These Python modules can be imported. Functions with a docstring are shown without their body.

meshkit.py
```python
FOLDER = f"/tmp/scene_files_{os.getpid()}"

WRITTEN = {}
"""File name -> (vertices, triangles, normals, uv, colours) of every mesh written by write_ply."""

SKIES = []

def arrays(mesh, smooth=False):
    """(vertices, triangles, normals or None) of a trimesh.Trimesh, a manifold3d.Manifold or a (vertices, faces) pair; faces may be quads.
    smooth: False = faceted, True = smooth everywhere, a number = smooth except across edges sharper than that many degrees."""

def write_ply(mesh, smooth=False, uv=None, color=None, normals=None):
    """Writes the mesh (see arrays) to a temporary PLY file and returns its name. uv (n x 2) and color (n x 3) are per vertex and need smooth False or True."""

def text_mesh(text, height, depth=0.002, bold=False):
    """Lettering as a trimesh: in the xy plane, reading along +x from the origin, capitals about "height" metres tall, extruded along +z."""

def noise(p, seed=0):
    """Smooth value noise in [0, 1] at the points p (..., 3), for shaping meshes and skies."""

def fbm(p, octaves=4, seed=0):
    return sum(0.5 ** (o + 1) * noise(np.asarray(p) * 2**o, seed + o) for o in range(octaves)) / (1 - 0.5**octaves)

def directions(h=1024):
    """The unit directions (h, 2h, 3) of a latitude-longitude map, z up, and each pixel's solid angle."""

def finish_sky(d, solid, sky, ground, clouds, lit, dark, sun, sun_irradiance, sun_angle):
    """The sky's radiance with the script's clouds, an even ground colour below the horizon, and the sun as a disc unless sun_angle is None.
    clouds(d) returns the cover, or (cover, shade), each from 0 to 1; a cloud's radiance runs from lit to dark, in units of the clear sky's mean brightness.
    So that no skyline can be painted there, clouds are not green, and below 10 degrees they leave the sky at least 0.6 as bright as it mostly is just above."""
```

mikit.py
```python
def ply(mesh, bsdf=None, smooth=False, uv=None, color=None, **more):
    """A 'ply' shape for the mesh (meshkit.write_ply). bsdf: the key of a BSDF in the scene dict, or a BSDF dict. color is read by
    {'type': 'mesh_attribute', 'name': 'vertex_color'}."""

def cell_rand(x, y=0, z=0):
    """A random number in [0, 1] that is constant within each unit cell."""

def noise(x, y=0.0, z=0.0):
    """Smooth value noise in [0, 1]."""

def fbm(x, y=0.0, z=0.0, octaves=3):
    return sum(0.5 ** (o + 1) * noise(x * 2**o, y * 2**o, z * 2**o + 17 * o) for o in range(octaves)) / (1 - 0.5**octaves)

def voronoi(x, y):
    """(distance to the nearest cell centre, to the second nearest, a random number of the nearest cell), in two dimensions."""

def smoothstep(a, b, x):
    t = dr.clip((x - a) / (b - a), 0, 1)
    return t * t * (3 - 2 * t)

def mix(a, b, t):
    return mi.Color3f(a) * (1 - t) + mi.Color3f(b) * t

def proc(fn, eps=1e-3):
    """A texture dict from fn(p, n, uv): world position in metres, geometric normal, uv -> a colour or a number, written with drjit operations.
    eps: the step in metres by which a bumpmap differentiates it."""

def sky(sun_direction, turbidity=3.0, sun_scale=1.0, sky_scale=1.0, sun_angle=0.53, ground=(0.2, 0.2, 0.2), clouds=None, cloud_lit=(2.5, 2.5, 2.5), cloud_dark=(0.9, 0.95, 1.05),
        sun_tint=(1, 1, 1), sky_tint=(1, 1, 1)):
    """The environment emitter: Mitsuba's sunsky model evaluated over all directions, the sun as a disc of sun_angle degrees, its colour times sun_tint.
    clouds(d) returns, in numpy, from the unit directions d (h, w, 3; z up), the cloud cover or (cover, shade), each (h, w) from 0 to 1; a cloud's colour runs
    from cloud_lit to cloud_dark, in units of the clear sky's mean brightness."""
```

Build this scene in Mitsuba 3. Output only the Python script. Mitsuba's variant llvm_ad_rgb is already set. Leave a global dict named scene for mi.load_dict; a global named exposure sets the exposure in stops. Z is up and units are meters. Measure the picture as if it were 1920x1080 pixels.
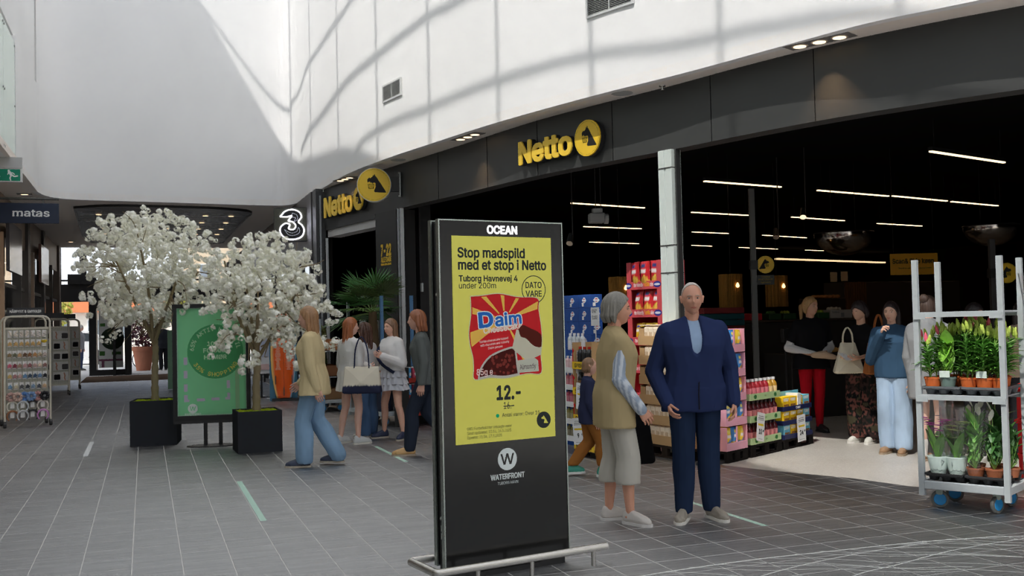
import math, random
import numpy as np, trimesh, shapely
import drjit as dr
import mitsuba as mi
import manifold3d as m3
import mikit, meshkit
from mikit import proc, noise, fbm, cell_rand, smoothstep, mix
from shapely.geometry import Polygon, LineString, Point, box as sbox
from shapely import affinity
random.seed(7)
RNG = np.random.default_rng(7)
T = mi.ScalarTransform4f
PI = math.pi
scene, labels = {}, {}

# ------------------------------------------------------------------ camera, sky, exposure
FOC, PITCH, ROLL, YAW, H = 1911.5, 0.0317, -0.02306, 0.34647, 1.5   # focal length in pixels of the 1920 frame
_cp, _sp = math.cos(PITCH), math.sin(PITCH)
FW = np.array([math.sin(YAW) * _cp, math.cos(YAW) * _cp, _sp])
_r = np.array([math.cos(YAW), -math.sin(YAW), 0.0]); _u = np.cross(_r, FW)
RT = _r * math.cos(ROLL) + _u * math.sin(ROLL); UP = -_r * math.sin(ROLL) + _u * math.cos(ROLL)
EYE = np.array([0, 0, H])
scene['camera'] = {'type': 'perspective', 'fov': math.degrees(2 * math.atan(960 / FOC)), 'fov_axis': 'x', 'near_clip': 0.1, 'far_clip': 400.0,
                   'to_world': T().look_at(origin=EYE.tolist(), target=(EYE + FW).tolist(), up=UP.tolist())}
SUN_AZ, SUN_EL = math.radians(180 + 40.7), math.radians(53.1)
SUN = [math.cos(SUN_AZ) * math.cos(SUN_EL), math.sin(SUN_AZ) * math.cos(SUN_EL), math.sin(SUN_EL)]
def _clouds(d):
    n = meshkit.fbm(d * 2.2 + 5.0, 4, seed=3)
    return np.clip(0.62 + (n - 0.5) * 1.6, 0, 1), np.clip((n - 0.55) * 1.2, 0, 1)
scene['sky'] = mikit.sky(SUN, turbidity=4.0, sun_scale=0.44, sky_scale=1.0, sun_angle=0.53, ground=(0.3, 0.3, 0.3), clouds=_clouds,
                         cloud_lit=(2.6, 2.6, 2.6), cloud_dark=(1.7, 1.72, 1.78), sky_tint=(0.99, 0.99, 0.98), sun_tint=(0.84, 0.98, 1.2))
exposure = 2.45

# ------------------------------------------------------------------ helpers
_used = {}
def uniq(name):
    n = _used.get(name, -1) + 1
    _used[name] = n
    return name if n == 0 else f'{name}_{n:03d}'
def thing(name, label, cat, group=None, kind=None):
    k = uniq(name); labels[k] = {'label': label, 'category': cat}
    if group: labels[k]['group'] = group
    if kind: labels[k]['kind'] = kind
    return k
def struct(name):
    k = uniq(name); labels[k] = {'kind': 'structure'}
    return k
def lin(c):
    """sRGB (0-255 or '#rrggbb') to linear"""
    if isinstance(c, str): c = [int(c[i:i + 2], 16) for i in (1, 3, 5)]
    c = np.asarray(c, float) / 255
    return tuple(np.where(c <= 0.04045, c / 12.92, ((c + 0.055) / 1.055) ** 2.4))
def lum(x): return np.asarray(x, float)
class M:
    """a mesh that collects coloured pieces"""
    def __init__(s, mesh=None, col=None): s.v, s.f, s.c, s.n = [], [], [], 0; (mesh is not None) and s.add(mesh, col)
    def add(s, mesh, col=(.5, .5, .5), mat=None):
        if isinstance(mesh, M):
            v, f, c = mesh.arr()
        else:
            if hasattr(mesh, 'to_mesh'):
                q = mesh.to_mesh(); v, f = np.array(q.vert_properties[:, :3], float), np.array(q.tri_verts, int)
            elif isinstance(mesh, (tuple, list)):
                v, f = np.asarray(mesh[0], float), np.asarray(mesh[1], int)
                if f.shape[1] == 4: f = np.vstack([f[:, [0, 1, 2]], f[:, [0, 2, 3]]])
            else:
                v, f = np.array(mesh.vertices, float), np.array(mesh.faces, int)
            c = np.asarray(lin(col) if isinstance(col, str) else col, float)
            c = np.tile(c, (len(v), 1)) if c.ndim == 1 else c
        if mat is not None: v = v @ np.asarray(mat)[:3, :3].T + np.asarray(mat)[:3, 3]
        s.v.append(v); s.f.append(f + s.n); s.c.append(c); s.n += len(v)
        return s
    def arr(s): return np.vstack(s.v), np.vstack(s.f), np.vstack(s.c)
def mx(loc=(0, 0, 0), rz=0.0, rx=0.0, ry=0.0, s=1.0):
    m = np.eye(4); cz, sz, cx, sx, cy, sy = math.cos(rz), math.sin(rz), math.cos(rx), math.sin(rx), math.cos(ry), math.sin(ry)
    m[:3, :3] = np.array([[cz, -sz, 0], [sz, cz, 0], [0, 0, 1]]) @ np.array([[cy, 0, sy], [0, 1, 0], [-sy, 0, cy]]) @ np.array([[1, 0, 0], [0, cx, -sx], [0, sx, cx]]) @ (np.diag(np.broadcast_to(s, 3).astype(float)))
    m[:3, 3] = loc
    return m
def frame(o, x, y, z):
    m = np.eye(4); m[:3, 0], m[:3, 1], m[:3, 2], m[:3, 3] = x, y, z, o
    return m
def shape(mesh, col, bsdf='satin', smooth=30, **kw):
    """the ply dict of a mesh with vertex colours"""
    if not isinstance(mesh, M): mesh = M(mesh, col)
    v, f, c = mesh.arr()
    if smooth is not False and smooth is not True:
        v, f, c = split_sharp(v, f, c, smooth); smooth = True
    return mikit.ply((v, f), SAME.get(bsdf, bsdf), smooth=smooth, color=c, **kw)
def split_sharp(v, f, c, deg):
    """weld equal vertices, then give each smoothing group of faces round a vertex its own copy"""
    key = np.round(np.hstack([v, c]), 6)
    _, first, inv = np.unique(key, axis=0, return_index=True, return_inverse=True)
    v, c, f = v[first], c[first], inv.ravel()[f]
    fn = np.cross(v[f[:, 1]] - v[f[:, 0]], v[f[:, 2]] - v[f[:, 0]])
    ln = np.linalg.norm(fn, axis=1); ok = ln > 1e-14
    f, fn = f[ok], fn[ok] / ln[ok][:, None]
    nf = len(f)
    e = np.sort(np.stack([f, np.roll(f, -1, 1)], -1).reshape(-1, 2), 1)
    fi = np.repeat(np.arange(nf), 3)
    o = np.lexsort((e[:, 1], e[:, 0])); e, fi2 = e[o], fi[o]
    same = (e[1:] == e[:-1]).all(1)
    a, b, ed = fi2[:-1][same], fi2[1:][same], e[1:][same]
    soft = (fn[a] * fn[b]).sum(1) > math.cos(math.radians(deg))
    a, b, ed = a[soft], b[soft], ed[soft]
    # corners (face, slot) joined across soft edges at both end vertices
    from scipy.sparse import coo_matrix
    from scipy.sparse.csgraph import connected_components
    slot = lambda fa, vv: fa * 3 + (f[fa] == vv[:, None]).argmax(1)
    r = np.concatenate([slot(a, ed[:, 0]), slot(a, ed[:, 1])]); q = np.concatenate([slot(b, ed[:, 0]), slot(b, ed[:, 1])])
    n, lab = connected_components(coo_matrix((np.ones(len(r)), (r, q)), shape=(nf * 3, nf * 3)), directed=False)
    src = np.zeros(n, int); src[lab] = f.ravel()
    return v[src], lab.reshape(-1, 3), c[src]
def put(key, mesh, col=(.5, .5, .5), bsdf='satin', smooth=30, mat=None, light=None):
    d = mesh if isinstance(mesh, dict) else shape(mesh, lin(col) if isinstance(col, str) else col, bsdf, smooth)
    d = dict(d)
    if mat is not None: d['to_world'] = T(np.asarray(mat, float).tolist())
    if light is not None: d['emitter'] = {'type': 'area', 'radiance': {'type': 'rgb', 'value': list(map(float, light))}}
    scene[key] = d
    return key
def part(root, name, mesh, col=(.5, .5, .5), bsdf='satin', smooth=30, mat=None, light=None, label=None, kind=None):
    k = uniq(root + '__' + name)
    if label or kind:
        labels[k] = {}
        if label: labels[k]['label'] = label
        if kind: labels[k]['kind'] = kind
    return put(k, mesh, col, bsdf, smooth, mat, light)
def bx(cx, cy, cz, sx, sy, sz, ch=0.0):
    """box by centre and full size, optional chamfer"""
    if ch <= 0: 
        b = trimesh.creation.box((sx, sy, sz)); b.apply_translation((cx, cy, cz)); return b
    a, b_, c_ = sx / 2, sy / 2, sz / 2; ch = min(ch, a * .9, b_ * .9, c_ * .9)
    pts = [(i * (a - (ch if k != 0 else 0)), j * (b_ - (ch if k != 1 else 0)), l * (c_ - (ch if k != 2 else 0))) for i in (-1, 1) for j in (-1, 1) for l in (-1, 1) for k in range(3)]
    h = trimesh.convex.convex_hull(np.array(pts)); h.apply_translation((cx, cy, cz)); return h
def b2(x0, x1, y0, y1, z0, z1, ch=0.0): return bx((x0 + x1) / 2, (y0 + y1) / 2, (z0 + z1) / 2, abs(x1 - x0), abs(y1 - y0), abs(z1 - z0), ch)
def ext(poly, h, z=0.0):
    """extrude shapely geometry up from z"""
    gs = [g for g in getattr(poly, 'geoms', [poly]) if isinstance(g, Polygon) and g.area > 1e-9]
    m = trimesh.util.concatenate([trimesh.creation.extrude_polygon(g, h, engine='earcut') for g in gs]); m.apply_translation((0, 0, z)); return m
def up(mesh, y=0.0):
    """stand a mesh that lies in the xy plane upright: x right, y up, thickness towards -y (the viewer at -y)"""
    m = mesh.copy(); v = m.vertices.copy(); m.vertices = np.stack([v[:, 0], y - v[:, 2], v[:, 1]], 1); return m
def cyl(p0, p1, r, n=12, r1=None):
    p0, p1 = np.asarray(p0, float), np.asarray(p1, float); r1 = r if r1 is None else r1
    z = p1 - p0; z /= np.linalg.norm(z); x = np.cross(z, [0, 0, 1] if abs(z[2]) < .9 else [1, 0, 0]); x /= np.linalg.norm(x); y = np.cross(z, x)
    a = np.arange(n) * 2 * PI / n; ring = np.cos(a)[:, None] * x + np.sin(a)[:, None] * y
    v = np.vstack([p0 + ring * r, p1 + ring * r1, [p0], [p1]]); i = np.arange(n); j = (i + 1) % n
    f = np.vstack([np.stack([i, j, j + n], 1), np.stack([i, j + n, i + n], 1), np.stack([j, i, i * 0 + 2 * n], 1), np.stack([i + n, j + n, i * 0 + 2 * n + 1], 1)])
    return trimesh.Trimesh(v, f, process=False)
def tube(pts, r, n=8, closed=False):
    """a round tube along a polyline; r may be a list"""
    p = np.asarray(pts, float); k = len(p); rr = np.broadcast_to(np.asarray(r, float), k)
    t = np.gradient(p, axis=0) if not closed else np.roll(p, -1, 0) - np.roll(p, 1, 0)
    t /= np.linalg.norm(t, axis=1, keepdims=True) + 1e-12
    x = np.cross(t[0], [0, 0, 1] if abs(t[0][2]) < .9 else [1, 0, 0]); x /= np.linalg.norm(x)
    a = np.arange(n) * 2 * PI / n; v = []
    for i in range(k):
        x = x - t[i] * (x @ t[i]); x /= np.linalg.norm(x); y = np.cross(t[i], x)
        v.append(p[i] + (np.cos(a)[:, None] * x + np.sin(a)[:, None] * y) * rr[i])
    v = np.vstack(v); i = np.arange(n); j = (i + 1) % n; f = []
    for s in range(k if closed else k - 1):
        o, q = s * n, ((s + 1) % k) * n
        f += [np.stack([i + o, j + o, j + q], 1), np.stack([i + o, j + q, i + q], 1)]
    if not closed:
        v = np.vstack([v, p[:1], p[-1:]]); f += [np.stack([j, i, i * 0 + k * n], 1), np.stack([i + (k - 1) * n, j + (k - 1) * n, i * 0 + k * n + 1], 1)]
    return trimesh.Trimesh(v, np.vstack(f), process=False)
def lathe(prof, n=24):
    """revolve (r, z) pairs round z"""
    p = np.asarray(prof, float); k = len(p); a = np.arange(n) * 2 * PI / n
    v = np.stack([np.outer(p[:, 0], np.cos(a)), np.outer(p[:, 0], np.sin(a)), np.repeat(p[:, 1:2], n, 1)], -1).reshape(-1, 3); i = np.arange(n); j = (i + 1) % n
    f = np.vstack([np.vstack([np.stack([i + s * n, j + s * n, j + s * n + n], 1), np.stack([i + s * n, j + s * n + n, i + s * n + n], 1)]) for s in range(k - 1)])
    return trimesh.Trimesh(v, f, process=False)
def bez(pts, n=12):
    """Catmull-Rom through the points"""
    p = np.asarray(pts, float); q = np.vstack([2 * p[0] - p[1], p, 2 * p[-1] - p[-2]]); out = []
    for i in range(1, len(q) - 2):
        for t in np.linspace(0, 1, n, endpoint=False):
            out.append(.5 * (2 * q[i] + (q[i + 1] - q[i - 1]) * t + (2 * q[i - 1] - 5 * q[i] + 4 * q[i + 1] - q[i + 2]) * t * t + (3 * q[i] - q[i - 1] - 3 * q[i + 1] + q[i + 2]) * t ** 3))
    return np.array(out + [p[-1]])
def cat(*ms): return trimesh.util.concatenate(list(ms))
_tc = {}
def glyphs(text, height, fat=0.0, bold=True):
    """lettering as a shapely shape in the xy plane, starting at the origin"""
    k = (text, bold)
    if k not in _tc:
        m = meshkit.text_mesh(text, 1.0, 0.1, bold=bold); v, f = m.vertices, m.faces
        fr = f[(v[f][:, :, 2] > .05).all(1)]
        _tc[k] = shapely.union_all([Polygon(t) for t in v[fr][:, :, :2]]).buffer(.002).buffer(-.002)
    g = affinity.scale(_tc[k], height, height, origin=(0, 0))
    if fat: g = g.buffer(fat * height)
    return g
def text(s, height, x=0, y=0, w=None, align='l', fat=0.0, bold=True, sx=1.0):
    """lettering placed at x, y; w: fit into this width"""
    g = glyphs(s, height, fat, bold); a, _, b, _ = g.bounds
    k = (w / (b - a)) if w else sx
    g = affinity.scale(affinity.translate(g, -a, 0), k, 1, origin=(0, 0)); wd = (b - a) * k
    return affinity.translate(g, x - {'l': 0, 'c': wd / 2, 'r': wd}[align], y)
def arc_text(s, height, r, a_mid, step, inside=False, fat=.02):
    """lettering round a circle of radius r; a_mid in degrees; inside: read along the lower side"""
    out = []; n = len(s)
    for i, ch in enumerate(s):
        if ch == ' ': continue
        a = a_mid + (1 if inside else -1) * (i - (n - 1) / 2) * step
        g = glyphs(ch, height, fat); x0, _, x1, _ = g.bounds; g = affinity.translate(g, -(x0 + x1) / 2, 0)
        if inside: g = affinity.translate(affinity.rotate(affinity.translate(g, 0, -r), a + 90, origin=(0, 0)), 0, 0)
        else: g = affinity.rotate(affinity.translate(g, 0, r), a - 90, origin=(0, 0))
        out.append(g)
    return shapely.union_all(out)
def disc(r, n=48): return Point(0, 0).buffer(r, quad_segs=n // 4)
ORD = ('first', 'second', 'third', 'fourth', 'fifth', 'sixth', 'seventh', 'eighth', 'ninth', 'tenth', 'eleventh', 'twelfth', 'thirteenth', 'fourteenth', 'fifteenth', 'sixteenth')
def tl(g, x, y): return affinity.translate(g, x, y)

# ------------------------------------------------------------------ materials (vertex colours carry the colour)
VC = {'type': 'mesh_attribute', 'name': 'vertex_color'}
def two(d): return {'type': 'twosided', 'bsdf': d}
scene['matte'] = two({'type': 'diffuse', 'reflectance': VC})
scene['satin'] = two({'type': 'principled', 'base_color': VC, 'roughness': .45, 'specular': .5})
scene['gloss'] = two({'type': 'principled', 'base_color': VC, 'roughness': .16, 'specular': .55})
scene['metal'] = two({'type': 'roughconductor', 'material': 'none', 'specular_reflectance': VC, 'alpha': .22})
SAME = {'cloth': 'matte', 'leaf': 'satin', 'petal': 'matte', 'skin': 'satin', 'wrap': 'pane'}
scene['chrome'] = two({'type': 'roughconductor', 'material': 'Al', 'alpha': .03, 'specular_reflectance': {'type': 'rgb', 'value': [.8, .74, .68]}})
scene['pane'] = {'type': 'thindielectric', 'int_ior': 1.5}

# ------------------------------------------------------------------ the building: plan curves (metres; x right, y along the mall, camera at the origin)
FAS = np.array([[3.13, 19.25], [3.42, 17.75], [3.825, 15.98], [4.242, 14.17], [4.693, 12.1], [5.064, 10.95], [5.462, 9.836], [5.766, 8.856], [6.107, 7.94], [6.515, 7.142], [6.923, 6.487], [7.74, 5.18], [8.7, 3.9]])   # shop front
WAL = np.array([[-1.8, 20.2], [-1.72, 20.75], [-1.55, 21.1], [-1.25, 21.3], [-.6, 21.4], [.32, 21.5], [1.3, 21.64], [2.2, 21.76], [2.65, 21.76], [2.87, 21.62], [2.98, 21.3], [3.03, 20.84], [3.06, 20.0], [3.115, 19.14], [3.235, 17.02], [3.5, 15.37], [3.81, 14.0], [4.25, 12.22], [4.81, 10.5], [5.29, 9.28], [5.69, 8.07], [5.98, 7.235], [6.41, 6.5], [7.3, 4.95], [8.2, 3.6]])
def smoothline(p, n=6): return bez(p, n)
FASs, WALs = smoothline(FAS), smoothline(WAL)
THR = np.array([[3.0, 19.2], [3.42, 17.4], [3.86, 15.43], [4.04, 14.4], [4.85, 11.47], [5.455, 8.92], [5.63, 8.46], [6.02, 7.69], [6.15, 7.15], [6.9, 5.6], [8.6, 3.6]])   # where the mall tiles end
ZS, ZF, ROOF = 4.03, 3.33, 13.4
def strip(line, z0, z1, thick=0.0):
    """a wall along a plan line, thick to its right-hand side"""
    p = np.asarray(line, float)
    if thick == 0:
        n = len(p); v = np.vstack([np.column_stack([p, np.full(n, z0)]), np.column_stack([p, np.full(n, z1)])]); i = np.arange(n - 1)
        return trimesh.Trimesh(v, np.vstack([np.stack([i, i + 1, i + n + 1], 1), np.stack([i, i + n + 1, i + n], 1)]), process=False)
    o = LineString(p).parallel_offset(abs(thick), 'right' if thick > 0 else 'left', join_style=2)
    q = np.array(o.coords); q = q[::-1] if np.linalg.norm(q[0] - p[0]) < np.linalg.norm(q[-1] - p[0]) else q
    return ext(Polygon(np.vstack([p, q])).buffer(0), z1 - z0, z0)
def onfas(y, line=None):
    """point, tangent (towards the camera) and outward normal of the shop front at y"""
    L = FASs if line is None else line
    i = int(np.argmin(np.abs(L[:, 1] - y))); i = min(max(i, 1), len(L) - 2)
    t = L[i + 1] - L[i - 1]; t = t / np.linalg.norm(t); x = np.interp(-y, -L[:, 1], L[:, 0])
    return np.array([x, y]), t, np.array([t[1], -t[0]])       # outward normal points into the mall (-x)
# plaster and slate: colour and fine relief only
def _plaster(p, n, uv):
    return mix((.805, .805, .80), (.855, .855, .85), noise(p.x * 1.1, p.y * 1.1, p.z * 1.1))
scene['plaster'] = two({'type': 'diffuse', 'reflectance': proc(_plaster)})
def _slate(p, n, uv):
    cx, cy = dr.floor((p.x - .21) / .3015), dr.floor((p.y - 5.95) / .312)
    c = cell_rand(cx, cy, 3)
    st = fbm(p.x * 2.2 + 40 * c, p.y * 55.0, 0, 2)
    base = .5 + .35 * (c - .5) + .9 * (st - .5)
    return mix((.48, .487, .50), (.84, .845, .85), dr.clip(base, 0, 1))
scene['slate'] = {'type': 'roughplastic', 'diffuse_reflectance': proc(_slate), 'int_ior': 4.2, 'alpha': .40, 'nonlinear': True}
def _terr(p, n, uv):
    k = noise(p.x * 90, p.y * 90) * .6 + noise(p.x * 3, p.y * 3) * .4
    return mix((.52, .485, .435), (.66, .625, .575), k)
scene['terrazzo'] = two({'type': 'roughplastic', 'diffuse_reflectance': proc(_terr), 'int_ior': 1.45, 'alpha': .25, 'nonlinear': False})
WHITE, SOFF = (.8, .8, .79), (.86, .79, .72)

# floor: grout bed, then each tile
struct('floor')
mall = Polygon(np.vstack([THR, [[8.6, -14], [-5.0, -14], [-5.0, 33.6], [3.0, 33.6]]])).buffer(0)
put('floor', ext(mall, .05, -.0509), (.66, .65, .62), 'matte', False)
TX, TY, GX, GY = .3015, .312, .0065, .007
tiles = []
for i in range(-9, 30):
    for j in range(-11, 90):
        x0, y0 = .21 + TX * i + GX / 2, 5.95 + TY * j + GY / 2
        r = sbox(x0, y0, x0 + TX - GX, y0 + TY - GY)
        if not mall.intersects(r): continue
        d = (np.array([r.centroid.x, r.centroid.y, 0]) - EYE); z = d @ FW; px, py = 960 + FOC * (d @ RT) / z, 540 - FOC * (d @ UP) / z
        vis = z > 0 and -30 < px < 1950 and py < 1110
        tiles.append((z if vis else 1e3 + z, r if mall.contains(r) else r.intersection(mall)))
tiles.sort(key=lambda t: t[0])
def tile_mesh(g):
    x0, y0, x1, y1 = g.bounds; c = .0006
    if abs(g.area - (x1 - x0) * (y1 - y0)) > 1e-6: return ext(g, .0028, -.0028)
    v = np.array([[x0, y0, -.004], [x1, y0, -.004], [x1, y1, -.004], [x0, y1, -.004], [x0, y0, -c], [x1, y0, -c], [x1, y1, -c], [x0, y1, -c], [x0 + c, y0 + c, 0], [x1 - c, y0 + c, 0], [x1 - c, y1 - c, 0], [x0 + c, y1 - c, 0]])
    f = []
    for k in range(4):
        a, b = k, (k + 1) % 4; f += [[a, b, b + 4], [a, b + 4, a + 4], [a + 4, b + 4, b + 8], [a + 4, b + 8, a + 8]]
    return trimesh.Trimesh(v, np.array(f + [[8, 9, 10], [8, 10, 11]]), process=False)
for z, g in tiles[:300]:
    if g.area > 1e-4: part('floor', 'tile', tile_mesh(g), (.1, .1, .1), 'slate', False)
rest = M()
for z, g in tiles[300:]:
    if g.area > 1e-4: rest.add(tile_mesh(g), (.1, .1, .1))
part('floor', 'tile_field', rest, bsdf='slate', smooth=False, kind='stuff', label='the farther dark slate floor tiles')
# pale wavy lines and the curved border let into the tiles near the camera
def ribbon(pts, w, z=.0006):
    p = np.asarray(pts, float); t = np.gradient(p, axis=0); t /= np.linalg.norm(t, axis=1, keepdims=True); n = np.stack([-t[:, 1], t[:, 0]], 1) * w / 2
    m = len(p); v = np.vstack([np.column_stack([p + n, np.full(m, z)]), np.column_stack([p - n, np.full(m, z)])]); i = np.arange(m - 1)
    return trimesh.Trimesh(v, np.vstack([np.stack([i, i + m, i + m + 1], 1), np.stack([i, i + m + 1, i + 1], 1)]), process=False)
PALE = (.62, .63, .6)
arc = bez([[1.6, 5.08], [2.2, 5.27], [2.7, 5.37], [3.2, 5.42], [3.6, 5.435], [4.05, 5.42], [4.55, 5.4], [5.01, 5.35], [5.44, 5.24], [6.3, 4.95]], 8)
part('floor', 'border_line', ribbon(arc, .02), PALE, 'satin', False, label='pale curved line let into the tiles')
arcy = lambda x: np.interp(x, arc[:, 0], arc[:, 1])
inl = M()
for k in range(26):
    x0 = 1.9 + k * .19; x = np.linspace(x0, x0 + 1.3, 22); top = arcy(x0)
    y = top - (x - x0) * (.62 + .12 * math.sin(k * 1.7)) + .03 * np.sin((x - x0) * 9 + k * 1.3)
    inl.add(ribbon(np.column_stack([x, y]), .010), PALE)
part('floor', 'wave_lines', inl, bsdf='satin', smooth=False, kind='stuff', label='thin pale wavy lines in the tiles')
for a, w_ in (([[2.6, 4.75], [3.37, 5.1], [4.02, 5.27], [4.75, 5.36]], .012), ([[3.2, 4.5], [3.78, 4.86], [4.19, 4.97], [4.8, 5.13], [5.6, 5.2]], .012)):
    part('floor', 'border_line', ribbon(bez(a, 8), w_), PALE, 'satin', False)
# pale floor of the shop beyond the threshold
struct('floor_shop')
shopf = Polygon(np.vstack([THR, [[9.5, 3.6], [30, 3.6], [30, 44], [3.2, 44], [3.0, 19.2]]])).buffer(0)
put('floor_shop', ext(shopf, .05, -.05), (.5, .5, .5), 'terrazzo', False)

# atrium walls, unseen roof slabs and beams
struct('wall_atrium')
put('wall_atrium', strip(WALs, ZS, ROOF), WHITE, 'plaster', 40)
part('wall_atrium', 'lower_edge', strip(WALs, ZS - .005, ZS + .1, -.1), WHITE, 'plaster', 40)
struct('wall_left')
put('wall_left', cat(b2(-2.0, -1.83, -14, 20.25, 6.0, ROOF), b2(-2.0, -1.8, 16.97, 20.25, ZS, 6.0), b2(-2.0, -1.86, -14, 16.97, ZS, 6.0)), WHITE, 'plaster', False)
for k in range(12):
    y1 = 16.955 - 1.345 * k
    p = part('wall_left', 'cladding_panel', b2(-1.86, -1.81, y1 - 1.335, y1, ZS + .01, 5.88, .004), lin((190, 204, 192)), 'gloss', False, label='pale green glass panel' if k == 0 else None)
    if k < 3:
        bl = M()
        for yy in (y1 - .06, y1 - 1.27):
            for zz in (ZS + .06, 4.9, 5.82): bl.add(cyl((-1.81, yy, zz), (-1.795, yy, zz), .016, 10), (.35, .35, .34))
        part(p, 'fixing_bolts', bl, bsdf='metal')
struct('wall_back'); put('wall_back', b2(-6, 10, -14.2, -14, -.05, ROOF), WHITE, 'plaster', False)
struct('wall_right'); put('wall_right', cat(strip([[8.2, 3.6], [9.0, 2.0], [9.0, -14]], ZS, ROOF), strip([[8.7, 3.9], [9.2, 3.0], [9.2, -14]], -.05, ZS)), WHITE, 'plaster', False)
struct('wall_side'); put('wall_side', b2(-4.9, -4.75, -14, 12.6, -.05, ZS), (.45, .44, .42), 'matte', False)
struct('unseen_roof_left'); put('unseen_roof_left', cat(b2(-14, -1.8, -14.2, 40, ROOF - .4, ROOF - .05), b2(-14, 8.5, 21.9, 40, ROOF - .3, ROOF)), WHITE, 'matte', False)  # out of view, edge set to bound the sun patch on the atrium wall
struct('roof_right'); put('roof_right', ext(Polygon(np.vstack([WALs[::-1][:-8], [[3.0, 40], [30, 40], [30, -14], [9.2, -14]]])).buffer(0), .3, ROOF), WHITE, 'matte', False)
struct('unseen_roof_beams')
beams = []
cs = np.array([math.cos(SUN_AZ), math.sin(SUN_AZ)]) * -1                                  # unseen roof beams, laid to cast the shadow lines on the white wall
def back(x, y, z): 
    t = (ROOF - z) / SUN[2]; return np.array([x, y]) + np.array(SUN[:2]) * t  # carries a wall shadow point up the sun ray to roof height
def beam(pts, w, h=.03):
    p = np.asarray(pts, float)
    o = LineString(p).buffer(w / 2, cap_style=2, join_style=2); return ext(o, h, ROOF)
for x, y in ((2.9, 21.48), (3.085, 19.8), (3.213, 17.55), (3.46, 15.6), (3.83, 13.9), (4.262, 12.17), (4.812, 10.5), (5.45, 8.8), (6.12, 7.0), (6.9, 5.2)):
    q = back(x, y, 5.0); beams.append(beam([q - cs * 9, q + cs * 12], .06))
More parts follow.
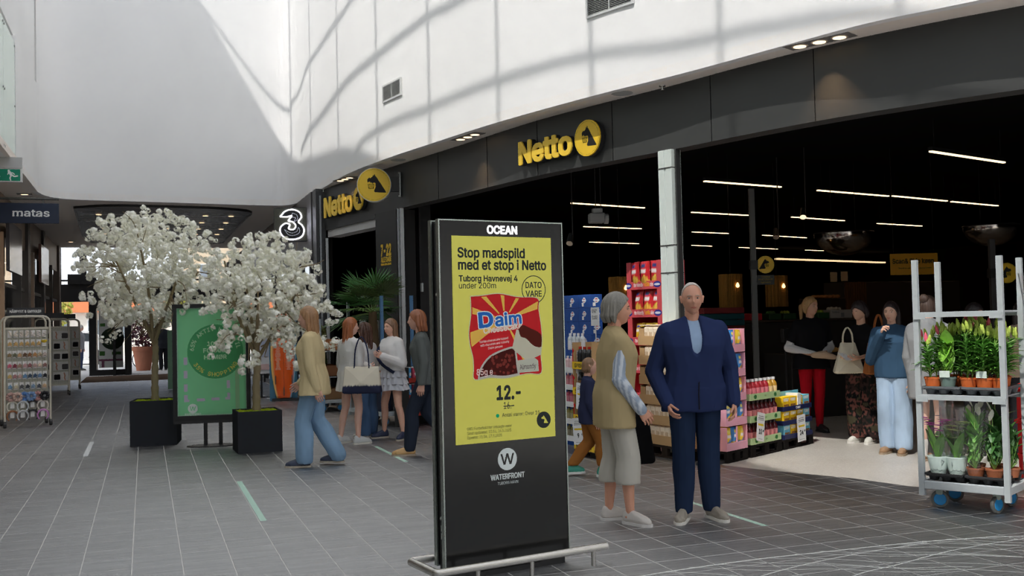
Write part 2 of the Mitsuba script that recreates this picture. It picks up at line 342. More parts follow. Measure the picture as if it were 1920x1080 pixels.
for A in ([(2.9, 20.9, 3.2), (3.1, 19.6, 3.75), (3.25, 17.2, 4.15), (3.396, 16.03, 4.442), (3.816, 13.98, 4.534), (4.253, 12.2, 4.557), (4.818, 10.49, 4.482), (5.452, 8.8, 4.295), (5.753, 7.9, 4.197), (6.055, 7.1, 4.065), (6.7, 5.9, 3.8)],
          [(3.018, 20.85, 5.044), (3.082, 19.83, 5.273), (3.215, 17.49, 5.48), (3.467, 15.57, 5.665), (3.84, 13.88, 5.834), (4.042, 13.06, 5.809), (4.8, 10.5, 5.75), (5.6, 8.4, 5.6)],
          [(1.091, 21.6, 8.215), (2.258, 21.75, 6.67), (2.683, 21.73, 6.193), (2.894, 21.49, 6.075), (2.961, 21.316, 6.21), (3.088, 19.73, 6.585), (3.22, 17.39, 6.73), (3.299, 16.64, 6.834), (3.9, 13.6, 7.1), (5.2, 9.5, 7.1)]):
    p = bez([back(*q) for q in A], 6); beams.append(beam(p, .07 if A[0][1] > 20.87 else .085))
put('unseen_roof_beams', cat(*beams), (.6, .6, .6), 'satin', False)

# soffit round the atrium and over the passage
struct('ceiling')
hole = Polygon(np.vstack([WALs, [[8.6, -14], [-1.8, -14]]])).buffer(0)
sof = Polygon(np.vstack([FASs + np.array([.12, 0]), [[9.2, -14.2], [-6, -14.2], [-6, 33.8], [3.2, 33.8]]])).buffer(0).difference(hole)
put('ceiling', ext(sof, .12, ZS), SOFF, 'matte', False)
struct('wall_passage_top'); put('wall_passage_top', b2(-6, 12, 33.6, 33.8, ZS, ROOF), WHITE, 'matte', False)

# fascia, columns and shop front
struct('fascia')
DARK = lin((50, 51, 51))
put('fascia', strip(FASs, ZF, ZS, -.22), lin((57, 58, 58)), 'satin', 20)
for y in (14.6, 13.2, 12.0, 10.7, 9.3, 8.1):
    q, t, n = onfas(y); a = math.atan2(t[1], t[0])
    part('fascia', 'joint', bx(0, 0, (ZF + ZS) / 2, .006, .008, ZS - ZF), (.01, .01, .01), 'matte', False, mx((q[0], q[1], 0), a))
q0, t0, n0 = onfas(16.37); a0 = math.atan2(t0[1], t0[0])
struct('column'); put('column', bx(0, .17, ZF / 2, .77, .34, ZF), DARK, 'satin', False, mx((q0[0], q0[1], 0), a0))
struct('column'); put('column_001', b2(3.02, 3.2, 19.0, 19.45, 0, ZS), DARK, 'satin', False)
struct('trim_1'); put('trim_1', b2(3.075, 3.11, 18.95, 19.0, 0, 3.9), (.32, .33, .33), 'metal', False)
ALU = (.52, .54, .53)
q1, t1, n1 = onfas(16.0)
for k, (yy, w_) in enumerate(((15.93, .05), (15.84, .03))):
    q, t, n = onfas(yy); struct('trim_2') if k == 0 else struct('trim_3'); put('trim_2' if k == 0 else 'trim_3', b2(q[0] - .01, q[0] + .05, yy - w_ / 2, yy + w_ / 2, 0, ZF), ALU, 'metal', False)
# second, narrower opening with its shutter box
sh = np.array([onfas(y)[0] for y in (18.95, 18.2, 17.5, 16.75)])
struct('shutter_box'); put('shutter_box', strip(sh + [.04, 0], 3.12, 3.26, -.25), (.5, .5, .5), 'satin', False)
struct('trim_4'); put('trim_4', b2(3.17, 3.22, 18.88, 18.95, 0, 3.1), ALU, 'metal', False)
struct('fascia_lower'); put('fascia_lower', strip(sh, 3.25, ZF + .01, -.22), lin((57, 58, 58)), 'satin', False)
# the big aluminium post between the doors
POST = (5.52, 9.95)
struct('door_post'); _a = math.atan2(*onfas(9.95)[1][::-1])
put('door_post', cat(bx(-.055, -.06, ZF / 2, .085, .16, ZF, .004), bx(.055, -.06, ZF / 2, .085, .16, ZF, .004), bx(0, -.07, ZF / 2, .03, .12, ZF)), lin((196, 204, 200)), 'satin', False, mx((*POST, 0), _a))
for z in (2.28, 1.98, 3.13): part('door_post', 'joint', bx(0, -.062, z, .197, .168, .012), (.05, .05, .05), 'satin', False, mx((*POST, 0), _a))
for z in (2.22, 1.92):
    for s in (-1, 1): part('door_post', 'tape', bx(s * .06, .022, z, .03, .002, .02), (.75, .75, .75), 'matte', False, mx((*POST, 0), _a, ry=0))
part('door_post', 'door_leaf', bx(.118, -.06, ZF / 2, .02, .07, ZF), (.03, .03, .03), 'satin', False, mx((*POST, 0), _a))

# the dark shop behind
BLK = (.012, .012, .012)
struct('ceiling_shop')
shopc = Polygon(np.vstack([FASs + np.array([.22, 0]), [[30, 3.9], [30, 44], [3.3, 44]]])).buffer(0)
put('ceiling_shop', ext(shopc, .1, 3.95), BLK, 'matte', False)
struct('wall_shop_back'); put('wall_shop_back', cat(b2(3.25, 30, 43.8, 44, 0, 4), b2(29.8, 30, 3.6, 44, 0, 4), b2(9.2, 30, 3.5, 3.7, 0, 4)), (.02, .018, .016), 'matte', False)
struct('wall_shop_left'); put('wall_shop_left', b2(3.2, 3.35, 19.2, 44, -.05, ZS + .1), (.03, .028, .026), 'matte', False)
struct('wall_shop_pier'); put('wall_shop_pier', cat(b2(4.25, 4.45, 16.2, 16.9, 0, 3.95)), (.012, .012, .012), 'satin', False)

# ------------------------------------------------------------------ totem screen in front
def dog(s=1.0, flip=1):
    """the shop's emblem: a terrier's head and neck with a wire basket in its mouth; fits a unit disc"""
    body = Polygon([(.04, .70), (.10, .56), (.16, .50), (.78, -.50), (.72, -.52), (.05, -.48), (.0, -.40), (.10, -.15), (.10, .10), (-.02, .14), (-.10, .06), (-.14, .16), (-.22, .10), (-.26, .22), (-.40, .14), (-.42, .34), (-.30, .46), (-.22, .42), (-.08, .52), (-.06, .62), (.0, .58)])
    bk = Polygon([(-.40, .06), (.04, .06), (-.02, -.26), (-.34, -.26)])
    wire = bk.difference(bk.buffer(-.025))
    for k in range(-4, 9):
        for sg in (1, -1): wire = wire.union(LineString([(-.6 + k * .12, .1), (-.6 + k * .12 + sg * .26, -.3)]).buffer(.012).intersection(bk))
    return affinity.scale(body, flip * s, s, origin=(0, 0)), affinity.scale(wire, flip * s, s, origin=(0, 0))
INK, YEL = lin((58, 62, 60)), (.47, .45, .07)
kio = thing('advertising_totem', 'black two-sided advertising totem with a yellow screen and a steel guard rail', 'advertising screen')
KM = mx((2.032, 5.774, 0), .19)
def kp(name, mesh, col, bsdf='satin', smooth=30, light=None, label=None, root=None): return part(root or kio, name, mesh, col, bsdf, smooth, KM, light, label)
kp('body', cat(b2(-.415, .415, .035, .10, .0, 2.085, .004), b2(-.40, .40, .012, .12, 0, .1)), (.012, .012, .012), 'satin')
for yy, nm in ((0, 0), (.10, 1)):
    fr = ext(sbox(-.4315, .08, .4315, 2.1).difference(sbox(-.4235, .088, .4235, 2.092)), .036)
    kp('frame', up(fr, yy + .036), lin((176, 184, 178)), 'metal', 20, label='brushed metal edge' if nm == 0 else None)
    kp('glass_panel', up(ext(sbox(-.4235, .088, .4235, 2.092), .03), yy + .035 if nm == 0 else yy + .032), (.009, .009, .009), 'gloss', False)
scr = kp('screen', up(ext(sbox(-.345, .782, .345, 2.004), .003), .0045), YEL, 'satin', False, light=(.03, .028, .004), label='yellow advertising picture')
def kprint(nm, geo, col, z=.0008, yy=.0, lit=None, root=None, bs='matte'):
    return kp(nm, up(ext(geo, z), .0012 - yy), col, bs, False, lit, None, root or scr)
lines = [text('Stop madspild', .056, -.308, 1.878, w=.462, fat=.012), text('med et stop i Netto', .056, -.306, 1.806, w=.612, fat=.012), text('Tuborg Havnevej 4', .034, -.303, 1.736, w=.402, fat=.006)]
kprint('headline', shapely.union_all(lines), INK)
kprint('subline', text('under 200m', .034, -.303, 1.694, w=.25, bold=False), INK)
kprint('badge', tl(disc(.086).difference(disc(.0815)), .212, 1.685).union(text('DATO', .036, .212, 1.695, w=.115, align='c', bold=False, fat=.02)).union(text('VARE', .036, .212, 1.642, w=.115, align='c', bold=False, fat=.02)), INK)
kprint('price', text('12.-', .078, .018, 1.03, w=.168, align='c', fat=.03), INK)
kprint('old_price', text('16.-', .04, .018, .972, w=.072, align='c', bold=False).union(sbox(-.02, .985, .055, .990)), INK)
kprint('stock_note', text('Antal varer: Over 15', .022, -.03, .925, w=.265, bold=False), INK)
kprint('stock_dot', tl(disc(.011), -.062, .934), (.02, .45, .2))
kprint('small_print', shapely.union_all([text(t, .017, -.27, z, w=w, bold=False) for t, z, w in (('OBS: Forbehold for udsolgte varer', .862, .305), ('Sidst opdateret: 10:31, 16.5.2025', .836, .30), ('Oprettet: 11:36, 17.5.2025', .810, .235))]), lin((96, 98, 60)))
d1, d2 = dog(.052); lg = disc(.05)
kprint('emblem', tl(lg.difference(affinity.scale(d1, .8, .8, origin=(0, 0))), .262, .888), INK)
# the picture of the cheesecake pack
def pk(*p): return [((x - 852) * .00374 - .345, 2.004 - (y - 440 + (x - 940) * .02) * .00313) for x, y in p]
pack = Polygon(bez(pk((884, 556), (905, 554), (935, 550), (970, 556), (1007, 558), (1009, 580), (1013, 612), (1014, 640), (1011, 670), (1011, 703), (985, 703), (945, 710), (915, 708), (888, 711), (887, 690), (886, 670), (881, 645), (880, 620), (884, 590), (884, 556)), 4)).buffer(0)
RED = lin((205, 48, 52))
kprint('pack_edge', pack.buffer(.006), lin((205, 205, 160)), .0006)
pkr = kprint('pack', pack, RED, .001)
def rays():
    c = pk((945, 600))[0]; g = []
    for a, w in ((20, 5), (55, 4), (95, 5), (135, 4), (165, 5), (205, 9), (300, 4)):
        a = math.radians(a); g.append(Polygon([c, (c[0] + .3 * math.cos(a - math.radians(w)), c[1] + .3 * math.sin(a - math.radians(w))), (c[0] + .3 * math.cos(a + math.radians(w)), c[1] + .3 * math.sin(a + math.radians(w)))]))
    return shapely.union_all(g).intersection(pack.buffer(-.006)).difference(Point(c).buffer(.055))
PL = lambda nm, g, c, h: kprint(nm, g.intersection(pack) if nm != 'x' else g, c, h)
PL('sunburst', rays(), lin((238, 190, 90)), .0013)
def tilt(g, deg, x, y): return affinity.rotate(g, deg, origin=(x, y))
x0, y0 = pk((897, 608))[0]
name_ = tilt(shapely.union_all([text('D', .085, x0, y0 - .02, w=.1, fat=.03), text('aim', .07, x0 + .112, y0 - .02, w=.185, fat=.012)]), 4, x0, y0)
kprint('pack_name_edge', name_.buffer(.006), (.75, .8, .8), .0016); kprint('pack_name', name_, lin((52, 110, 190)), .002)
x1, y1 = pk((905, 622))[0]
kprint('pack_title', tilt(text('Cheesecake', .034, x1, y1 - .012, w=.27, fat=.03), 6, x1, y1), lin((236, 222, 205)), .002)
x1, y1 = pk((897, 640))[0]
kprint('pack_text', tilt(shapely.union_all([text('Vanilla cheesecake topped', .014, x1, y1 - .012, w=.2), text('with chocolate and crunchy', .014, x1 + .004, y1 - .034, w=.2), text('Daim pieces', .014, x1 + .055, y1 - .056, w=.1)]), 6, x1, y1), lin((240, 200, 195)), .002)
cake = Polygon(pk((957, 655), (966, 618), (985, 622), (1013, 640), (1012, 668), (985, 680))).intersection(pack)
kprint('cake_slice', cake, lin((205, 200, 178)), .0018)
choc = Polygon(bez(pk((970, 618), (978, 610), (992, 616), (1012, 628), (1013, 652), (998, 650), (984, 636), (974, 632), (970, 618)), 3)).buffer(0).intersection(pack)
kprint('cake_topping', choc, lin((92, 40, 34)), .0022)
tin = Polygon(bez(pk((893, 712), (897, 692), (915, 668), (945, 654), (962, 652), (966, 668), (968, 690), (972, 712)), 4)).buffer(0).intersection(pack)
kprint('tin_rim', tin, lin((196, 190, 180)), .0014); kprint('filling', tin.buffer(-.012).intersection(pack.buffer(-.004)), lin((78, 34, 32)), .0018)
crumbs = []
for k in range(46):
    x, y = RNG.uniform(905, 975), RNG.uniform(664, 706); q = Point(pk((x, y))[0])
    if tin.buffer(-.016).contains(q): crumbs.append(q.buffer(RNG.uniform(.006, .012), quad_segs=3))
kprint('crumbs', shapely.union_all(crumbs), lin((128, 58, 52)), .0022)
lab = Polygon(pk((967, 678), (1000, 674), (1006, 679), (1007, 700), (968, 702)))
kprint('pack_label', lab, lin((196, 196, 180)), .002); x1, y1 = pk((971, 696))[0]
kprint('label_word', tilt(text('Almondy', .03, x1, y1, w=.115, bold=False), 3, x1, y1), lin((90, 60, 70)), .0026)
x1, y1 = pk((891, 704))[0]; kprint('pack_weight', text('85g e', .036, x1, y1, w=.11), lin((235, 205, 200)), .003)
# lettering on the glass
kp('maker_name', up(ext(text('OCEAN', .046, 0, 2.022, w=.212, align='c', fat=.04), .002), .004), (.9, .9, .9), 'matte', False, (.18, .18, .18), 'white lettering')
w_ = text('W', .062, 0, .642, w=.094, align='c', bold=False, fat=.025)
kp('round_logo', up(ext(tl(disc(.066), 0, .672).difference(w_), .0015), .004), lin((222, 230, 228)), 'matte', False, label='white round logo with a W')
kp('logo_name', up(ext(text('WATERFRONT', .03, 0, .556, w=.236, align='c', fat=.03).union(text('TUBORG HAVN', .017, 0, .524, w=.142, align='c', bold=False)), .0015), .004), lin((210, 216, 214)), 'matte', False)
kp('vent', up(shapely_vent := ext(shapely.union_all([sbox(-.2 + k * .012, .03, -.195 + k * .012, .06) for k in range(36)]), .002), .012), (.004, .004, .004), 'matte', False)
for z in (.36, 1.66): kp('lock', cat(cyl((-.412, .058, z), (-.424, .058, z), .011), cyl((-.424, .058, z), (-.428, .058, z), .006)), (.8, .8, .78), 'metal')
for z in (.30, .255): kp('sticker', b2(-.4165, -.415, .044, .074, z - .018, z + .018), (.5, .52, .48), 'matte', False)
STEEL = (.62, .6, .56)
rl = [(-.41, .20, .105), (-.545, .20, .105), (-.56, .185, .105), (-.56, -.135, .105), (-.545, -.15, .105), (.60, -.15, .105)]
kp('guard_rail', tube(rl, .023, 12), STEEL, 'metal', 50, label='steel guard rail')
for x in (-.3, .06, .5): kp('rail_foot', cyl((x, -.15, 0), (x, -.15, .1), .014), STEEL, 'metal')

# ------------------------------------------------------------------ planters, blossom trees, poster stand
MOSS, ANTH = lin((150, 168, 40)), lin((52, 54, 58))
def _moss_mesh(w):
    n = 26; g = np.linspace(-w / 2, w / 2, n); X, Y = np.meshgrid(g, g); Z = .03 * meshkit.fbm(np.stack([X * 22, Y * 22, X * 0], -1), 3) + RNG.uniform(0, .012, X.shape)
    i = np.arange(n * n).reshape(n, n); q = np.stack([i[:-1, :-1], i[:-1, 1:], i[1:, 1:], i[1:, :-1]], -1).reshape(-1, 4)
    c = np.array(MOSS) * RNG.uniform(.5, 1.3, (n * n, 1)); return M().add((np.stack([X, Y, Z], -1).reshape(-1, 3), q), c)
def planter(x, y, rz, w, h, label):
    k = thing('planter', label, 'planter'); m = mx((x, y, 0), rz); t = .025
    sh = cat(b2(-w / 2, w / 2, -w / 2, -w / 2 + t, .0, h, .004), b2(-w / 2, w / 2, w / 2 - t, w / 2, .0, h, .004), b2(-w / 2, -w / 2 + t, -w / 2, w / 2, .0, h, .004), b2(w / 2 - t, w / 2, -w / 2, w / 2, .0, h, .004), b2(-w / 2, w / 2, -w / 2, w / 2, 0, .03))
    part(k, 'tub', sh, ANTH, 'matte', False, m); part(k, 'moss', _moss_mesh(w - 2 * t), bsdf='matte', smooth=False, mat=m @ mx((0, 0, h - .035)), label='yellow-green moss filling')
def blossom(seed):
    r = np.random.default_rng(seed); b = M()
    for k in range(15):
        d = r.normal(size=3); d /= np.linalg.norm(d); c = d * r.uniform(.028, .046)
        x = np.cross(d, r.normal(size=3)); x /= np.linalg.norm(x); y = np.cross(d, x); s = r.uniform(.019, .027)
        tone = np.array([.97, .965, .925]) * r.uniform(.97, 1.0)
        for p in range(6):
            a = p * PI / 3 + r.uniform(-.2, .2); e = math.cos(a) * x + math.sin(a) * y; f = -math.sin(a) * x + math.cos(a) * y; u = r.uniform(.1, .75)
            q = np.array([c, c + (e * .7 + f * .42) * s + d * u * s * .6, c + e * s * 1.15 + d * u * s, c + (e * .7 - f * .42) * s + d * u * s * .6])
            b.add((q, np.array([[0, 1, 2], [0, 2, 3]])), np.array([[.9, .9, .72], tone, tone, tone]))
    return b
def round_shaded(b):
    v, f, c = b.arr(); n = v / (np.linalg.norm(v, axis=1, keepdims=True) + 1e-9)
    return {'type': 'ply', 'filename': meshkit.write_ply((v, f), False, None, c, normals=n), 'face_normals': False, 'bsdf': {'type': 'ref', 'id': 'matte'}}
BLOS = [round_shaded(blossom(s)) for s in (1, 2, 3, 4, 5)]
BLOSM = [blossom(s) for s in (11, 12)]
def blossom_tree(x, y, z0, zfork, trunk, cx, cz, rx, rz_, n, seed, label, droop=()):
    r = np.random.default_rng(seed); k = thing('blossom_tree', label, 'tree')
    bark = M(); tp = bez([(x + a, y + b, c) for a, b, c in trunk], 8)
    rad = np.linspace(.050, .036, len(tp)) * (1 + .12 * np.sin(np.arange(len(tp)) * 2.1))
    bark.add(tube(tp, rad, 10), lin((150, 136, 108)))
    top = tp[-1]; C = np.array([x + cx, y, cz]); tips = []
    mains = []
    for i in range(7):
        a = i * 2 * PI / 7 + r.uniform(-.3, .3); e = C + np.array([math.cos(a) * rx * .62, math.sin(a) * rx * .62, rz_ * r.uniform(-.15, .55)])
        mid = top * .55 + e * .45 + np.array([0, 0, -.06]) + r.normal(size=3) * .03
        p = bez([top - [0, 0, .05 + .03 * i], mid, e], 7); mains.append(p); bark.add(tube(p, np.linspace(.026, .009, len(p)), 7), lin((142, 128, 100)))
        for j in range(6):
            q = p[r.integers(5, len(p))]; d = q - C + r.normal(size=3) * .25; d /= np.linalg.norm(d); t = q + d * r.uniform(.25, .5) * rx
            pp = bez([q, (q + t) / 2 + r.normal(size=3) * .04, t], 4); bark.add(tube(pp, np.linspace(.008, .003, len(pp)), 5), lin((128, 112, 88))); tips.append(pp)
    part(k, 'trunk', bark, bsdf='matte', smooth=40)
    pos = []
    while len(pos) < n:
        d = r.normal(size=3); d /= np.linalg.norm(d); u = r.uniform(.12, 1) ** (1 / 2.0)
        p = C + d * np.array([rx, rx, rz_]) * u
        lump = meshkit.noise(np.array([p * 3.2 + seed]))[0]
        if lump < .34 and u > .45 and r.uniform() < .75: continue
        if p[2] < cz - rz_ * .72: continue
        pos.append(p)
    for (a, b, c, m) in droop:
        A, B_ = np.array([x + a[0], y + a[1], a[2]]), np.array([x + b[0], y + b[1], b[2]])
        pp = bez([A, (A + B_) / 2 + [0, 0, c], B_], 6); part(k, 'twig', tube(pp, np.linspace(.009, .003, len(pp)), 5), lin((128, 112, 88)), 'matte')
        for i in range(m * 2): pos.append(pp[min(len(pp) - 1, int(len(pp) * (.35 + .65 * i / (m * 2))))] + r.normal(size=3) * .055)
    pos = np.array(sorted(pos, key=lambda p: p[1])); far = M()
    for i, p in enumerate(pos):
        m = mx(p, r.uniform(0, 6.28), r.uniform(0, 3), r.uniform(0, 3), r.uniform(.62, 1.08))
        if i < 300: part(k, 'blossom', BLOS[i % 5], mat=m)
        else: far.add(BLOSM[i % 2], mat=m)
    if far.n: part(k, 'far_blossoms', far, bsdf='petal', smooth=False, kind='stuff')
planter(.13, 14.2, -.13, .575, .575, 'large dark grey square planter behind the left edge of the green poster stand')
planter(1.27, 12.73, .04, .52, .49, 'smaller dark grey square planter in front of the right edge of the green poster stand')
blossom_tree(.12, 14.2, .55, 1.5, [(0, 0, .55), (.0, 0, .9), (.012, 0, 1.25), (-.01, 0, 1.5)], -.03, 2.22, .97, .92, 930, 3, 'larger artificial tree with dense white blossom standing in the larger planter',
             droop=[((-.05, -.1, 1.45), (-.55, -.3, 1.72), .06, 8), ((-.1, -.2, 1.7), (-.55, -.45, 1.42), .1, 8), ((.0, 0, 1.5), (.2, -.3, 1.75), 0, 4)])
blossom_tree(1.27, 12.75, .47, 1.3, [(0, 0, .47), (.0, 0, .8), (.02, 0, 1.1), (.0, 0, 1.3)], .10, 1.90, .76, .78, 640, 5, 'smaller artificial tree with white blossom standing in the smaller planter',
             droop=[((.3, -.1, 1.7), (.98, -.1, 1.62), .12, 14), ((.25, -.1, 1.5), (.85, -.2, 1.2), .1, 13), ((.2, -.1, 1.5), (.45, -.3, 1.05), .1, 10), ((-.2, -.2, 1.4), (-.5, -.3, 1.2), .1, 9), ((-.1, -.2, 1.3), (-.12, -.35, .95), 0, 5), ((.05, -.1, 1.25), (.4, -.25, 1.45), 0, 4)])
# green poster in a black stand
ps = thing('poster_stand', 'black floor stand holding a green poster between the two blossom trees', 'poster stand')
PM = mx((.795, 13.5, 0), -.16); PW = .475
def pp_(nm, mesh, col, bs='satin', sm=False, label=None, root=None): return part(root or ps, nm, mesh, col, bs, sm, PM, None, label)
pp_('frame', up(ext(sbox(-PW, .29, PW, 1.80).difference(sbox(-PW + .05, .385, PW - .05, 1.75)), .05), .05), (.012, .012, .012), label='black frame')
pp_('tray', b2(-PW + .02, PW - .02, -.015, .05, .29, .33), (.02, .02, .02))
GRN = lin((130, 212, 152))
po = pp_('poster', up(ext(sbox(-PW + .05, .385, PW - .05, 1.75), .012), .05), GRN, 'satin', label='green poster with a dark green disc')
def pr_(nm, g, col=lin((196, 190, 205)), h=.0006): return pp_(nm, up(ext(g, h), .038), col, 'matte', False, None, po)
pr_('disc', tl(disc(.345), .045, 1.19), lin((86, 168, 110)), .0006)
pr_('stripe', sbox(.285, .385, .335, 1.75), lin((150, 198, 150)), .0005); pr_('edge', sbox(-PW + .05, .385, PW - .05, 1.75).difference(sbox(-PW + .06, .395, PW - .06, 1.74)), lin((170, 205, 180)), .0004)
LIL = lin((196, 190, 205))
[pr_('dash', g_) for g_ in ([sbox(-.345, z, -.30, z + .095) for z in (1.03, .86, .69)] + [sbox(-.345, .56, -.28, .59), sbox(-.345, .56, -.30, .65), sbox(-.19, .565, -.09, .60), sbox(-.01, .57, .09, .605), sbox(.16, .575, .22, .605), sbox(.185, .575, .22, .66), sbox(.18, .72, .22, .82)])]
pr_('slogan', shapely.union_all([text(t, .052, .045, z, w=w, align='c', fat=.03) for t, z, w in (('100%', 1.265, .2), ('FORÅRS', 1.18, .3), ('HUMØR', 1.095, .28))]), lin((190, 226, 186)), .0012)
pr_('arc_words', tl(arc_text('65% AKTIV LIVSSTIL', .05, .265, 92, 9.6), .045, 1.19), lin((176, 216, 176)), .0012)
pr_('arc_words', tl(arc_text('35% SHOPPING', .05, .315, 270, 10.2, True), .045, 1.19), lin((206, 206, 110)), .0012)
pr_('round_logo', tl(disc(.06), -.24, .475).difference(text('W', .05, -.24, .45, w=.075, align='c', bold=False, fat=.03)), lin((226, 236, 228)), .0012)
pr_('logo_name', text('WATERFRONT', .022, -.24, .385 + .008, w=.2, align='c', fat=.03), lin((220, 232, 222)), .0012)
for x in (-.085, .1): pp_('leg', b2(x - .022, x + .022, .0, .04, .0, .30), (.012, .012, .012))
pp_('base_plate', ext(affinity.scale(disc(.3), 1.05, .55), .012), (.03, .03, .03))
# strips on the floor
for i, (a, b, w, l) in enumerate(((.846, .0, .05, 'longest green strip stuck on the tiles in front of the smaller planter'), (2.64, 0, .05, 'green strip stuck on the tiles near the girls by the shutter'), (4.13, 0, .045, 'green strip stuck on the tiles behind the man in the navy jacket'), (-.68, 0, .055, 'white strip stuck on the tiles left of the larger planter'), (2.40, 0, .05, 'pale strip stuck on the tiles near the surfboard'))):
    y0, y1 = ((8.1, 10.26), (10.8, 12.36), (6.26, 7.5), (13.2, 14.85), (21.5, 22.9))[i]
    k = thing('floor_strip', l, 'floor marking'); put(k, b2(a - w / 2, a + w / 2, y0, y1, .0, .0012), lin((172, 204, 188)) if i < 3 else (.72, .74, .74), 'satin', False)

# ------------------------------------------------------------------ signs on the shop front
def round_sign_disc(root, m, r, th, flip=1):
    part(root, 'disc', up(ext(disc(r), th), 0), lin((228, 188, 48)), 'satin', 20, m); a, w = dog(r * .95, flip)
    part(root, 'ring', up(ext(disc(r * .93).difference(disc(r * .92)), .001), -th), lin((90, 76, 30)), 'matte', False, m)
    part(root, 'dog_emblem', up(ext(a, .002), -th), lin((52, 50, 48)), 'matte', False, m); part(root, 'basket_emblem', up(ext(w, .002), -th), lin((90, 76, 30)), 'matte', False, m)
    part(root, 'back_shell', up(ext(disc(r * 1.01), th * .75), th * .05), (.02, .02, .02), 'satin', 20, m)
def netto(s): 
    g = glyphs('Netto', s, .03); a, b, c, d = g.bounds; return affinity.translate(g, -a, 0)
def fascia_sign(yl, zb, h, width, label, rsc, lab2):
    q, t, n = onfas(yl); k = thing('shop_sign', label, 'sign'); g = netto(h); gl = sorted(g.geoms, key=lambda p: p.bounds[0]); sx = width / g.bounds[2]
    for p in gl:
        p = affinity.scale(p, sx, 1, origin=(0, 0)); c = (p.bounds[0] + p.bounds[2]) / 2
        o = None
        for y in np.arange(yl, yl - 4, -.01):
            if np.linalg.norm(onfas(y)[0] - q) >= c: o = onfas(y); break
        m = mx((*o[0], zb), math.atan2(o[1][1], o[1][0])) @ mx((-c, 0, 0))
        e = part(k, 'letter', up(ext(p, .075), -.035), lin((236, 198, 66)), 'satin', 20, m)
        part(e, 'return', up(ext(p.buffer(.004), .06), -.03), (.02, .02, .02), 'satin', 20, m)
    k = thing('shop_sign', lab2, 'sign'); c = width + rsc * 1.25
    for y in np.arange(yl, yl - 4, -.01):
        if np.linalg.norm(onfas(y)[0] - q) >= c: o = onfas(y); break
    round_sign_disc(k, mx((*o[0], zb + h * .5), math.atan2(o[1][1], o[1][0])) @ mx((0, -.035, 0)), rsc, .075)
fascia_sign(12.27, 3.50, .27, 1.06, 'large yellow Netto lettering on the dark fascia above the wide entrance', .215, 'yellow disc with a dark dog emblem beside the large lettering')
fascia_sign(18.75, 3.47, .33, 1.35, 'yellow Netto lettering above the narrow shuttered entrance', .2, 'yellow disc with a dog emblem partly behind the projecting round sign')
pj = thing('projecting_sign', 'yellow round projecting sign with a dog emblem on a bracket over the pier', 'sign')
q, t, n = onfas(16.15); PJ = np.array([3.47, 15.95, 3.70])
pm = mx(PJ, -.33); part(pj, 'shell', up(ext(disc(.272), .13), .065), (.55, .55, .53), 'satin', 20, pm)
for fl_ in (1,):
    a, w = dog(.25); part(pj, 'face', up(ext(disc(.262), .006), -.065), lin((228, 188, 48)), 'satin', 20, pm); part(pj, 'ring', up(ext(disc(.245).difference(disc(.242)), .001), -.071), lin((90, 76, 30)), 'matte', False, pm)
    part(pj, 'dog_emblem', up(ext(a, .002), -.071), lin((52, 50, 48)), 'matte', False, pm); part(pj, 'basket_emblem', up(ext(w, .002), -.071), lin((90, 76, 30)), 'matte', False, pm)
part(pj, 'bracket', b2(.26, .42, -.03, .03, -.11, .13), (.015, .015, .015), 'satin', False, pm); part(pj, 'wall_plate', b2(.40, .425, -.06, .06, -.18, .19), (.2, .2, .2), 'metal', False, pm)
for z in (-.18, .19): part(pj, 'bolt', cyl((.38, 0, z), (.42, 0, z), .02), (.5, .5, .5), 'metal', 30, pm)
oh = thing('opening_hours', 'yellow opening hours lettering on the dark pier beside the palm', 'lettering')
om = mx((*(q0 + n0 * 0), 0), a0) @ mx((0, -.0, 0))
put(oh, up(ext(shapely.union_all([text('7-22', .175, -.19, 2.61, w=.385, fat=.05), text('ALLE DAGE', .078, -.19, 2.505, w=.385, fat=.04), text('DØGNET HELLIGDAGE', .032, -.19, 2.45, w=.385, fat=.02)]), .003), -.0), lin((214, 176, 60)), 'satin', False, mx((q0[0], q0[1], 0), a0) @ mx((0, -.004, 0)))
# the square sign with a glowing 3
sg3 = thing('projecting_sign', 'square dark mesh sign with a glowing white outlined figure 3', 'sign'); s3 = mx((2.75, 20.2, 3.47), -.33)
part(sg3, 'case', up(ext(sbox(-.35, -.33, .35, .33), .14), .07), (.02, .02, .022), 'satin', False, s3)
holes = shapely.union_all([tl(affinity.rotate(sbox(-.009, -.009, .009, .009), 45), -.33 + i * .033 + (j % 2) * .0165, -.31 + j * .0165) for i in range(21) for j in range(39)]).intersection(sbox(-.34, -.32, .34, .32))
three = Polygon(bez([(-.22, .16), (-.12, .26), (.02, .29), (.15, .24), (.19, .14), (.13, .05), (.20, -.02), (.24, -.12), (.19, -.24), (.06, -.29), (-.1, -.28), (-.21, -.18), (-.22, -.06), (-.13, .02), (-.04, .0), (-.06, -.08), (.03, -.1), (.08, -.03), (.02, .05), (-.06, .07), (-.02, .13), (.0, .17), (-.1, .15), (-.22, .16)], 6)).buffer(0)
three = max(getattr(three, 'geoms', [three]), key=lambda g: g.area)
part(sg3, 'mesh_holes', up(ext(holes.difference(three), .001), -.07), lin((86, 86, 70)), 'satin', False, s3)
part(sg3, 'figure_fill', up(ext(three, .012), -.07), (.012, .012, .014), 'satin', False, s3)
part(sg3, 'figure_outline', up(ext(three.buffer(.012).difference(three.buffer(-.012)), .022), -.07), (.9, .9, 1), 'matte', False, s3, light=(1.0, 1.0, 1.15), label='glowing white outline')
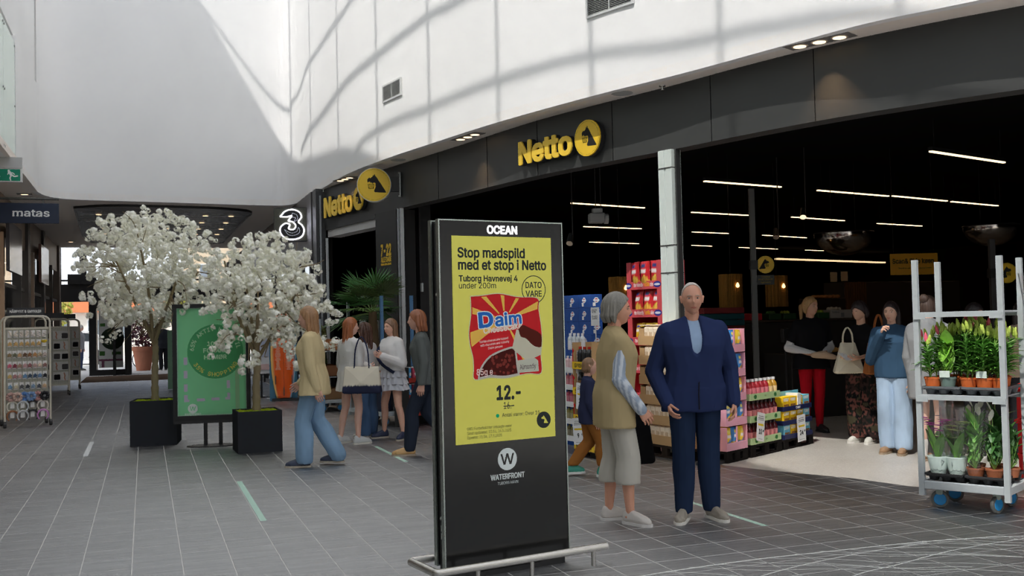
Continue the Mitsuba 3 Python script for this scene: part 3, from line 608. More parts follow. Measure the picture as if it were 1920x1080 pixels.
fl3 = Polygon(bez([(.02, .22), (.1, .18), (.11, .1), (.05, .06), (.08, .13), (.0, .15), (.02, .22)], 4)).buffer(0); fl4 = Polygon(bez([(-.14, -.1), (-.06, -.2), (.06, -.21), (.15, -.15), (.13, -.06), (.1, -.14), (.0, -.17), (-.08, -.14), (-.14, -.1)], 4)).buffer(0)
part(sg3, 'flame_lines', up(ext(shapely.union_all([fl3.buffer(.008).difference(fl3.buffer(-.004)), fl4.buffer(.008).difference(fl4.buffer(-.004))]), .016), -.07), (.8, .8, .9), 'matte', False, s3)
for z in (.2, -.2): part(sg3, 'bracket', b2(.35, .55, -.02, .02, z - .02, z + .02), (.02, .02, .02), 'satin', False, s3)

# ------------------------------------------------------------------ ceiling fittings
WARM = (1.0, .70, .42)
def lamp_disc(root, name, x, y, z, r, power=.34):
    part(root, name, cyl((x, y, z - .004), (x, y, z + .004), r, 16), WARM, 'matte', False, light=tuple(power * c for c in WARM))
def downlight(x, y, ang, label, n=3, z=ZS, step=.2, grp=None, power=.36):
    k = thing('recessed_downlight', label, 'ceiling light', grp)
    m = mx((x, y, z), ang); L = step * n
    part(k, 'trim', bx(0, 0, -.003, L + .06, .2, .008, .002), (.18, .17, .16), 'satin', False, m)
    for i in range(n):
        p = (m @ np.array([(i - (n - 1) / 2) * step, 0, 0, 1]))[:3]
        part(k, 'ring', mx_mesh(lathe([(.062, -.012), (.078, -.012), (.078, -.005), (.062, -.005)], 18), p), (.5, .42, .34), 'satin', 30)
        lamp_disc(k, 'lamp', p[0], p[1], z - .012, .06, power)
    if n == 3: scene[k + '_beam'] = {'type': 'spot', 'to_world': T().look_at(origin=[x, y, z - .03], target=[x + .03, y, z - 1], up=[0, 1, 0]), 'cutoff_angle': 38.0, 'beam_width': 20.0, 'intensity': {'type': 'rgb', 'value': [.55, .36, .2]}}
def mx_mesh(mesh, p): 
    q = mesh.copy(); q.apply_translation(p); return q
def between(y, f=.5):
    """middle of the soffit strip at y"""
    a = np.interp(-y, -FASs[:, 1], FASs[:, 0]); b = np.interp(-y, -WALs[:, 1], WALs[:, 0]); return b * (1 - f) + a * f
for y, lab in ((7.86, 'row of three lit downlights in the soffit over the right end of the dark fascia'), (13.25, 'row of three lit downlights in the soffit left of the large yellow lettering'), (17.6, 'row of three small lit downlights in the soffit above the projecting round sign')):
    t = onfas(y)[1]; downlight(between(y, .45), y, math.atan2(t[1], t[0]), lab)
for y, lab in ((10.3, 'round flush speaker in the soffit above the large yellow lettering'), (15.4, 'round flush speaker in the soffit right of the projecting sign'), (19.2, 'round flush speaker in the soffit above the dark column')):
    k = thing('ceiling_speaker', lab, 'speaker'); put(k, cat(lathe([(0, -.008), (.11, -.008), (.125, -.001), (.125, .004), (0, .004)], 28)), (.42, .42, .40), 'satin', 30, mx((between(y), y, ZS)))
for y, lab in ((9.85, 'small sprinkler head under the soffit over the wide entrance'), (19.0, 'small sprinkler head under the soffit near the glowing 3')):
    k = thing('sprinkler', lab, 'sprinkler'); x = between(y, .75)
    put(k, cat(cyl((x, y, ZS), (x, y, ZS - .012), .035, 16), cyl((x, y, ZS), (x, y, ZS - .05), .012, 10), cyl((x, y, ZS - .05), (x, y, ZS - .055), .022, 12)), (.7, .7, .68), 'metal')
# air grilles high on the white wall
def wallpt(y, z):
    i = int(np.argmin(np.abs(WALs[:, 1] - y))); t = WALs[i + 1] - WALs[i - 1]; t /= np.linalg.norm(t); return mx((np.interp(-y, -WALs[:, 1], WALs[:, 0]), y, z), math.atan2(t[1], t[0]))
for (y, z, w, h, lab) in ((15.02, 5.02, .66, .27, 'smaller grey air grille on the white wall, left'), (10.2, 5.05, .72, .27, 'larger grey air grille on the white wall above the large yellow lettering')):
    k = thing('air_grille', lab, 'air grille'); m = wallpt(y, z)
    part(k, 'frame', up(ext(sbox(-w / 2, -h / 2, w / 2, h / 2).difference(sbox(-w / 2 + .025, -h / 2 + .025, w / 2 - .025, h / 2 - .025)), .025), .0), (.55, .56, .55), 'satin', False, m)
    part(k, 'dark_back', up(ext(sbox(-w / 2 + .02, -h / 2 + .02, w / 2 - .02, h / 2 - .02), .004), .0), (.03, .03, .03), 'matte', False, m)
    part(k, 'middle_bar', b2(-.006, .006, -.024, -.004, -h / 2 + .02, h / 2 - .02), (.5, .51, .5), 'satin', False, m)
    for i in range(11): part(k, 'slat', bx(0, -.014, -h / 2 + .036 + i * (h - .072) / 10, w - .05, .016, .004), (.38, .39, .38), 'satin', False, m @ mx((0, 0, 0)))
# dark recessed panel with lights over the passage
dp = thing('slatted_ceiling_panel', 'dark ceiling panel with light strips and downlights over the passage', 'ceiling panel')
pan = Polygon(bez([(-1.32, 22.5), (-.6, 22.05), (.6, 22.1), (1.6, 22.3), (2.2, 22.85), (2.22, 24)], 6).tolist() + [(2.2, 31.2), (1.9, 31.6), (-1.4, 31.3), (-1.5, 29)]).buffer(0)
for i in range(19):
    y = 22.0 + i * .52; g = pan.intersection(sbox(-2, y, 3, y + .5))
    if g.area > .02: part(dp, 'board', ext(g, .03, ZS - .04), (.028, .028, .03), 'satin', False)
part(dp, 'rim', ext(pan.buffer(.02).difference(pan.buffer(-.02)), .05, ZS - .05), (.02, .02, .02), 'satin', False)
for y in (23.55, 25.1, 26.7, 28.25):
    part(dp, 'steel_strip', b2(-1.25, 2.1, y, y + .03, ZS - .052, ZS - .04), (.5, .5, .5), 'metal', False)
    part(dp, 'lamp_row', cat(*[cyl((x, y + .015, ZS - .060), (x, y + .015, ZS - .052), .06, 16) for x in (-.9, -.2, .55, 1.3, 1.85)]), WARM, 'matte', False, light=tuple(.3 * c for c in WARM), kind='stuff', label='row of small warm lamps')
for x, y, lab in ((-2.05, 20.6, 'single lit downlight in the left soffit above the navy hanging sign'), (-2.0, 24.6, 'single lit downlight in the passage ceiling behind the navy hanging sign'), (-1.95, 31.5, 'single lit downlight at the far left end of the passage ceiling'), (-2.05, 15.6, 'single lit downlight in the left soffit beside the exit sign')):
    downlight(x, y, 0, lab, 1, power=.32)
# emergency exit sign
ex = thing('exit_sign', 'green emergency exit sign with a running figure and an arrow under the left soffit', 'exit sign'); em = mx((-1.9, 16.3, 3.77), -.0)
part(ex, 'housing', b2(-.36, .25, -.02, .05, -.1, .1, .005), (.6, .62, .6), 'satin', False, em); part(ex, 'mount', b2(-.36, .25, -.03, .06, .1, .26), (.45, .45, .44), 'satin', False, em)
part(ex, 'face', up(ext(sbox(-.35, -.085, .225, .085), .003), -.02), (.0, .23, .13), 'satin', False, em)
man = shapely.union_all([tl(disc(.016), .075, .062), LineString([(.08, .045), (.11, .0)]).buffer(.018), LineString([(.11, .0), (.15, -.02), (.19, -.01)]).buffer(.009), LineString([(.11, .0), (.09, -.045), (.1, -.075)]).buffer(.009), LineString([(.085, .035), (.13, .03), (.15, .01)]).buffer(.007), LineString([(.08, .04), (.06, .01)]).buffer(.007)])
arr = sbox(-.075, -.03, -.055, .05).union(Polygon([(-.1, -.02), (-.03, -.02), (-.065, -.06)]))
part(ex, 'figure', up(ext(man, .002), -.023), (.8, .85, .82), 'matte', False, em, label='white running figure'); part(ex, 'arrow', up(ext(arr, .002), -.023), (.8, .85, .82), 'matte', False, em, label='white arrow'); part(ex, 'door', up(ext(sbox(-.2, -.06, -.14, .06), .002), -.023), (.8, .85, .82), 'matte', False, em)

# ------------------------------------------------------------------ shops along the left side
struct('shopfront_left')
LX = -2.42
BRN, FRM = lin((150, 132, 116)), lin((62, 58, 54))
put('shopfront_left', cat(b2(LX - .3, LX, 17.9, 33.6, 3.25, ZS), b2(LX - .12, LX, 12.6, 33.6, 0, .06), b2(LX - .3, LX + .02, 12.6, 17.9, 3.4, ZS)), BRN, 'satin', False)
for i, (y, w, c) in enumerate(((13.0, .3, FRM), (17.8, .14, FRM), (20.3, .1, lin((170, 140, 112))), (23.0, .08, FRM), (24.6, .5, FRM), (25.6, .16, lin((150, 132, 116))), (28.2, .4, FRM), (30.5, .12, FRM), (33.2, .5, lin((110, 98, 88))))):
    part('shopfront_left', 'pillar', b2(LX - .22, LX + .06, y - w / 2, y + w / 2, 0, ZS if w > .25 else 3.3), c, 'satin', False)
for i, (y0, y1) in enumerate(((13.2, 15.4), (15.4, 17.72), (17.9, 20.2), (20.4, 22.9), (23.1, 24.3), (25.7, 28.0), (28.4, 30.4), (30.6, 32.9))):
    part('shopfront_left', 'glass_pane', b2(LX - .035, LX - .025, y0, y1, .06, 3.25), (.9, .95, .92), 'pane', False)
    part('shopfront_left', 'transom', b2(LX - .06, LX, y0, y1, 2.35, 2.42), FRM, 'satin', False)
struct('wall_shop_left_back'); put('wall_shop_left_back', cat(b2(-5.6, -5.4, 12.6, 33.6, 0, ZS), b2(-5.6, LX - .3, 33.4, 33.6, 0, ZS), b2(-5.6, LX - .3, 12.5, 12.6, 0, ZS)), lin((120, 108, 96)), 'matte', False)
for i, (y, z, c) in enumerate(((18.6, 1.2, (150, 140, 128)), (21.3, 1.1, (92, 80, 70)), (26.4, 1.3, (120, 116, 110)))):
    k = thing('shop_shelf', ('pale display shelf behind the left shop window nearest the hair accessory rack', 'brown display shelf behind the left shop window beyond the hair accessory rack', 'grey display shelf behind the far left shop window')[i], 'shelf')
    part(k, 'upright', cat(b2(-4.1, -3.2, y - .02, y + .02, 0, z + .8), b2(-4.1, -3.2, y + 1.18, y + 1.22, 0, z + .8)), lin(c), 'satin', False)
    for zz in (.3, .75, 1.2, 1.65): part(k, 'board', b2(-4.1, -3.2, y, y + 1.2, zz, zz + .03), lin(c), 'satin', False)
# hanging shop signs
ms = thing('hanging_sign', 'navy hanging sign lettered matas on a rail, far left', 'sign'); mm = mx((-2.02, 18.6, 3.47), .0)
part(ms, 'board', b2(-.75, .69, -.03, .03, -.175, .16, .003), lin((28, 40, 62)), 'satin', False, mm)
mt = text('matas', .115, .27, -.06, w=.56, align='c', fat=.0)
for x in (.0, .055, .115, .33): mt = mt.union(sbox(x - .014, -.06, x + .022, -.05))
part(ms, 'lettering', up(ext(mt, .006), -.03), (.82, .83, .82), 'matte', False, mm, label='white lettering')
part(ms, 'rail', cyl((-.9, 0, .235), (.69, 0, .235), .02, 10), (.08, .08, .07), 'satin', 30, mm)
for x in (-.55, .45): part(ms, 'hanger', b2(x - .012, x + .012, -.01, .01, .15, .235), (.08, .08, .07), 'satin', False, mm)
for i, (y, z, c, l) in enumerate(((21.2, 3.05, (62, 58, 60), 'dark flat screen hanging at the left shopfront under the navy sign'), (27.2, 3.1, (130, 96, 84), 'small brownish hanging board at the far left shopfront'))):
    k = thing('hanging_board', l, 'sign'); part(k, 'panel', b2(LX + .1, LX + .16, y - 1.0, y + 1.0, z - .45, z + .45, .004), lin(c), 'gloss', False); part(k, 'bracket', b2(LX, LX + .1, y - .05, y + .05, z + .3, z + .4), FRM, 'satin', False)
rd = thing('window_sticker', 'red square sticker with white lettering on the left shop window', 'sticker'); put(rd, b2(LX - .02, LX - .015, 15.55, 16.15, 2.55, 2.9), lin((196, 72, 66)), 'satin', False)
part(rd, 'word', up(ext(text('ono', .1, -.2, -.04, w=.4), .003), 0), (.8, .75, .75), 'matte', False, mx((LX - .014, 15.85, 2.72), PI / 2))
# exit doors at the end of the passage
struct('door_1')
EY = 35.6
DK = (.012, .012, .013)
put('door_1', cat(b2(-4.0, 3.2, EY, EY + .15, 2.42, 2.98), b2(-1.95, -1.75, EY, EY + .2, 2.9, 4.6), b2(-4, 3.2, EY, EY + .1, 3.08, 3.13)), DK, 'satin', False)
part('door_1', 'header_sign', b2(-2.3, -1.45, EY - .1, EY, 2.98, 3.3), DK, 'satin', False)
for x in (-2.55, .9, 2.9): part('door_1', 'mullion', b2(x - .05, x + .05, EY, EY + .1, 0, 4.6), DK, 'satin', False)
part('door_1', 'glass_pane', b2(-4, 3.2, EY + .05, EY + .06, 3.13, 4.6), (.9, .9, .9), 'pane', False)
rvd = thing('revolving_door', 'black framed revolving door with a white poster on its curved wall at the end of the passage', 'door')
part(rvd, 'drum_wall', cat(b2(-1.72, -1.5, 36.2, 37.4, 0, 2.45), b2(-.62, -.42, 35.9, 37.2, 0, 2.45), b2(-1.72, -.42, 36.2, 36.35, 0, .18), b2(-1.72, -.42, 36.2, 36.35, 2.2, 2.45)), DK, 'satin', False)
part(rvd, 'leaf', b2(-.98, -.9, 35.75, 36.6, 0, 2.4), DK, 'satin', False, label='open door leaf')
wp = part(rvd, 'poster', b2(-1.42, -.68, 36.16, 36.18, .25, 2.15), lin((205, 208, 206)), 'satin', False, label='white poster with green marks')
part(wp, 'disc', up(ext(disc(.36), .004), 36.15), lin((44, 56, 44)), 'matte', False, mx((-1.0, 0, 1.2)))
for (x, z, w, h, c) in ((-1.3, 1.66, .16, .1, (70, 110, 60)), (-.86, 1.68, .26, .1, (70, 110, 60)), (-1.32, .72, .16, .14, (70, 110, 60)), (-.88, .72, .28, .09, (70, 110, 60)), (-1.05, .5, .74, .06, (120, 80, 100)), (-1.3, .38, .08, .24, (120, 80, 100))):
    part(wp, 'mark', b2(x - w / 2, x + w / 2, 36.15, 36.16, z - h / 2, z + h / 2), lin(c), 'matte', False)
mt_ = thing('entrance_mat', 'brown ribbed entrance mat at the far end of the passage', 'mat'); put(mt_, b2(-1.75, 2.9, 31.6, 35.4, 0, .008), lin((104, 88, 76)), 'matte', False)

# ------------------------------------------------------------------ the street outside
struct('pavement'); put('pavement', b2(-30, 60, 33.6, 90, -.1, -.002), (.62, .61, .59), 'matte', False)
bd = thing('street_building', 'pale street building with orange roofs and rows of windows seen through the exit', 'building')
part(bd, 'wall', b2(-22, 22, 66, 74, 0, 2.55), (.80, .78, .72), 'matte', False)
for i in range(16):
    x = -12 + i * 1.75
    for z in (.9,):
        w = part(bd, 'window', b2(x, x + .8, 65.93, 66.02, z, z + 1.25), (.75, .75, .73), 'satin', False); part(w, 'window_glass', b2(x + .08, x + .72, 65.9, 65.94, z + .08, z + 1.17), (.2, .24, .28), 'gloss', False)
part(bd, 'roof', (np.array([[-22, 65.6, 2.55], [22, 65.6, 2.55], [22, 70, 3.5], [-22, 70, 3.5], [-22, 74.4, 2.55], [22, 74.4, 2.55]], float), np.array([[0, 1, 2], [0, 2, 3], [3, 2, 5], [3, 5, 4], [0, 3, 4], [1, 5, 2]])), lin((196, 120, 84)), 'matte', False)
b3_ = thing('street_building', 'tall cream street building behind the second blossom tree', 'building')
part(b3_, 'wall', b2(2.2, 12, 60, 64, 0, 9.5), lin((226, 206, 176)), 'matte', False)
for i in range(5):
    for z in (1.2, 3.6, 6.0):
        x = 2.9 + i * 1.6; w = part(b3_, 'window', b2(x, x + .9, 59.93, 60.02, z, z + 1.5), (.8, .8, .78), 'satin', False); part(w, 'window_glass', b2(x + .08, x + .82, 59.9, 59.94, z + .08, z + 1.42), (.25, .3, .36), 'gloss', False)
car = thing('parked_car', 'white parked car outside the exit beyond the sock racks', 'car'); cm = mx((-3.3, 48.5, 0), 0)
prof = Polygon(bez([(-2.1, .35), (-2.15, .75), (-1.9, .95), (-1.3, 1.02), (-.75, 1.45), (.3, 1.5), (1.1, 1.42), (1.75, 1.0), (2.1, .9), (2.15, .45), (2.05, .3), (-2.1, .35)], 5)).buffer(0)
part(car, 'body', up(ext(prof, 1.7), .85), (.85, .85, .85), 'gloss', 30, cm); part(car, 'side_windows', up(ext(Polygon([(-1.1, 1.02), (-.7, 1.38), (.3, 1.42), (1.0, 1.36), (1.4, 1.02)]), 1.72), .86), (.05, .06, .07), 'gloss', False, cm)
for x in (-1.35, 1.35):
    for s in (-1, 1): part(car, 'wheel', cyl((x, s * .72, .32), (x, s * .88, .32), .32, 20), (.03, .03, .03), 'satin', 30, cm)
pot = thing('terracotta_pot', 'terracotta pot holding a dark red shrub outside the exit', 'pot')
PX, PY = -.05, 39.2
part(pot, 'pot', mx_mesh(lathe([(0, 0), (.24, 0), (.36, .72), (.40, .72), (.40, .86), (.35, .86), (.33, .8), (0, .8)], 28), (PX, PY, 0)), lin((190, 128, 104)), 'matte')
shr = M(); rr = np.random.default_rng(4)
for i in range(520):
    d = rr.normal(size=3); d /= np.linalg.norm(d); p = np.array([PX, PY, 1.45]) + d * [.55, .5, .75] * rr.uniform(.3, 1) ** .6; a, b = rr.normal(size=3) * .055, rr.normal(size=3) * .03
    shr.add((np.array([p, p + a + b, p + 2 * a, p + a - b]), np.array([[0, 1, 2], [0, 2, 3]])), lin((92 + rr.integers(-20, 20), 52, 62)))
rs = thing('red_shrub', 'dark red leafy shrub growing in the terracotta pot outside', 'shrub'); part(rs, 'foliage', shr, bsdf='leaf', smooth=False, kind='stuff')
part(rs, 'stems', cat(*[cyl((PX, PY, .78), (PX + rr.normal() * .25, PY + rr.normal() * .2, 1.6), .015, 6) for _ in range(7)]), lin((80, 60, 50)), 'matte')
bk = thing('bicycle', 'orange bicycle parked outside behind the trunk of the larger tree', 'bicycle'); bm = mx((.35, 41.5, 0), .35)
for x in (-.52, .52):
    th = np.linspace(0, 2 * PI, 29)[:-1]; part(bk, 'wheel', cat(tube(np.stack([x + .33 * np.cos(th), th * 0, .34 + .33 * np.sin(th)], 1), .016, 6, True), *[cyl((x, 0, .34), (x + .32 * math.cos(a), 0, .34 + .32 * math.sin(a)), .002, 4) for a in th[::3]]), (.03, .03, .03), 'satin', 30, bm)
part(bk, 'bike_frame', cat(*[cyl(a, b, .018, 8) for a, b in (((-.52, 0, .34), (-.1, 0, .3)), ((-.1, 0, .3), (-.25, 0, .85)), ((-.52, 0, .34), (-.22, 0, .75)), ((-.1, 0, .3), (.38, 0, .72)), ((-.22, 0, .76), (.36, 0, .82)), ((.36, 0, .9), (.52, 0, .34)))]), lin((220, 96, 50)), 'satin', 30, bm)
part(bk, 'handlebar', cat(cyl((.36, 0, .9), (.33, 0, 1.02), .014, 8), cyl((.3, -.28, 1.04), (.3, .28, 1.04), .012, 8)), (.05, .05, .05), 'satin', 30, bm); part(bk, 'saddle', bx(-.26, 0, .9, .26, .12, .06, .02), (.03, .03, .03), 'satin', 30, bm)
for i, (x, y) in enumerate(((-4.2, 56.0), (1.8, 57.0))):
    tr = thing('street_tree', ('small yellow-green street tree outside, left of the revolving door', 'small yellow-green street tree outside behind the larger blossom tree')[i], 'tree'); f = M(); rr = np.random.default_rng(20 + i)
    for q in range(700):
        d = rr.normal(size=3); d /= np.linalg.norm(d); p = np.array([x, y, 2.6]) + d * [.8, .8, .9] * rr.uniform(.2, 1) ** .5; a, b = rr.normal(size=3) * .08, rr.normal(size=3) * .06
        f.add((np.array([p, p + a + b, p + 2 * a, p + a - b]), np.array([[0, 1, 2], [0, 2, 3]])), lin((178, 176 + rr.integers(-15, 15), 80)))
    part(tr, 'foliage', f, bsdf='leaf', smooth=False, kind='stuff'); part(tr, 'trunk', tube([(x, y, 0), (x + .05, y, 1.2), (x, y, 2.4)], [.11, .09, .05], 8), lin((110, 96, 84)), 'matte')
# right wall of the passage with its shop window
struct('wall_passage_right')
put('wall_passage_right', cat(b2(3.0, 3.2, 19.45, 33.8, 2.75, ZS), b2(3.02, 3.2, 19.45, 33.8, 0, .12)), lin((58, 54, 52)), 'satin', False)
for y in (19.6, 22.4, 25.2, 28.0, 30.8, 33.6): part('wall_passage_right', 'mullion', b2(2.98, 3.12, y - .06, y + .06, 0, 2.8), DK, 'satin', False)
part('wall_passage_right', 'glass_pane', b2(3.05, 3.06, 19.6, 33.6, .12, 2.75), (.9, .9, .9), 'pane', False)
pg = thing('partition_panel', 'pale green edge of a panel standing left of the green poster', 'panel'); put(pg, b2(.52, .72, 26.2, 26.25, .02, 1.45, .003), lin((112, 150, 118)), 'satin', False)
ob = thing('shop_poster', 'orange poster in the shop window behind the smaller blossom tree', 'poster'); put(ob, b2(2.955, 2.985, 22.45, 23.4, 1.9, 2.25), lin((226, 104, 30)), 'satin', False)
wp2 = thing('poster_board', 'white poster board with a blurred picture left of the orange surfboard', 'poster board')
part(wp2, 'board', b2(2.1, 2.5, 22.0, 22.04, .5, 1.35), (.75, .74, .75), 'satin', False); part(wp2, 'picture', b2(2.12, 2.48, 21.99, 22.0, .85, 1.32), lin((190, 196, 212)), 'satin', False); part(wp2, 'text_block', b2(2.14, 2.46, 21.985, 21.995, .58, .7), lin((222, 190, 186)), 'satin', False); part(wp2, 'stand', cat(b2(2.28, 2.32, 22.0, 22.04, 0, .5), b2(2.1, 2.5, 21.9, 22.15, 0, .02)), DK, 'satin', False)

for i, y in enumerate((15.2, 19.2, 23.4, 29.3)):  # unseen lamps, placed to light the interior of the left shop
    k = thing('unseen_shop_light', ('unseen long light brightening the left shop nearest the camera', 'unseen long light brightening the left shop behind the nearest rack', 'unseen long light brightening the middle of the left shop', 'unseen long light brightening the far end of the left shop')[i], 'ceiling light'); part(k, 'housing', b2(-4.5, -3.3, y - .12, y + .12, 3.3, 3.36), (.3, .3, .3), 'satin', False); part(k, 'tube', b2(-4.45, -3.35, y - .09, y + .09, 3.285, 3.3), WARM, 'matte', False, light=(2.4, 1.9, 1.4)); part(k, 'rods', cat(cyl((-4.2, y, 3.36), (-4.2, y, ZS), .01, 6), cyl((-3.6, y, 3.36), (-3.6, y, ZS), .01, 6)), (.1, .1, .1), 'satin')

# ------------------------------------------------------------------ people
MF = m3.Manifold
def sph(p, r, n=10): return MF.sphere(float(r), n).translate([float(a) for a in p])
def bone(p, q, rp, rq, n=12): return MF.batch_hull([sph(p, rp, n), sph(q, rq, n)])
def hull(*ps, n=12): return MF.batch_hull([sph(p[:3], p[3], n) for p in ps])
def uni(ms): return MF.batch_boolean(list(ms), m3.OpType.Add)
def tm(mf):
    q = mf.to_mesh(); return trimesh.Trimesh(np.array(q.vert_properties[:, :3], float), np.array(q.tri_verts, int), process=False)
def mf(t): return MF(m3.Mesh(np.asarray(t.vertices, np.float32), np.asarray(t.faces, np.uint32)))
def soft(m, edge=.022, it=10, wr=0.0, seed=0, fr=9.0, stretch=(1, 1, .45)):
    t = tm(m.refine_to_length(edge)); trimesh.smoothing.filter_taubin(t, .5, .53, it)
    if wr:
        p = t.vertices * np.array(stretch) * fr; n_ = t.vertex_normals
        t.vertices = t.vertices + n_ * ((meshkit.fbm(p, 3, seed=seed) - .5) * 2 * wr)[:, None]
    return t
def head_mesh(s=1.0):
    """a head centred at the origin, facing +y, .23 high"""
    t = trimesh.creation.icosphere(subdivisions=4); v = t.vertices.copy(); x, y, z = v.T
    zz = z * .118; yy = y * .098; xx = x * .076
    low = np.clip(-z, 0, 1); xx = xx * (1 - .33 * low ** 1.4); yy = np.where(y > 0, yy * (1 - .05 * low), yy * (1 - .38 * low ** 1.2)) + .012 * low ** 2
    yy = np.where((y > 0), np.minimum(yy, .092 + .0 * z), yy)
    fr = np.clip(y, 0, 1) ** 2; g = lambda cx, cz, wx, wz: np.exp(-((xx - cx) / wx) ** 2 - ((zz - cz) / wz) ** 2) * (y > 0)
    yy += .022 * g(0, -.022, .011, .017) + .010 * g(0, .004, .009, .02) - .012 * (g(.031, .006, .016, .011) + g(-.031, .006, .016, .011)) + .006 * (g(.03, .026, .022, .008) + g(-.03, .026, .022, .008))
    yy += .006 * g(0, -.058, .024, .007) + .005 * g(0, -.072, .02, .006) - .004 * g(0, -.0645, .022, .003) + .010 * g(0, -.096, .02, .014) + .005 * (g(.038, -.03, .02, .02) + g(-.038, -.03, .02, .02))
    t.vertices = np.stack([xx, yy, zz], 1) * s
    ears = [hull((sg * .074, -.006, .004, .012), (sg * .082, -.014, .018, .011), (sg * .076, -.006, -.022, .008), n=10).scale([s, s, s]) for sg in (-1, 1)]
    return uni([mf(t)] + ears)
def hand_mesh(side, curl=.5, s=1.0, spread=.12, thumb=.5):
    """hand at the origin, fingers along -z, palm facing +x*(-side) i.e. towards the body, thumb forward (+y)"""
    pc = [(0, -.018, -.008, .016), (0, .018, -.008, .016), (0, -.034, -.085, .0115), (0, .030, -.088, .012), (0, 0, -.05, .016)]
    ms = [MF.batch_hull([sph(p[:3], p[3], 10) for p in pc])]; px = -side
    for k, (y, z, L) in enumerate(((.029, -.088, .074), (.009, -.093, .083), (-.012, -.091, .076), (-.032, -.084, .058))):
        p = np.array([0, y, z]); a = .12; r = .0088
        for j, f in enumerate((.45, .32, .23)):
            a += curl * (.55 if j == 0 else .8); d = np.array([px * math.sin(a), spread * (y - 0) / .03 * .5 * (1 - j * .3), -math.cos(a)]); q = p + d * L * f
            ms.append(bone(p, q, r, r * .92, 10)); p, r = q, r * .92
    p = np.array([px * .006, .024, -.03]); a = thumb
    for j, (L, r) in enumerate(((.036, .0125), (.032, .0098), (.026, .0088))):
        d = np.array([px * math.sin(.35 + .25 * curl * j), math.sin(a) * (1 - .35 * j), -math.cos(a)]); d /= np.linalg.norm(d); q = p + d * L; ms.append(bone(p, q, r, r * .9, 10)); p = q
    return uni(ms).scale([s, s, s])
def align(mfd, o, zdir, yhint):
    """move a manifold so that its -z runs along zdir and its +y near yhint"""
    z = -np.asarray(zdir, float); z /= np.linalg.norm(z); y = np.asarray(yhint, float); y = y - z * (y @ z); y /= np.linalg.norm(y) + 1e-9; x = np.cross(y, z)
    return mfd.transform(np.hstack([np.stack([x, y, z], 1), np.asarray(o, float)[:, None]]).tolist())
SKIN = lin((214, 168, 146))
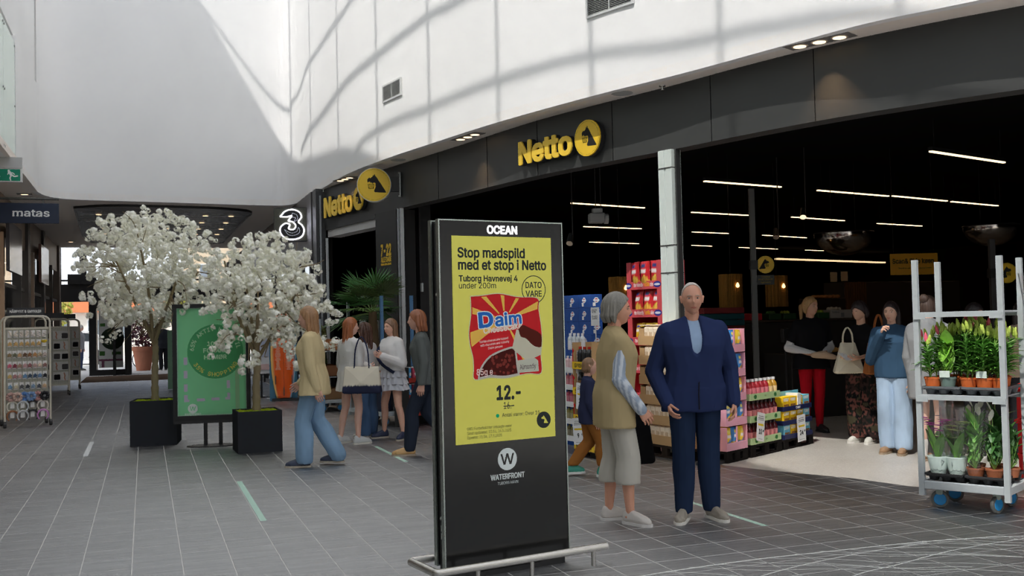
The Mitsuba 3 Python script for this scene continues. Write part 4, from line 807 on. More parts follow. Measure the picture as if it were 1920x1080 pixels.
class Fig:
    """a standing figure in its own frame: x to its right, y forward, z up"""
    def __init__(s, label, x, y, face, h=1.72, cat_='person', skin=SKIN, pose={}, wide=1.0, lean=0.0, headturn=0.0, nod=0.0, group=None, detail=1.0):
        s.k = thing('person', label, cat_, group); s.h, s.skin, s.e = h, skin, .02 * detail; s.M = mx((x, y, 0), face - PI / 2); s.turn, s.nod = headturn, nod
        H_ = h; W = wide; J = {}
        J['hip'] = np.array([0, 0, .525 * H_]); J['pel'] = np.array([0, 0, .56 * H_]); J['wai'] = np.array([0, .012, .63 * H_]); J['che'] = np.array([0, .02, .735 * H_]); J['nec'] = np.array([0, 0, .835 * H_]); J['hed'] = np.array([0, .018, .932 * H_])
        for n_, g in (('l', -1), ('r', 1)):
            J[n_ + 'h'] = np.array([g * .052 * H_ * W, 0, .52 * H_]); J[n_ + 'k'] = np.array([g * .052 * H_, .012, .285 * H_]); J[n_ + 'a'] = np.array([g * .052 * H_, -.02, .05 * H_])
            J[n_ + 's'] = np.array([g * .103 * H_ * W, 0, .797 * H_]); J[n_ + 'e'] = np.array([g * .128 * H_ * W, -.02, .63 * H_]); J[n_ + 'w'] = np.array([g * .132 * H_ * W, .045, .485 * H_])
        for k_ in ('wai', 'che', 'nec', 'hed', 'ls', 'rs', 'le', 're', 'lw', 'rw'):
            f = (J[k_][2] - .52 * H_) / H_; J[k_] = J[k_] + np.array([0, lean * f * H_, -.3 * abs(lean) * f * H_])
        for k_, v in pose.items(): J[k_] = J[k_] + np.asarray(v, float)
        s.J, s.W = J, W; s.toe = {'l': (-.12, 1), 'r': (.12, 1)}
    def arm(s, g, ru=.0, rf=None, end='w', t1=1.0):
        J = s.J; rf = ru if rf is None else rf; e, w = J[g + 'e'], J[g + 'w']; w = e + (w - e) * t1
        return [bone(J[g + 's'], e, .027 * s.h + ru, .0225 * s.h + ru), bone(e, w, .0225 * s.h + rf, .0165 * s.h + rf)]
    def torso(s, o=0.0, zmin=None, waist=1.0):
        J, h, W = s.J, s.h, s.W; c, w, p = J['che'], J['wai'], J['pel']
        a = [hull(*[(*(J[g + 's'] + [(.014 if g == 'l' else -.014), 0, -.012]), .026 * h + o) for g in 'lr'], *[(c[0] + g * .055 * h * W, c[1], c[2], .062 * h + o) for g in (-1, 1)], (*(J['nec'] + [0, -.01, -.02]), .03 * h + o)),
             hull(*[(c[0] + g * .055 * h * W, c[1], c[2], .062 * h + o) for g in (-1, 1)], *[(w[0] + g * .042 * h * W * waist, w[1], w[2], .057 * h * waist ** .5 + o) for g in (-1, 1)]),
             hull(*[(w[0] + g * .042 * h * W * waist, w[1], w[2], .057 * h * waist ** .5 + o) for g in (-1, 1)], *[(p[0] + g * .05 * h * W, p[1] - .008, p[2] - .01, .062 * h + o) for g in (-1, 1)])]
        return a
    def leg(s, g, ot=0.0, ok=0.0, oa=0.0, t=1.0):
        J, h = s.J, s.h; hp, k, a = J[g + 'h'], J[g + 'k'], J[g + 'a']; cf = k + (a - k) * .32 + np.array([0, -.012, 0])
        ms = [bone(hp, k, .053 * h + ot, .035 * h + ok)]
        if t >= 1: ms += [bone(k, cf, .035 * h + ok, .034 * h + (ok + oa) / 2), bone(cf, a, .034 * h + (ok + oa) / 2, .0215 * h + oa)]
        elif t > .5: q = k + (a - k) * (t - .5) * 2; ms += [bone(k, q, .035 * h + ok, .033 * h + oa)]
        return ms
    def part(s, name, mesh, col, bsdf='cloth', smooth=50, label=None, root=None): return part(root or s.k, name, mesh, col, bsdf, smooth, s.M, None, label)
    def body(s, curl=(.5, .5), hand_y=((0, 1, 0), (0, 1, 0)), hands=True, face=True, brow=(70, 55, 45), eyes=True):
        J, h = s.J, s.h; o = -.006
        ms = s.torso(o - .004) + s.arm('l', o) + s.arm('r', o) + s.leg('l', o - .002, o, o) + s.leg('r', o - .002, o, o) + [bone(J['nec'] + [0, -.008, -.02], J['hed'] + [0, -.018, -.05], .033 * h, .029 * h)]
        for g in 'lr': ms.append(hull((*(J[g + 'a'] + [0, -.02, -.03]), .02), (*(J[g + 'a'] + [0, .05, -.052]), .014), n=10))
        t = soft(uni(ms), s.e, 8)
        hs = h / 1.75 * (1.0 if h > 1.45 else 1.12)
        hd = head_mesh(hs).rotate([math.degrees(-s.nod), 0, 0]).rotate([0, 0, math.degrees(s.turn)]).translate(J['hed'].tolist()); add = [hd]
        if hands:
            for i, g in enumerate('lr'):
                d = J[g + 'w'] - J[g + 'e']; d /= np.linalg.norm(d); add.append(align(hand_mesh(-1 if g == 'l' else 1, curl[i], hs * .98), J[g + 'w'] - d * .008, d, hand_y[i]))
        B = uni([mf(t)] + add); s.part('body', tm(B), s.skin, 'skin', 60)
        if face:
            R = mx(J['hed'], s.turn) @ mx((0, 0, 0), 0, s.nod); f = lambda nm, m, c, b='satin': part(s.k, nm, m, c, b, 60, s.M @ R @ mx((0, 0, 0), s=hs))
            el = lambda x, y, z, rx, ry, rz: tm(MF.sphere(1, 12).scale([rx, ry, rz]).translate([x, y, z]))
            f('eyes', cat(*[el(g * .031, .0795, .006, .0115, .006, .005) for g in (-1, 1)]), (.42, .39, .36), 'gloss'); f('irises', cat(*[el(g * .031, .0838, .006, .0052, .0035, .0048) for g in (-1, 1)]), (.04, .03, .025), 'gloss')
            f('eyebrows', cat(*[tube([(g * .014, .093, .022), (g * .03, .0935, .027), (g * .047, .083, .021)], [.0025, .0032, .0015], 6) for g in (-1, 1)]), lin(brow), 'matte')
            f('lips', cat(tube([(-.023, .0845, -.0635), (-.008, .0955, -.0605), (0, .0965, -.062), (.008, .0955, -.0605), (.023, .0845, -.0635)], [.001, .0032, .003, .0032, .001], 6), tube([(-.02, .0855, -.066), (0, .0955, -.0685), (.02, .0855, -.066)], [.001, .004, .001], 6)), np.array(s.skin) * [.8, .5, .5], 'satin')
        return B
    def shoes(s, col, sole=(.75, .74, .7), L=.255, hgt=.075, toe=None, name='shoe', open_=False):
        for g in 'lr':
            a = s.J[g + 'a']; ang, up_ = s.toe[g]; c, sn = math.cos(ang), math.sin(ang); D = np.array([sn, c, 0]); lift = a[2] - .05 * s.h
            p = lambda f, z, r, x=0: (a[0] + D[0] * f + D[1] * x, a[1] + D[1] * f - D[0] * x, z + max(lift, 0), r)
            z0 = .042
            upm = uni([hull(p(-.035, z0, .032), p(.03, z0, .036), p(-.025, .085 * hgt / .075, .03)), hull(p(.03, z0, .036), p(L - .115, z0 - .006, .034, .008), p(L - .115, z0 - .006, .034, -.008), p(.01, hgt + .012, .026)), hull(p(L - .115, z0 - .006, .034, .006), p(L - .085, z0 - .012, .028))])
            k = s.part(name, soft(upm.trim_by_plane([0, 0, 1], .014 + max(lift, 0)), .014, 5), col, 'satin')
            base = shapely.union_all([Point(*(np.array(p(f, 0, 0, x))[:2])).buffer(r) for f, r, x in ((-.035, .036, 0), (.03, .037, 0), (L - .115, .041, .006), (L - .115, .041, -.004), (L - .085, .033, 0))]).convex_hull
            s.part('sole', ext(base, .02, max(lift, 0)), sole, 'matte', 30, root=k)
    def trousers(s, col, ot=.012, ok=.014, oa=.03, wr=.007, seed=1, t=1.0, hem=.05, name='trousers', bsdf='cloth', colfn=None):
        J, h = s.J, s.h
        ms = s.leg('l', ot, ok, oa, t) + s.leg('r', ot, ok, oa, t) + [hull(*[(J['pel'][0] + g * .05 * h * s.W, J['pel'][1] - .008, J['pel'][2] - .01, .062 * h + ot * .8) for g in (-1, 1)], *[(*J[g + 'h'], .053 * h + ot) for g in 'lr']),
             hull(*[(J['pel'][0] + g * .05 * h * s.W, J['pel'][1] - .008, J['pel'][2] - .01, .062 * h + ot * .8) for g in (-1, 1)], *[(J['wai'][0] + g * .042 * h * s.W, J['wai'][1], J['wai'][2] - .03, .057 * h + .006) for g in (-1, 1)])]
        m = uni(ms)
        if hem: m = m.trim_by_plane([0, 0, 1], hem)
        t_ = soft(m, s.e, 7, wr, seed); q = M(t_, col if colfn is None else colfn(t_.vertices)); return s.part(name, q, None, bsdf, 60)
    def top(s, col, o=.018, sleeve=1.0, zmin=None, wr=.006, seed=2, name='jacket', ru=None, rf=None, arms='lr', flare=0.0, bsdf='cloth', colfn=None, waist=1.0, neck=None):
        J, h = s.J, s.h; ms = s.torso(o, waist=waist); zmin = J['pel'][2] - .05 if zmin is None else zmin
        if zmin < J['pel'][2] - .02:
            P_ = [(J['pel'][0] + g * .05 * h * s.W, J['pel'][1] - .008, J['pel'][2] - .01, .062 * h + o) for g in (-1, 1)]
            ms.append(hull(*P_, *[((J['lh'] + J['rh'])[0] / 2 + g * (.05 * h * s.W + flare), (J['lh'] + J['rh'])[1] / 2 - .005, zmin - .03, .058 * h + o + flare * .5) for g in (-1, 1)]))
        for g in arms:
            if sleeve > .5: ms += s.arm(g, o * .8 if ru is None else ru, o * .75 if rf is None else rf, t1=(sleeve - .5) * 2)
            elif sleeve > 0: a = s.J[g + 's']; b = s.J[g + 'e']; ms.append(bone(a, a + (b - a) * sleeve * 2, .027 * h + o, .0255 * h + o))
        m = uni(ms).trim_by_plane([0, 0, 1], zmin)
        t = soft(m, s.e, 7, wr, seed); q = M(t, col if colfn is None else colfn(t.vertices)); return s.part(name, q, None, bsdf, 60)
    def hair(s, col, length=0.0, back=.03, cap=.012, front=.55, wave=.006, seed=3, side=True, fr=60, ponytail=None, bun=False, top=0.0):
        """a cap round the skull and, for long hair, a fall down to length below the head centre"""
        h = s.h / 1.75; c = np.zeros(3); hs = h
        m = MF.sphere(1.0, 40).scale([.076 + cap, .098 + cap, .112 + cap + top]).translate([0, -.008, .012])
        m = m.trim_by_plane([0, -.80, .60], -.012 - .03 * (1 - front))
        ms = [m]
        if length > .02:
            n_ = 7
            for i in range(n_):
                a = PI * (.08 + .84 * i / (n_ - 1)); x, y = -math.cos(a) * (.068 + cap), -math.sin(a) * (.082 + cap) + .005
                if not side and (i in (0, n_ - 1)): continue
                ms.append(hull((x * .8, y * .8, .05, .03), (x, y, -.02, .026), (x * 1.06, y - .008, -length * .55, .026), (x * .98, y - back, -length, .016), n=10))
        if ponytail: ms.append(hull((0, -.1, .03, .03), (.0, -.15, .0, .035), n=10)); ms.append(hull((.0, -.15, .0, .035), (0, -.155, -ponytail, .018), n=10))
        if bun: ms.append(sph((0, -.09, .1), .05, 14))
        t = soft(uni(ms), .011, 4); v = t.vertices; a = np.arctan2(v[:, 0], -v[:, 1]); w = meshkit.fbm(np.stack([a * 14, v[:, 2] * 5, v[:, 0] * 0 + seed], 1), 3, seed=seed)
        t.vertices = v + t.vertex_normals * ((w - .5) * 2 * wave)[:, None]
        cc = np.clip(np.array(col)[None] * (.7 + .75 * w[:, None]), 0, 1)
        m_ = s.M @ mx(s.J['hed'], s.turn) @ mx((0, 0, 0), 0, s.nod, s=hs); return part(s.k, 'hair', M(t, cc), None, 'satin', 60, m_)
    def skirt(s, col, z0, z1, r0, r1, folds=22, amp=.012, name='skirt', seed=0, ry=.8, root=None):
        """a hanging skirt between heights z0 (top) and z1"""
        n, k = 120, 10; a = np.arange(n) * 2 * PI / n; v = []; J = s.J; c = (J['lh'] + J['rh']) / 2
        for i in range(k + 1):
            f = i / k; r = r0 + (r1 - r0) * f ** .8 + amp * (.15 + f) * np.sin(a * folds + np.sin(a * 3 + seed) * 1.5); v.append(np.stack([c[0] + r * np.cos(a), c[1] - .005 + r * ry * np.sin(a), z0 + (z1 - z0) * f + .006 * f * np.sin(a * 5 + seed)], 1))
        v = np.vstack(v); i = np.arange(n); j = (i + 1) % n; f = np.vstack([np.vstack([np.stack([i + q * n, i + (q + 1) * n, j + (q + 1) * n], 1), np.stack([i + q * n, j + (q + 1) * n, j + q * n], 1)]) for q in range(k)])
        return s.part(name, trimesh.Trimesh(v, f, process=False), col, 'cloth', 60, root=root)
def denim(base, seed=0):
    b = np.array(lin(base))
    def f(v): return np.clip(b[None] * (.65 + .7 * meshkit.fbm(v * [7, 7, 3], 3, seed=seed))[:, None], 0, 1)
    return f
def stripes(a, b, n=55):
    a, b = np.array(lin(a)), np.array(lin(b))
    def f(v): w = (np.sin(v[:, 0] * n * 4 + v[:, 1] * n * 3) > 0)[:, None]; return a * w + b * (1 - w)
    return f
def camo(cols, s=11):
    cs = [np.array(lin(c)) for c in cols]
    def f(v): q = np.clip((meshkit.fbm(v * s, 3, seed=5) - .25) * 2 * len(cs), 0, len(cs) - 1e-3).astype(int); return np.array(cs)[q]
    return f
RIGHT = -.347             # facing along the shop front side of the hall
TOCAM = lambda x, y: math.atan2(-y, -x)
def bag(root, w, d, h, col, strap, m, top=.8, col2=None, frac=.3):
    """a soft carrier: body and two looped handles; its origin is the top middle, it hangs down -z"""
    b = hull((-w * top / 2, 0, -.02, .012), (w * top / 2, 0, -.02, .012), (-w / 2, -d / 3, -h + .03, .03), (w / 2, -d / 3, -h + .03, .03), (-w / 2, d / 3, -h + .03, .03), (w / 2, d / 3, -h + .03, .03), (0, d / 2, -h * .6, .02), (0, -d / 2, -h * .6, .02))
    t = soft(b, .02, 4, .006, 3, 14); v = t.vertices
    c = np.tile(np.array(col), (len(v), 1))
    if col2 is not None: c[v[:, 2] < -h * (1 - frac)] = col2
    part(root, 'bag_body', M(t, c), None, 'cloth', 50, m)
    for y in (-.012, .012): part(root, 'handle', tube(bez([(-w * .22, y, -.03), (-w * .17, y, strap * .6), (0, y, strap), (w * .17, y, strap * .6), (w * .22, y, -.03)], 6), .007, 6), col if col2 is None else col2, 'cloth', 50, m)

# 1 the woman in the beige gilet
p = Fig('grey-haired woman in a beige gilet, striped shirt and pale cropped trousers', 3.26, 6.86, RIGHT + .15, 1.68, pose={'lw': (.02, .05, -.0), 'le': (.01, -.02, 0), 'rw': (0, .1, .02), 'la': (0, -.02, 0), 'ra': (.02, .09, 0), 'rk': (.01, .06, 0)}, wide=.95, lean=.03, headturn=-.25, skin=lin((206, 150, 124)))
p.toe = {'l': (-.1, 1), 'r': (.95, 1)}
p.body(); p.shoes(lin((196, 190, 184)), (.62, .6, .58), .25, .07)
p.trousers(lin((186, 182, 172)), .016, .03, .05, .008, 4, hem=.29); p.top(None, .012, 1.0, .78, .005, 6, 'shirt', colfn=stripes((198, 204, 212), (150, 162, 178), 42), rf=.016)
g_ = p.top(lin((172, 154, 116)), .034, 0, .70, .007, 8, 'gilet', flare=.02); p.hair(lin((120, 116, 108)), .085, .0, .02, .6, .007, 3)
k = thing('tote_bag', 'black shopping bag hanging from the hand of the woman in the beige gilet', 'bag'); w0 = np.array([3.558, 7.2, .80])
bag(k, .30, .12, .44, (.012, .012, .013), .16, mx(w0, RIGHT + .3), .85)
# 2 the man in the navy jacket
mn = (3.84, 6.70)
p = Fig('grey-haired man in a navy jacket, light blue shirt and dark jeans', *mn, TOCAM(*mn) + .22, 1.745, pose={'rw': (-.02, .06, .02), 're': (.05, -.03, .0), 'le': (-.045, -.02, .0), 'lw': (-.03, .03, .01), 'la': (-.02, 0, 0), 'ra': (.015, .05, 0)}, wide=1.06, headturn=-.1, skin=lin((196, 142, 118)))
p.toe = {'l': (-.3, 1), 'r': (.42, 1)}
p.body(brow=(150, 145, 138)); p.shoes(lin((150, 142, 130)), (.7, .68, .62), .275, .07)
p.trousers(None, .018, .022, .03, .008, 7, hem=.055, colfn=denim((38, 50, 74), 2)); p.top(lin((150, 172, 200)), .014, 1.0, .95, .003, 9, 'shirt')
NAVY = lin((44, 54, 88)); jm = uni(p.torso(.034) + [hull(*[(g * (.052 * p.h * 1.06), -.008, p.J['pel'][2] - .01, .062 * p.h + .04) for g in (-1, 1)], *[(g * (.056 * p.h * 1.06), -.004, .80, .062 * p.h + .035) for g in (-1, 1)])] + p.arm('l', .03, .026) + p.arm('r', .03, .026)).trim_by_plane([0, 0, 1], .80)
jm = jm - MF.batch_hull([sph((0, .32, 1.48), .03), sph((-.075, .3, 1.36), .03), sph((.06, .3, 1.36), .03), sph((0, .3, .95), .006), sph((0, .05, 1.5), .055), sph((0, .32, 1.58), .06)])
jk = p.part('jacket', M(soft(jm, .018, 5, .013, 12), NAVY), None)
p.part('zip', tube([(0, .172, 1.02), (.004, .168, .92), (.0, .16, .82)], .005, 6), (.02, .02, .03), root=jk); p.part('collar', soft(hull((-.075, .02, 1.455, .016), (-.06, -.06, 1.47, .016), (.06, -.06, 1.47, .016), (.075, .02, 1.455, .016), (-.07, .03, 1.42, .016), (.07, .03, 1.42, .016)) - hull((0, .03, 1.3, .05), (0, .02, 1.6, .058)), .014, 3), lin((30, 38, 66)), root=jk)
p.hair(lin((176, 168, 160)), 0, 0, .004, 2.3, .003, 5)
# 3 girl with the tote, back to the camera
p = Fig('girl with long red hair in a white top and skirt, seen from behind', 2.43, 12.78, RIGHT + .75, 1.57, pose={'lw': (.03, .02, .0), 'rw': (-.05, .12, .2), 're': (-.02, .03, 0), 'la': (-.045, -.06, .0), 'lk': (-.03, -.02, 0), 'ra': (.05, .03, 0), 'rk': (.03, .03, 0)}, wide=.92, skin=lin((222, 178, 158)), headturn=-.35)
p.body(); p.shoes(lin((206, 208, 206)), (.72, .7, .62), .24); p.top(lin((226, 224, 220)), .03, 1.0, .80, .01, 12, 'top', ru=.03, rf=.025); p.skirt(lin((230, 226, 218)), .93, .665, .155, .21, 9, .012); p.hair(lin((150, 88, 52)), .42, .03, .016, .6, .008, 8)
k = thing('tote_bag', 'cream tote bag with navy base and straps on the shoulder of the red-haired girl', 'bag')
bag(k, .42, .16, .34, lin((224, 216, 196)), .36, mx((2.52, 12.52, .98), RIGHT), .95, lin((52, 56, 78)), .3)
# 4 girl behind them
p = Fig('girl with curly brown hair and blue jeans half hidden behind the red-haired girl', 2.74, 13.32, RIGHT + 2.6, 1.5, wide=.9, skin=lin((205, 160, 138)), pose={'ra': (.03, .04, 0)})
p.body(); p.shoes(lin((206, 204, 198)), (.75, .73, .68), .24); p.trousers(None, .02, .04, .055, .008, 3, hem=.04, colfn=denim((78, 104, 138), 3)); p.top(lin((205, 205, 205)), .02, 1.0, .8, .007, 15, 'top'); p.hair(lin((76, 50, 38)), .26, .02, .022, .6, .016, 9)
# 5 girl in the tiered skirt
gx = (3.03, 13.05)
p = Fig('girl in a white sweatshirt and tiered white skirt with one hand raised', *gx, TOCAM(*gx) - 1.0, 1.55, pose={'lw': (.02, .2, .32), 'le': (-.03, .02, .0), 'rw': (-.06, .12, .02), 're': (-.02, -.01, 0), 'la': (-.12, .0, 0), 'lk': (-.06, .0, 0), 'ra': (.1, .05, 0), 'rk': (.06, .03, 0)}, wide=.95, skin=lin((220, 172, 148)), headturn=.1)
p.toe = {'l': (-.55, 1), 'r': (.2, 1)}
p.body(curl=(.35, .5), hand_y=((-.4, 0, 1), (0, 1, 0)), brow=(100, 74, 56)); p.shoes(lin((46, 56, 82)), (.5, .46, .38), .24)
p.top(lin((222, 221, 219)), .036, 1.0, .885, .012, 21, 'sweatshirt', ru=.036, rf=.032)
for i, (a, b, r0, r1) in enumerate(((.92, .80, .155, .205), (.825, .71, .175, .225), (.74, .635, .19, .245))): p.skirt(lin((196, 198, 204)), a, b, r0, r1, 13 + 2 * i, .014, 'skirt_tier', i)
p.hair(lin((122, 92, 70)), .34, .01, .014, .55, .006, 11); p.part('bag_strap', tube(bez([(.12, .02, 1.28), (.06, .19, 1.12), (-.06, .2, .98), (-.16, .08, .86)], 6), [.02] * 18 + [.02], 6), lin((40, 46, 66)))
# 6 the walker
p = Fig('person in a beige coat and light blue jeans walking left', 1.70, 10.98, RIGHT + PI - .05, 1.70, pose={'la': (0, .12, .0), 'lk': (0, .10, .0), 'ra': (0, -.2, .02), 'rk': (0, .0, 0), 'lw': (0, -.12, 0), 'rw': (0, .16, .05)}, wide=.95, lean=.06, skin=lin((206, 160, 138)))
p.body(); p.shoes(lin((58, 66, 86)), (.45, .4, .32), .26); p.trousers(None, .016, .03, .055, .008, 9, hem=.04, colfn=denim((128, 158, 186), 4)); p.top(lin((206, 188, 146)), .03, 1.0, .76, .01, 25, 'coat', flare=.05); p.hair(lin((150, 112, 78)), .2, .02, .014, .6, .006, 14)
# 7 behind the totem
p = Fig('auburn-haired person in a grey top half hidden behind the totem', 3.02, 11.3, RIGHT + PI, 1.66, pose={'la': (0, .22, 0), 'lk': (0, .16, 0), 'ra': (0, -.25, .03)}, lean=.12, wide=.98, skin=lin((206, 158, 138)))
p.body(face=False); p.shoes(lin((196, 156, 104)), (.4, .33, .25), .26); p.trousers(None, .016, .02, .03, .007, 9, hem=.05, colfn=denim((44, 50, 62), 4)); p.top(lin((96, 100, 98)), .022, 1.0, .8, .008, 26, 'top'); p.hair(lin((136, 84, 56)), .12, .02, .014, .6, .006, 15)
# 8 the child
p = Fig('small child in brown trousers and green trainers behind the woman in the gilet', 3.98, 8.95, RIGHT + .1, 1.12, pose={'la': (0, -.16, .02), 'ra': (0, .14, 0), 'rk': (0, .1, 0)}, skin=lin((214, 168, 146)))
p.body(face=False); p.shoes(lin((60, 150, 130)), (.7, .72, .68), .2, .065); p.trousers(lin((150, 98, 50)), .012, .022, .026, .01, 5, hem=.1); p.top(lin((50, 54, 78)), .02, 1.0, .5, .007, 27, 'jumper'); p.hair(lin((120, 90, 62)), .08, 0, .012, .6, .005, 16)
# 9 the shop worker
wx = (7.95, 10.9)
p = Fig('blonde woman in a black dress with white sleeves and red tights', *wx, TOCAM(*wx) - .55 + .95, 1.70, pose={'lw': (.15, .2, .17), 'le': (-.06, -.04, .0), 'rw': (-.17, .22, .15), 're': (.06, -.04, .0), 'ra': (.03, .06, 0)}, wide=1.0, headturn=.5, skin=lin((206, 158, 132)))
p.body(curl=(.8, .8)); p.shoes((.02, .02, .022), (.03, .03, .03), .26); p.trousers(lin((196, 30, 44)), .004, .006, .006, .002, 3, hem=.06, name='tights'); p.top(lin((226, 226, 226)), .014, 1.0, 1.0, .005, 30, 'shirt', rf=.02); p.top((.014, .014, .016), .026, .3, .80, .006, 31, 'dress', flare=.03); p.hair(lin((176, 138, 92)), 0, 0, .014, .6, .006, 17, ponytail=.16)
k = thing('bread_roll', 'paper-wrapped bread held by the woman in the black dress', 'bread'); hb = (p.M @ np.array([*((p.J['lw'] + p.J['rw']) / 2 + [0, .10, .0]), 1]))[:3]; put(k, soft(hull((-.13, 0, 0, .035), (0, 0, .012, .045), (.13, 0, -.03, .035)), .02, 3, .006), lin((206, 178, 150)), 'matte', 50, mx(hb, RIGHT))
# 10 the woman in the black tank top
bx_ = (7.78, 9.72)
p = Fig('dark-haired woman in a black tank top and dark patterned trousers', *bx_, TOCAM(*bx_) - .5, 1.62, pose={'lw': (.1, .24, .2), 'le': (-.02, -.01, .02), 'rw': (-.14, .24, .2), 're': (.02, -.01, .02)}, wide=.98, headturn=-.2, nod=-.25, skin=lin((214, 168, 142)))
p.body(curl=(.7, .7), brow=(40, 32, 30)); p.shoes(lin((210, 208, 200)), (.72, .7, .66), .25); p.trousers(None, .03, .06, .075, .01, 3, hem=.05, colfn=camo([(24, 24, 26), (58, 44, 42), (34, 36, 34), (110, 72, 66), (26, 26, 28), (70, 66, 52)])); p.top((.014, .014, .015), .01, 0, .86, .004, 33, 'tank_top'); p.hair(lin((42, 32, 32)), .07, 0, .018, .62, .006, 19)
k = thing('carrier_bag', 'white plastic bag hanging from the arm of the woman in the black tank top', 'bag'); bag(k, .27, .12, .36, lin((214, 206, 184)), .16, mx(np.array([7.512, 9.62, 1.17]), RIGHT), .55)
k = thing('handbag', 'brown leather handbag on the arm of the woman in the black tank top', 'bag'); bag(k, .30, .14, .36, lin((156, 96, 56)), .3, mx(np.array([7.684, 9.3, 1.17]), RIGHT + .2), .85)
k = thing('receipt', 'white paper slip in the hands of the woman in the black tank top', 'paper'); hb = (p.M @ np.array([*((p.J['lw'] + p.J['rw']) / 2 + [0, .12, .02]), 1]))[:3]; put(k, bx(0, 0, 0, .09, .16, .002), (.8, .8, .79), 'matte', False, mx(hb, RIGHT + .4, .5))
# 11 the girl in denim
dx = (7.47, 8.83)
p = Fig('girl in a denim jacket and pale jeans with one hand at her mouth', *dx, TOCAM(*dx) - .3, 1.60, pose={'rw': (-.16, .2, .5), 're': (.03, .06, -.02), 'la': (0, .04, 0)}, wide=.95, skin=lin((220, 176, 152)))
p.body(curl=(.5, 1.0), hand_y=((0, 1, 0), (-.5, .2, 1)), brow=(44, 34, 32)); p.shoes(lin((150, 118, 88)), (.36, .28, .2), .25, .05, name='sandal'); p.trousers(None, .022, .04, .06, .009, 3, hem=.05, colfn=denim((166, 188, 212), 8)); p.top(None, .03, 1.0, .80, .009, 35, 'denim_jacket', colfn=denim((60, 86, 112), 9), ru=.03, rf=.028); p.hair(lin((40, 30, 30)), .34, .0, .012, .55, .005, 21)
# 12 the person in grey beside her
p = Fig('person in a loose grey top with white socks and brown sandals', 7.40, 8.22, TOCAM(7.40, 8.22) + PI - .5, 1.64, pose={'la': (.02, -.05, 0)}, wide=1.0, skin=lin((222, 180, 160)))
p.body(face=False); p.shoes(lin((168, 132, 98)), (.4, .32, .24), .26, .05, name='sandal')
for g in 'lr': p.part('sock', soft(hull((*(p.J[g + 'a'] + [0, 0, -.02]), .042), (*(p.J[g + 'a'] + (p.J[g + 'k'] - p.J[g + 'a']) * .28), .05)), .02, 3), lin((226, 224, 220)))
p.top(lin((146, 148, 150)), .045, 1.0, .62, .012, 37, 'top', ru=.03, rf=.026); p.hair(lin((74, 58, 50)), .0, 0, .014, .6, .006, 22, bun=True)
# 13-15 shoppers behind the trolley
p = Fig('dark-haired shopper with a yellow bag strap behind the flower trolley', 8.05, 8.3, TOCAM(8.05, 8.3) + .9, 1.56, wide=.95, skin=lin((186, 138, 114)), nod=-.2)
p.body(face=True); p.shoes((.02, .02, .02)); p.trousers((.02, .02, .022)); p.top(lin((52, 50, 48)), .02, 1.0, .8, .007, 40, 'top'); p.hair(lin((34, 28, 28)), .1, 0, .014, .6, .006, 23)
p.part('bag_strap', tube(bez([(-.14, .05, 1.28), (-.02, .17, 1.1), (.14, .12, .9)], 6), .016, 6), lin((214, 168, 48)))
p = Fig('shopper with long dark hair in a beige jacket behind the flower trolley', 8.45, 8.05, TOCAM(8.45, 8.05) + .3, 1.58, wide=.95, skin=lin((206, 158, 134)))
p.body(); p.shoes((.02, .02, .02)); p.trousers((.03, .03, .035)); p.top(lin((168, 150, 132)), .026, 1.0, .8, .008, 41, 'jacket'); p.hair(lin((34, 28, 26)), .3, .0, .014, .55, .006, 24)
# far away, outside
p = Fig('person in a dark jacket walking away outside the exit', .62, 38.6, PI / 2 + .3, 1.72, detail=1.6)
p.body(face=False); p.shoes((.03, .03, .03)); p.trousers((.025, .025, .03)); p.top(lin((56, 58, 64)), .03, 1.0, .78, .01, 43, 'jacket'); p.hair(lin((60, 48, 42)), .0, 0, .012, .5, .004, 25)
p = Fig('grey-haired person in a grey jacket outside the exit', -2.25, 41.0, -.2, 1.7, detail=1.6, nod=-.3)
p.body(face=False); p.shoes((.03, .03, .03)); p.trousers(lin((70, 80, 108))); p.top(lin((140, 142, 146)), .03, 1.0, .78, .01, 44, 'jacket'); p.hair(lin((190, 184, 178)), .0, 0, .01, .4, .004, 26)

# ------------------------------------------------------------------ display islands at the shop front
A_RZ, B_RZ = math.atan2(-.99, .15), math.atan2(.47, .88)
def ratio(b, y):
    """x where the camera sight line through frame column b crosses y"""
    t = (b - 960) / 1911.5; return y * (0.33941 + 0.94058 * t) / (0.94010 - 0.33880 * t)
def A(x, y, z=0): return mx((x, y, z), A_RZ)
def B(x, y, z=0): return mx((x, y, z), B_RZ)
KRAFT, KIN = lin((196, 160, 116)), lin((150, 118, 84))
def pallet(label, m, w, d, h=.12, col=(.018, .016, .015)):
    k = thing('pallet', label, 'pallet')
    for i in range(3): part(k, 'runner', b2(-w / 2, w / 2, d * (i / 2) * .9, d * (i / 2) * .9 + d * .1, .0, .02), col, 'matte', False, m)
    for i in range(3):
        for j in range(3): part(k, 'foot', b2(-w / 2 + (w - .1) * i / 2, -w / 2 + (w - .1) * i / 2 + .1, d * j * .45, d * j * .45 + d * .1, .02, h - .025), col, 'matte', False, m)
    part(k, 'deck', b2(-w / 2, w / 2, 0, d, h - .025, h), col, 'matte', False, m); return k
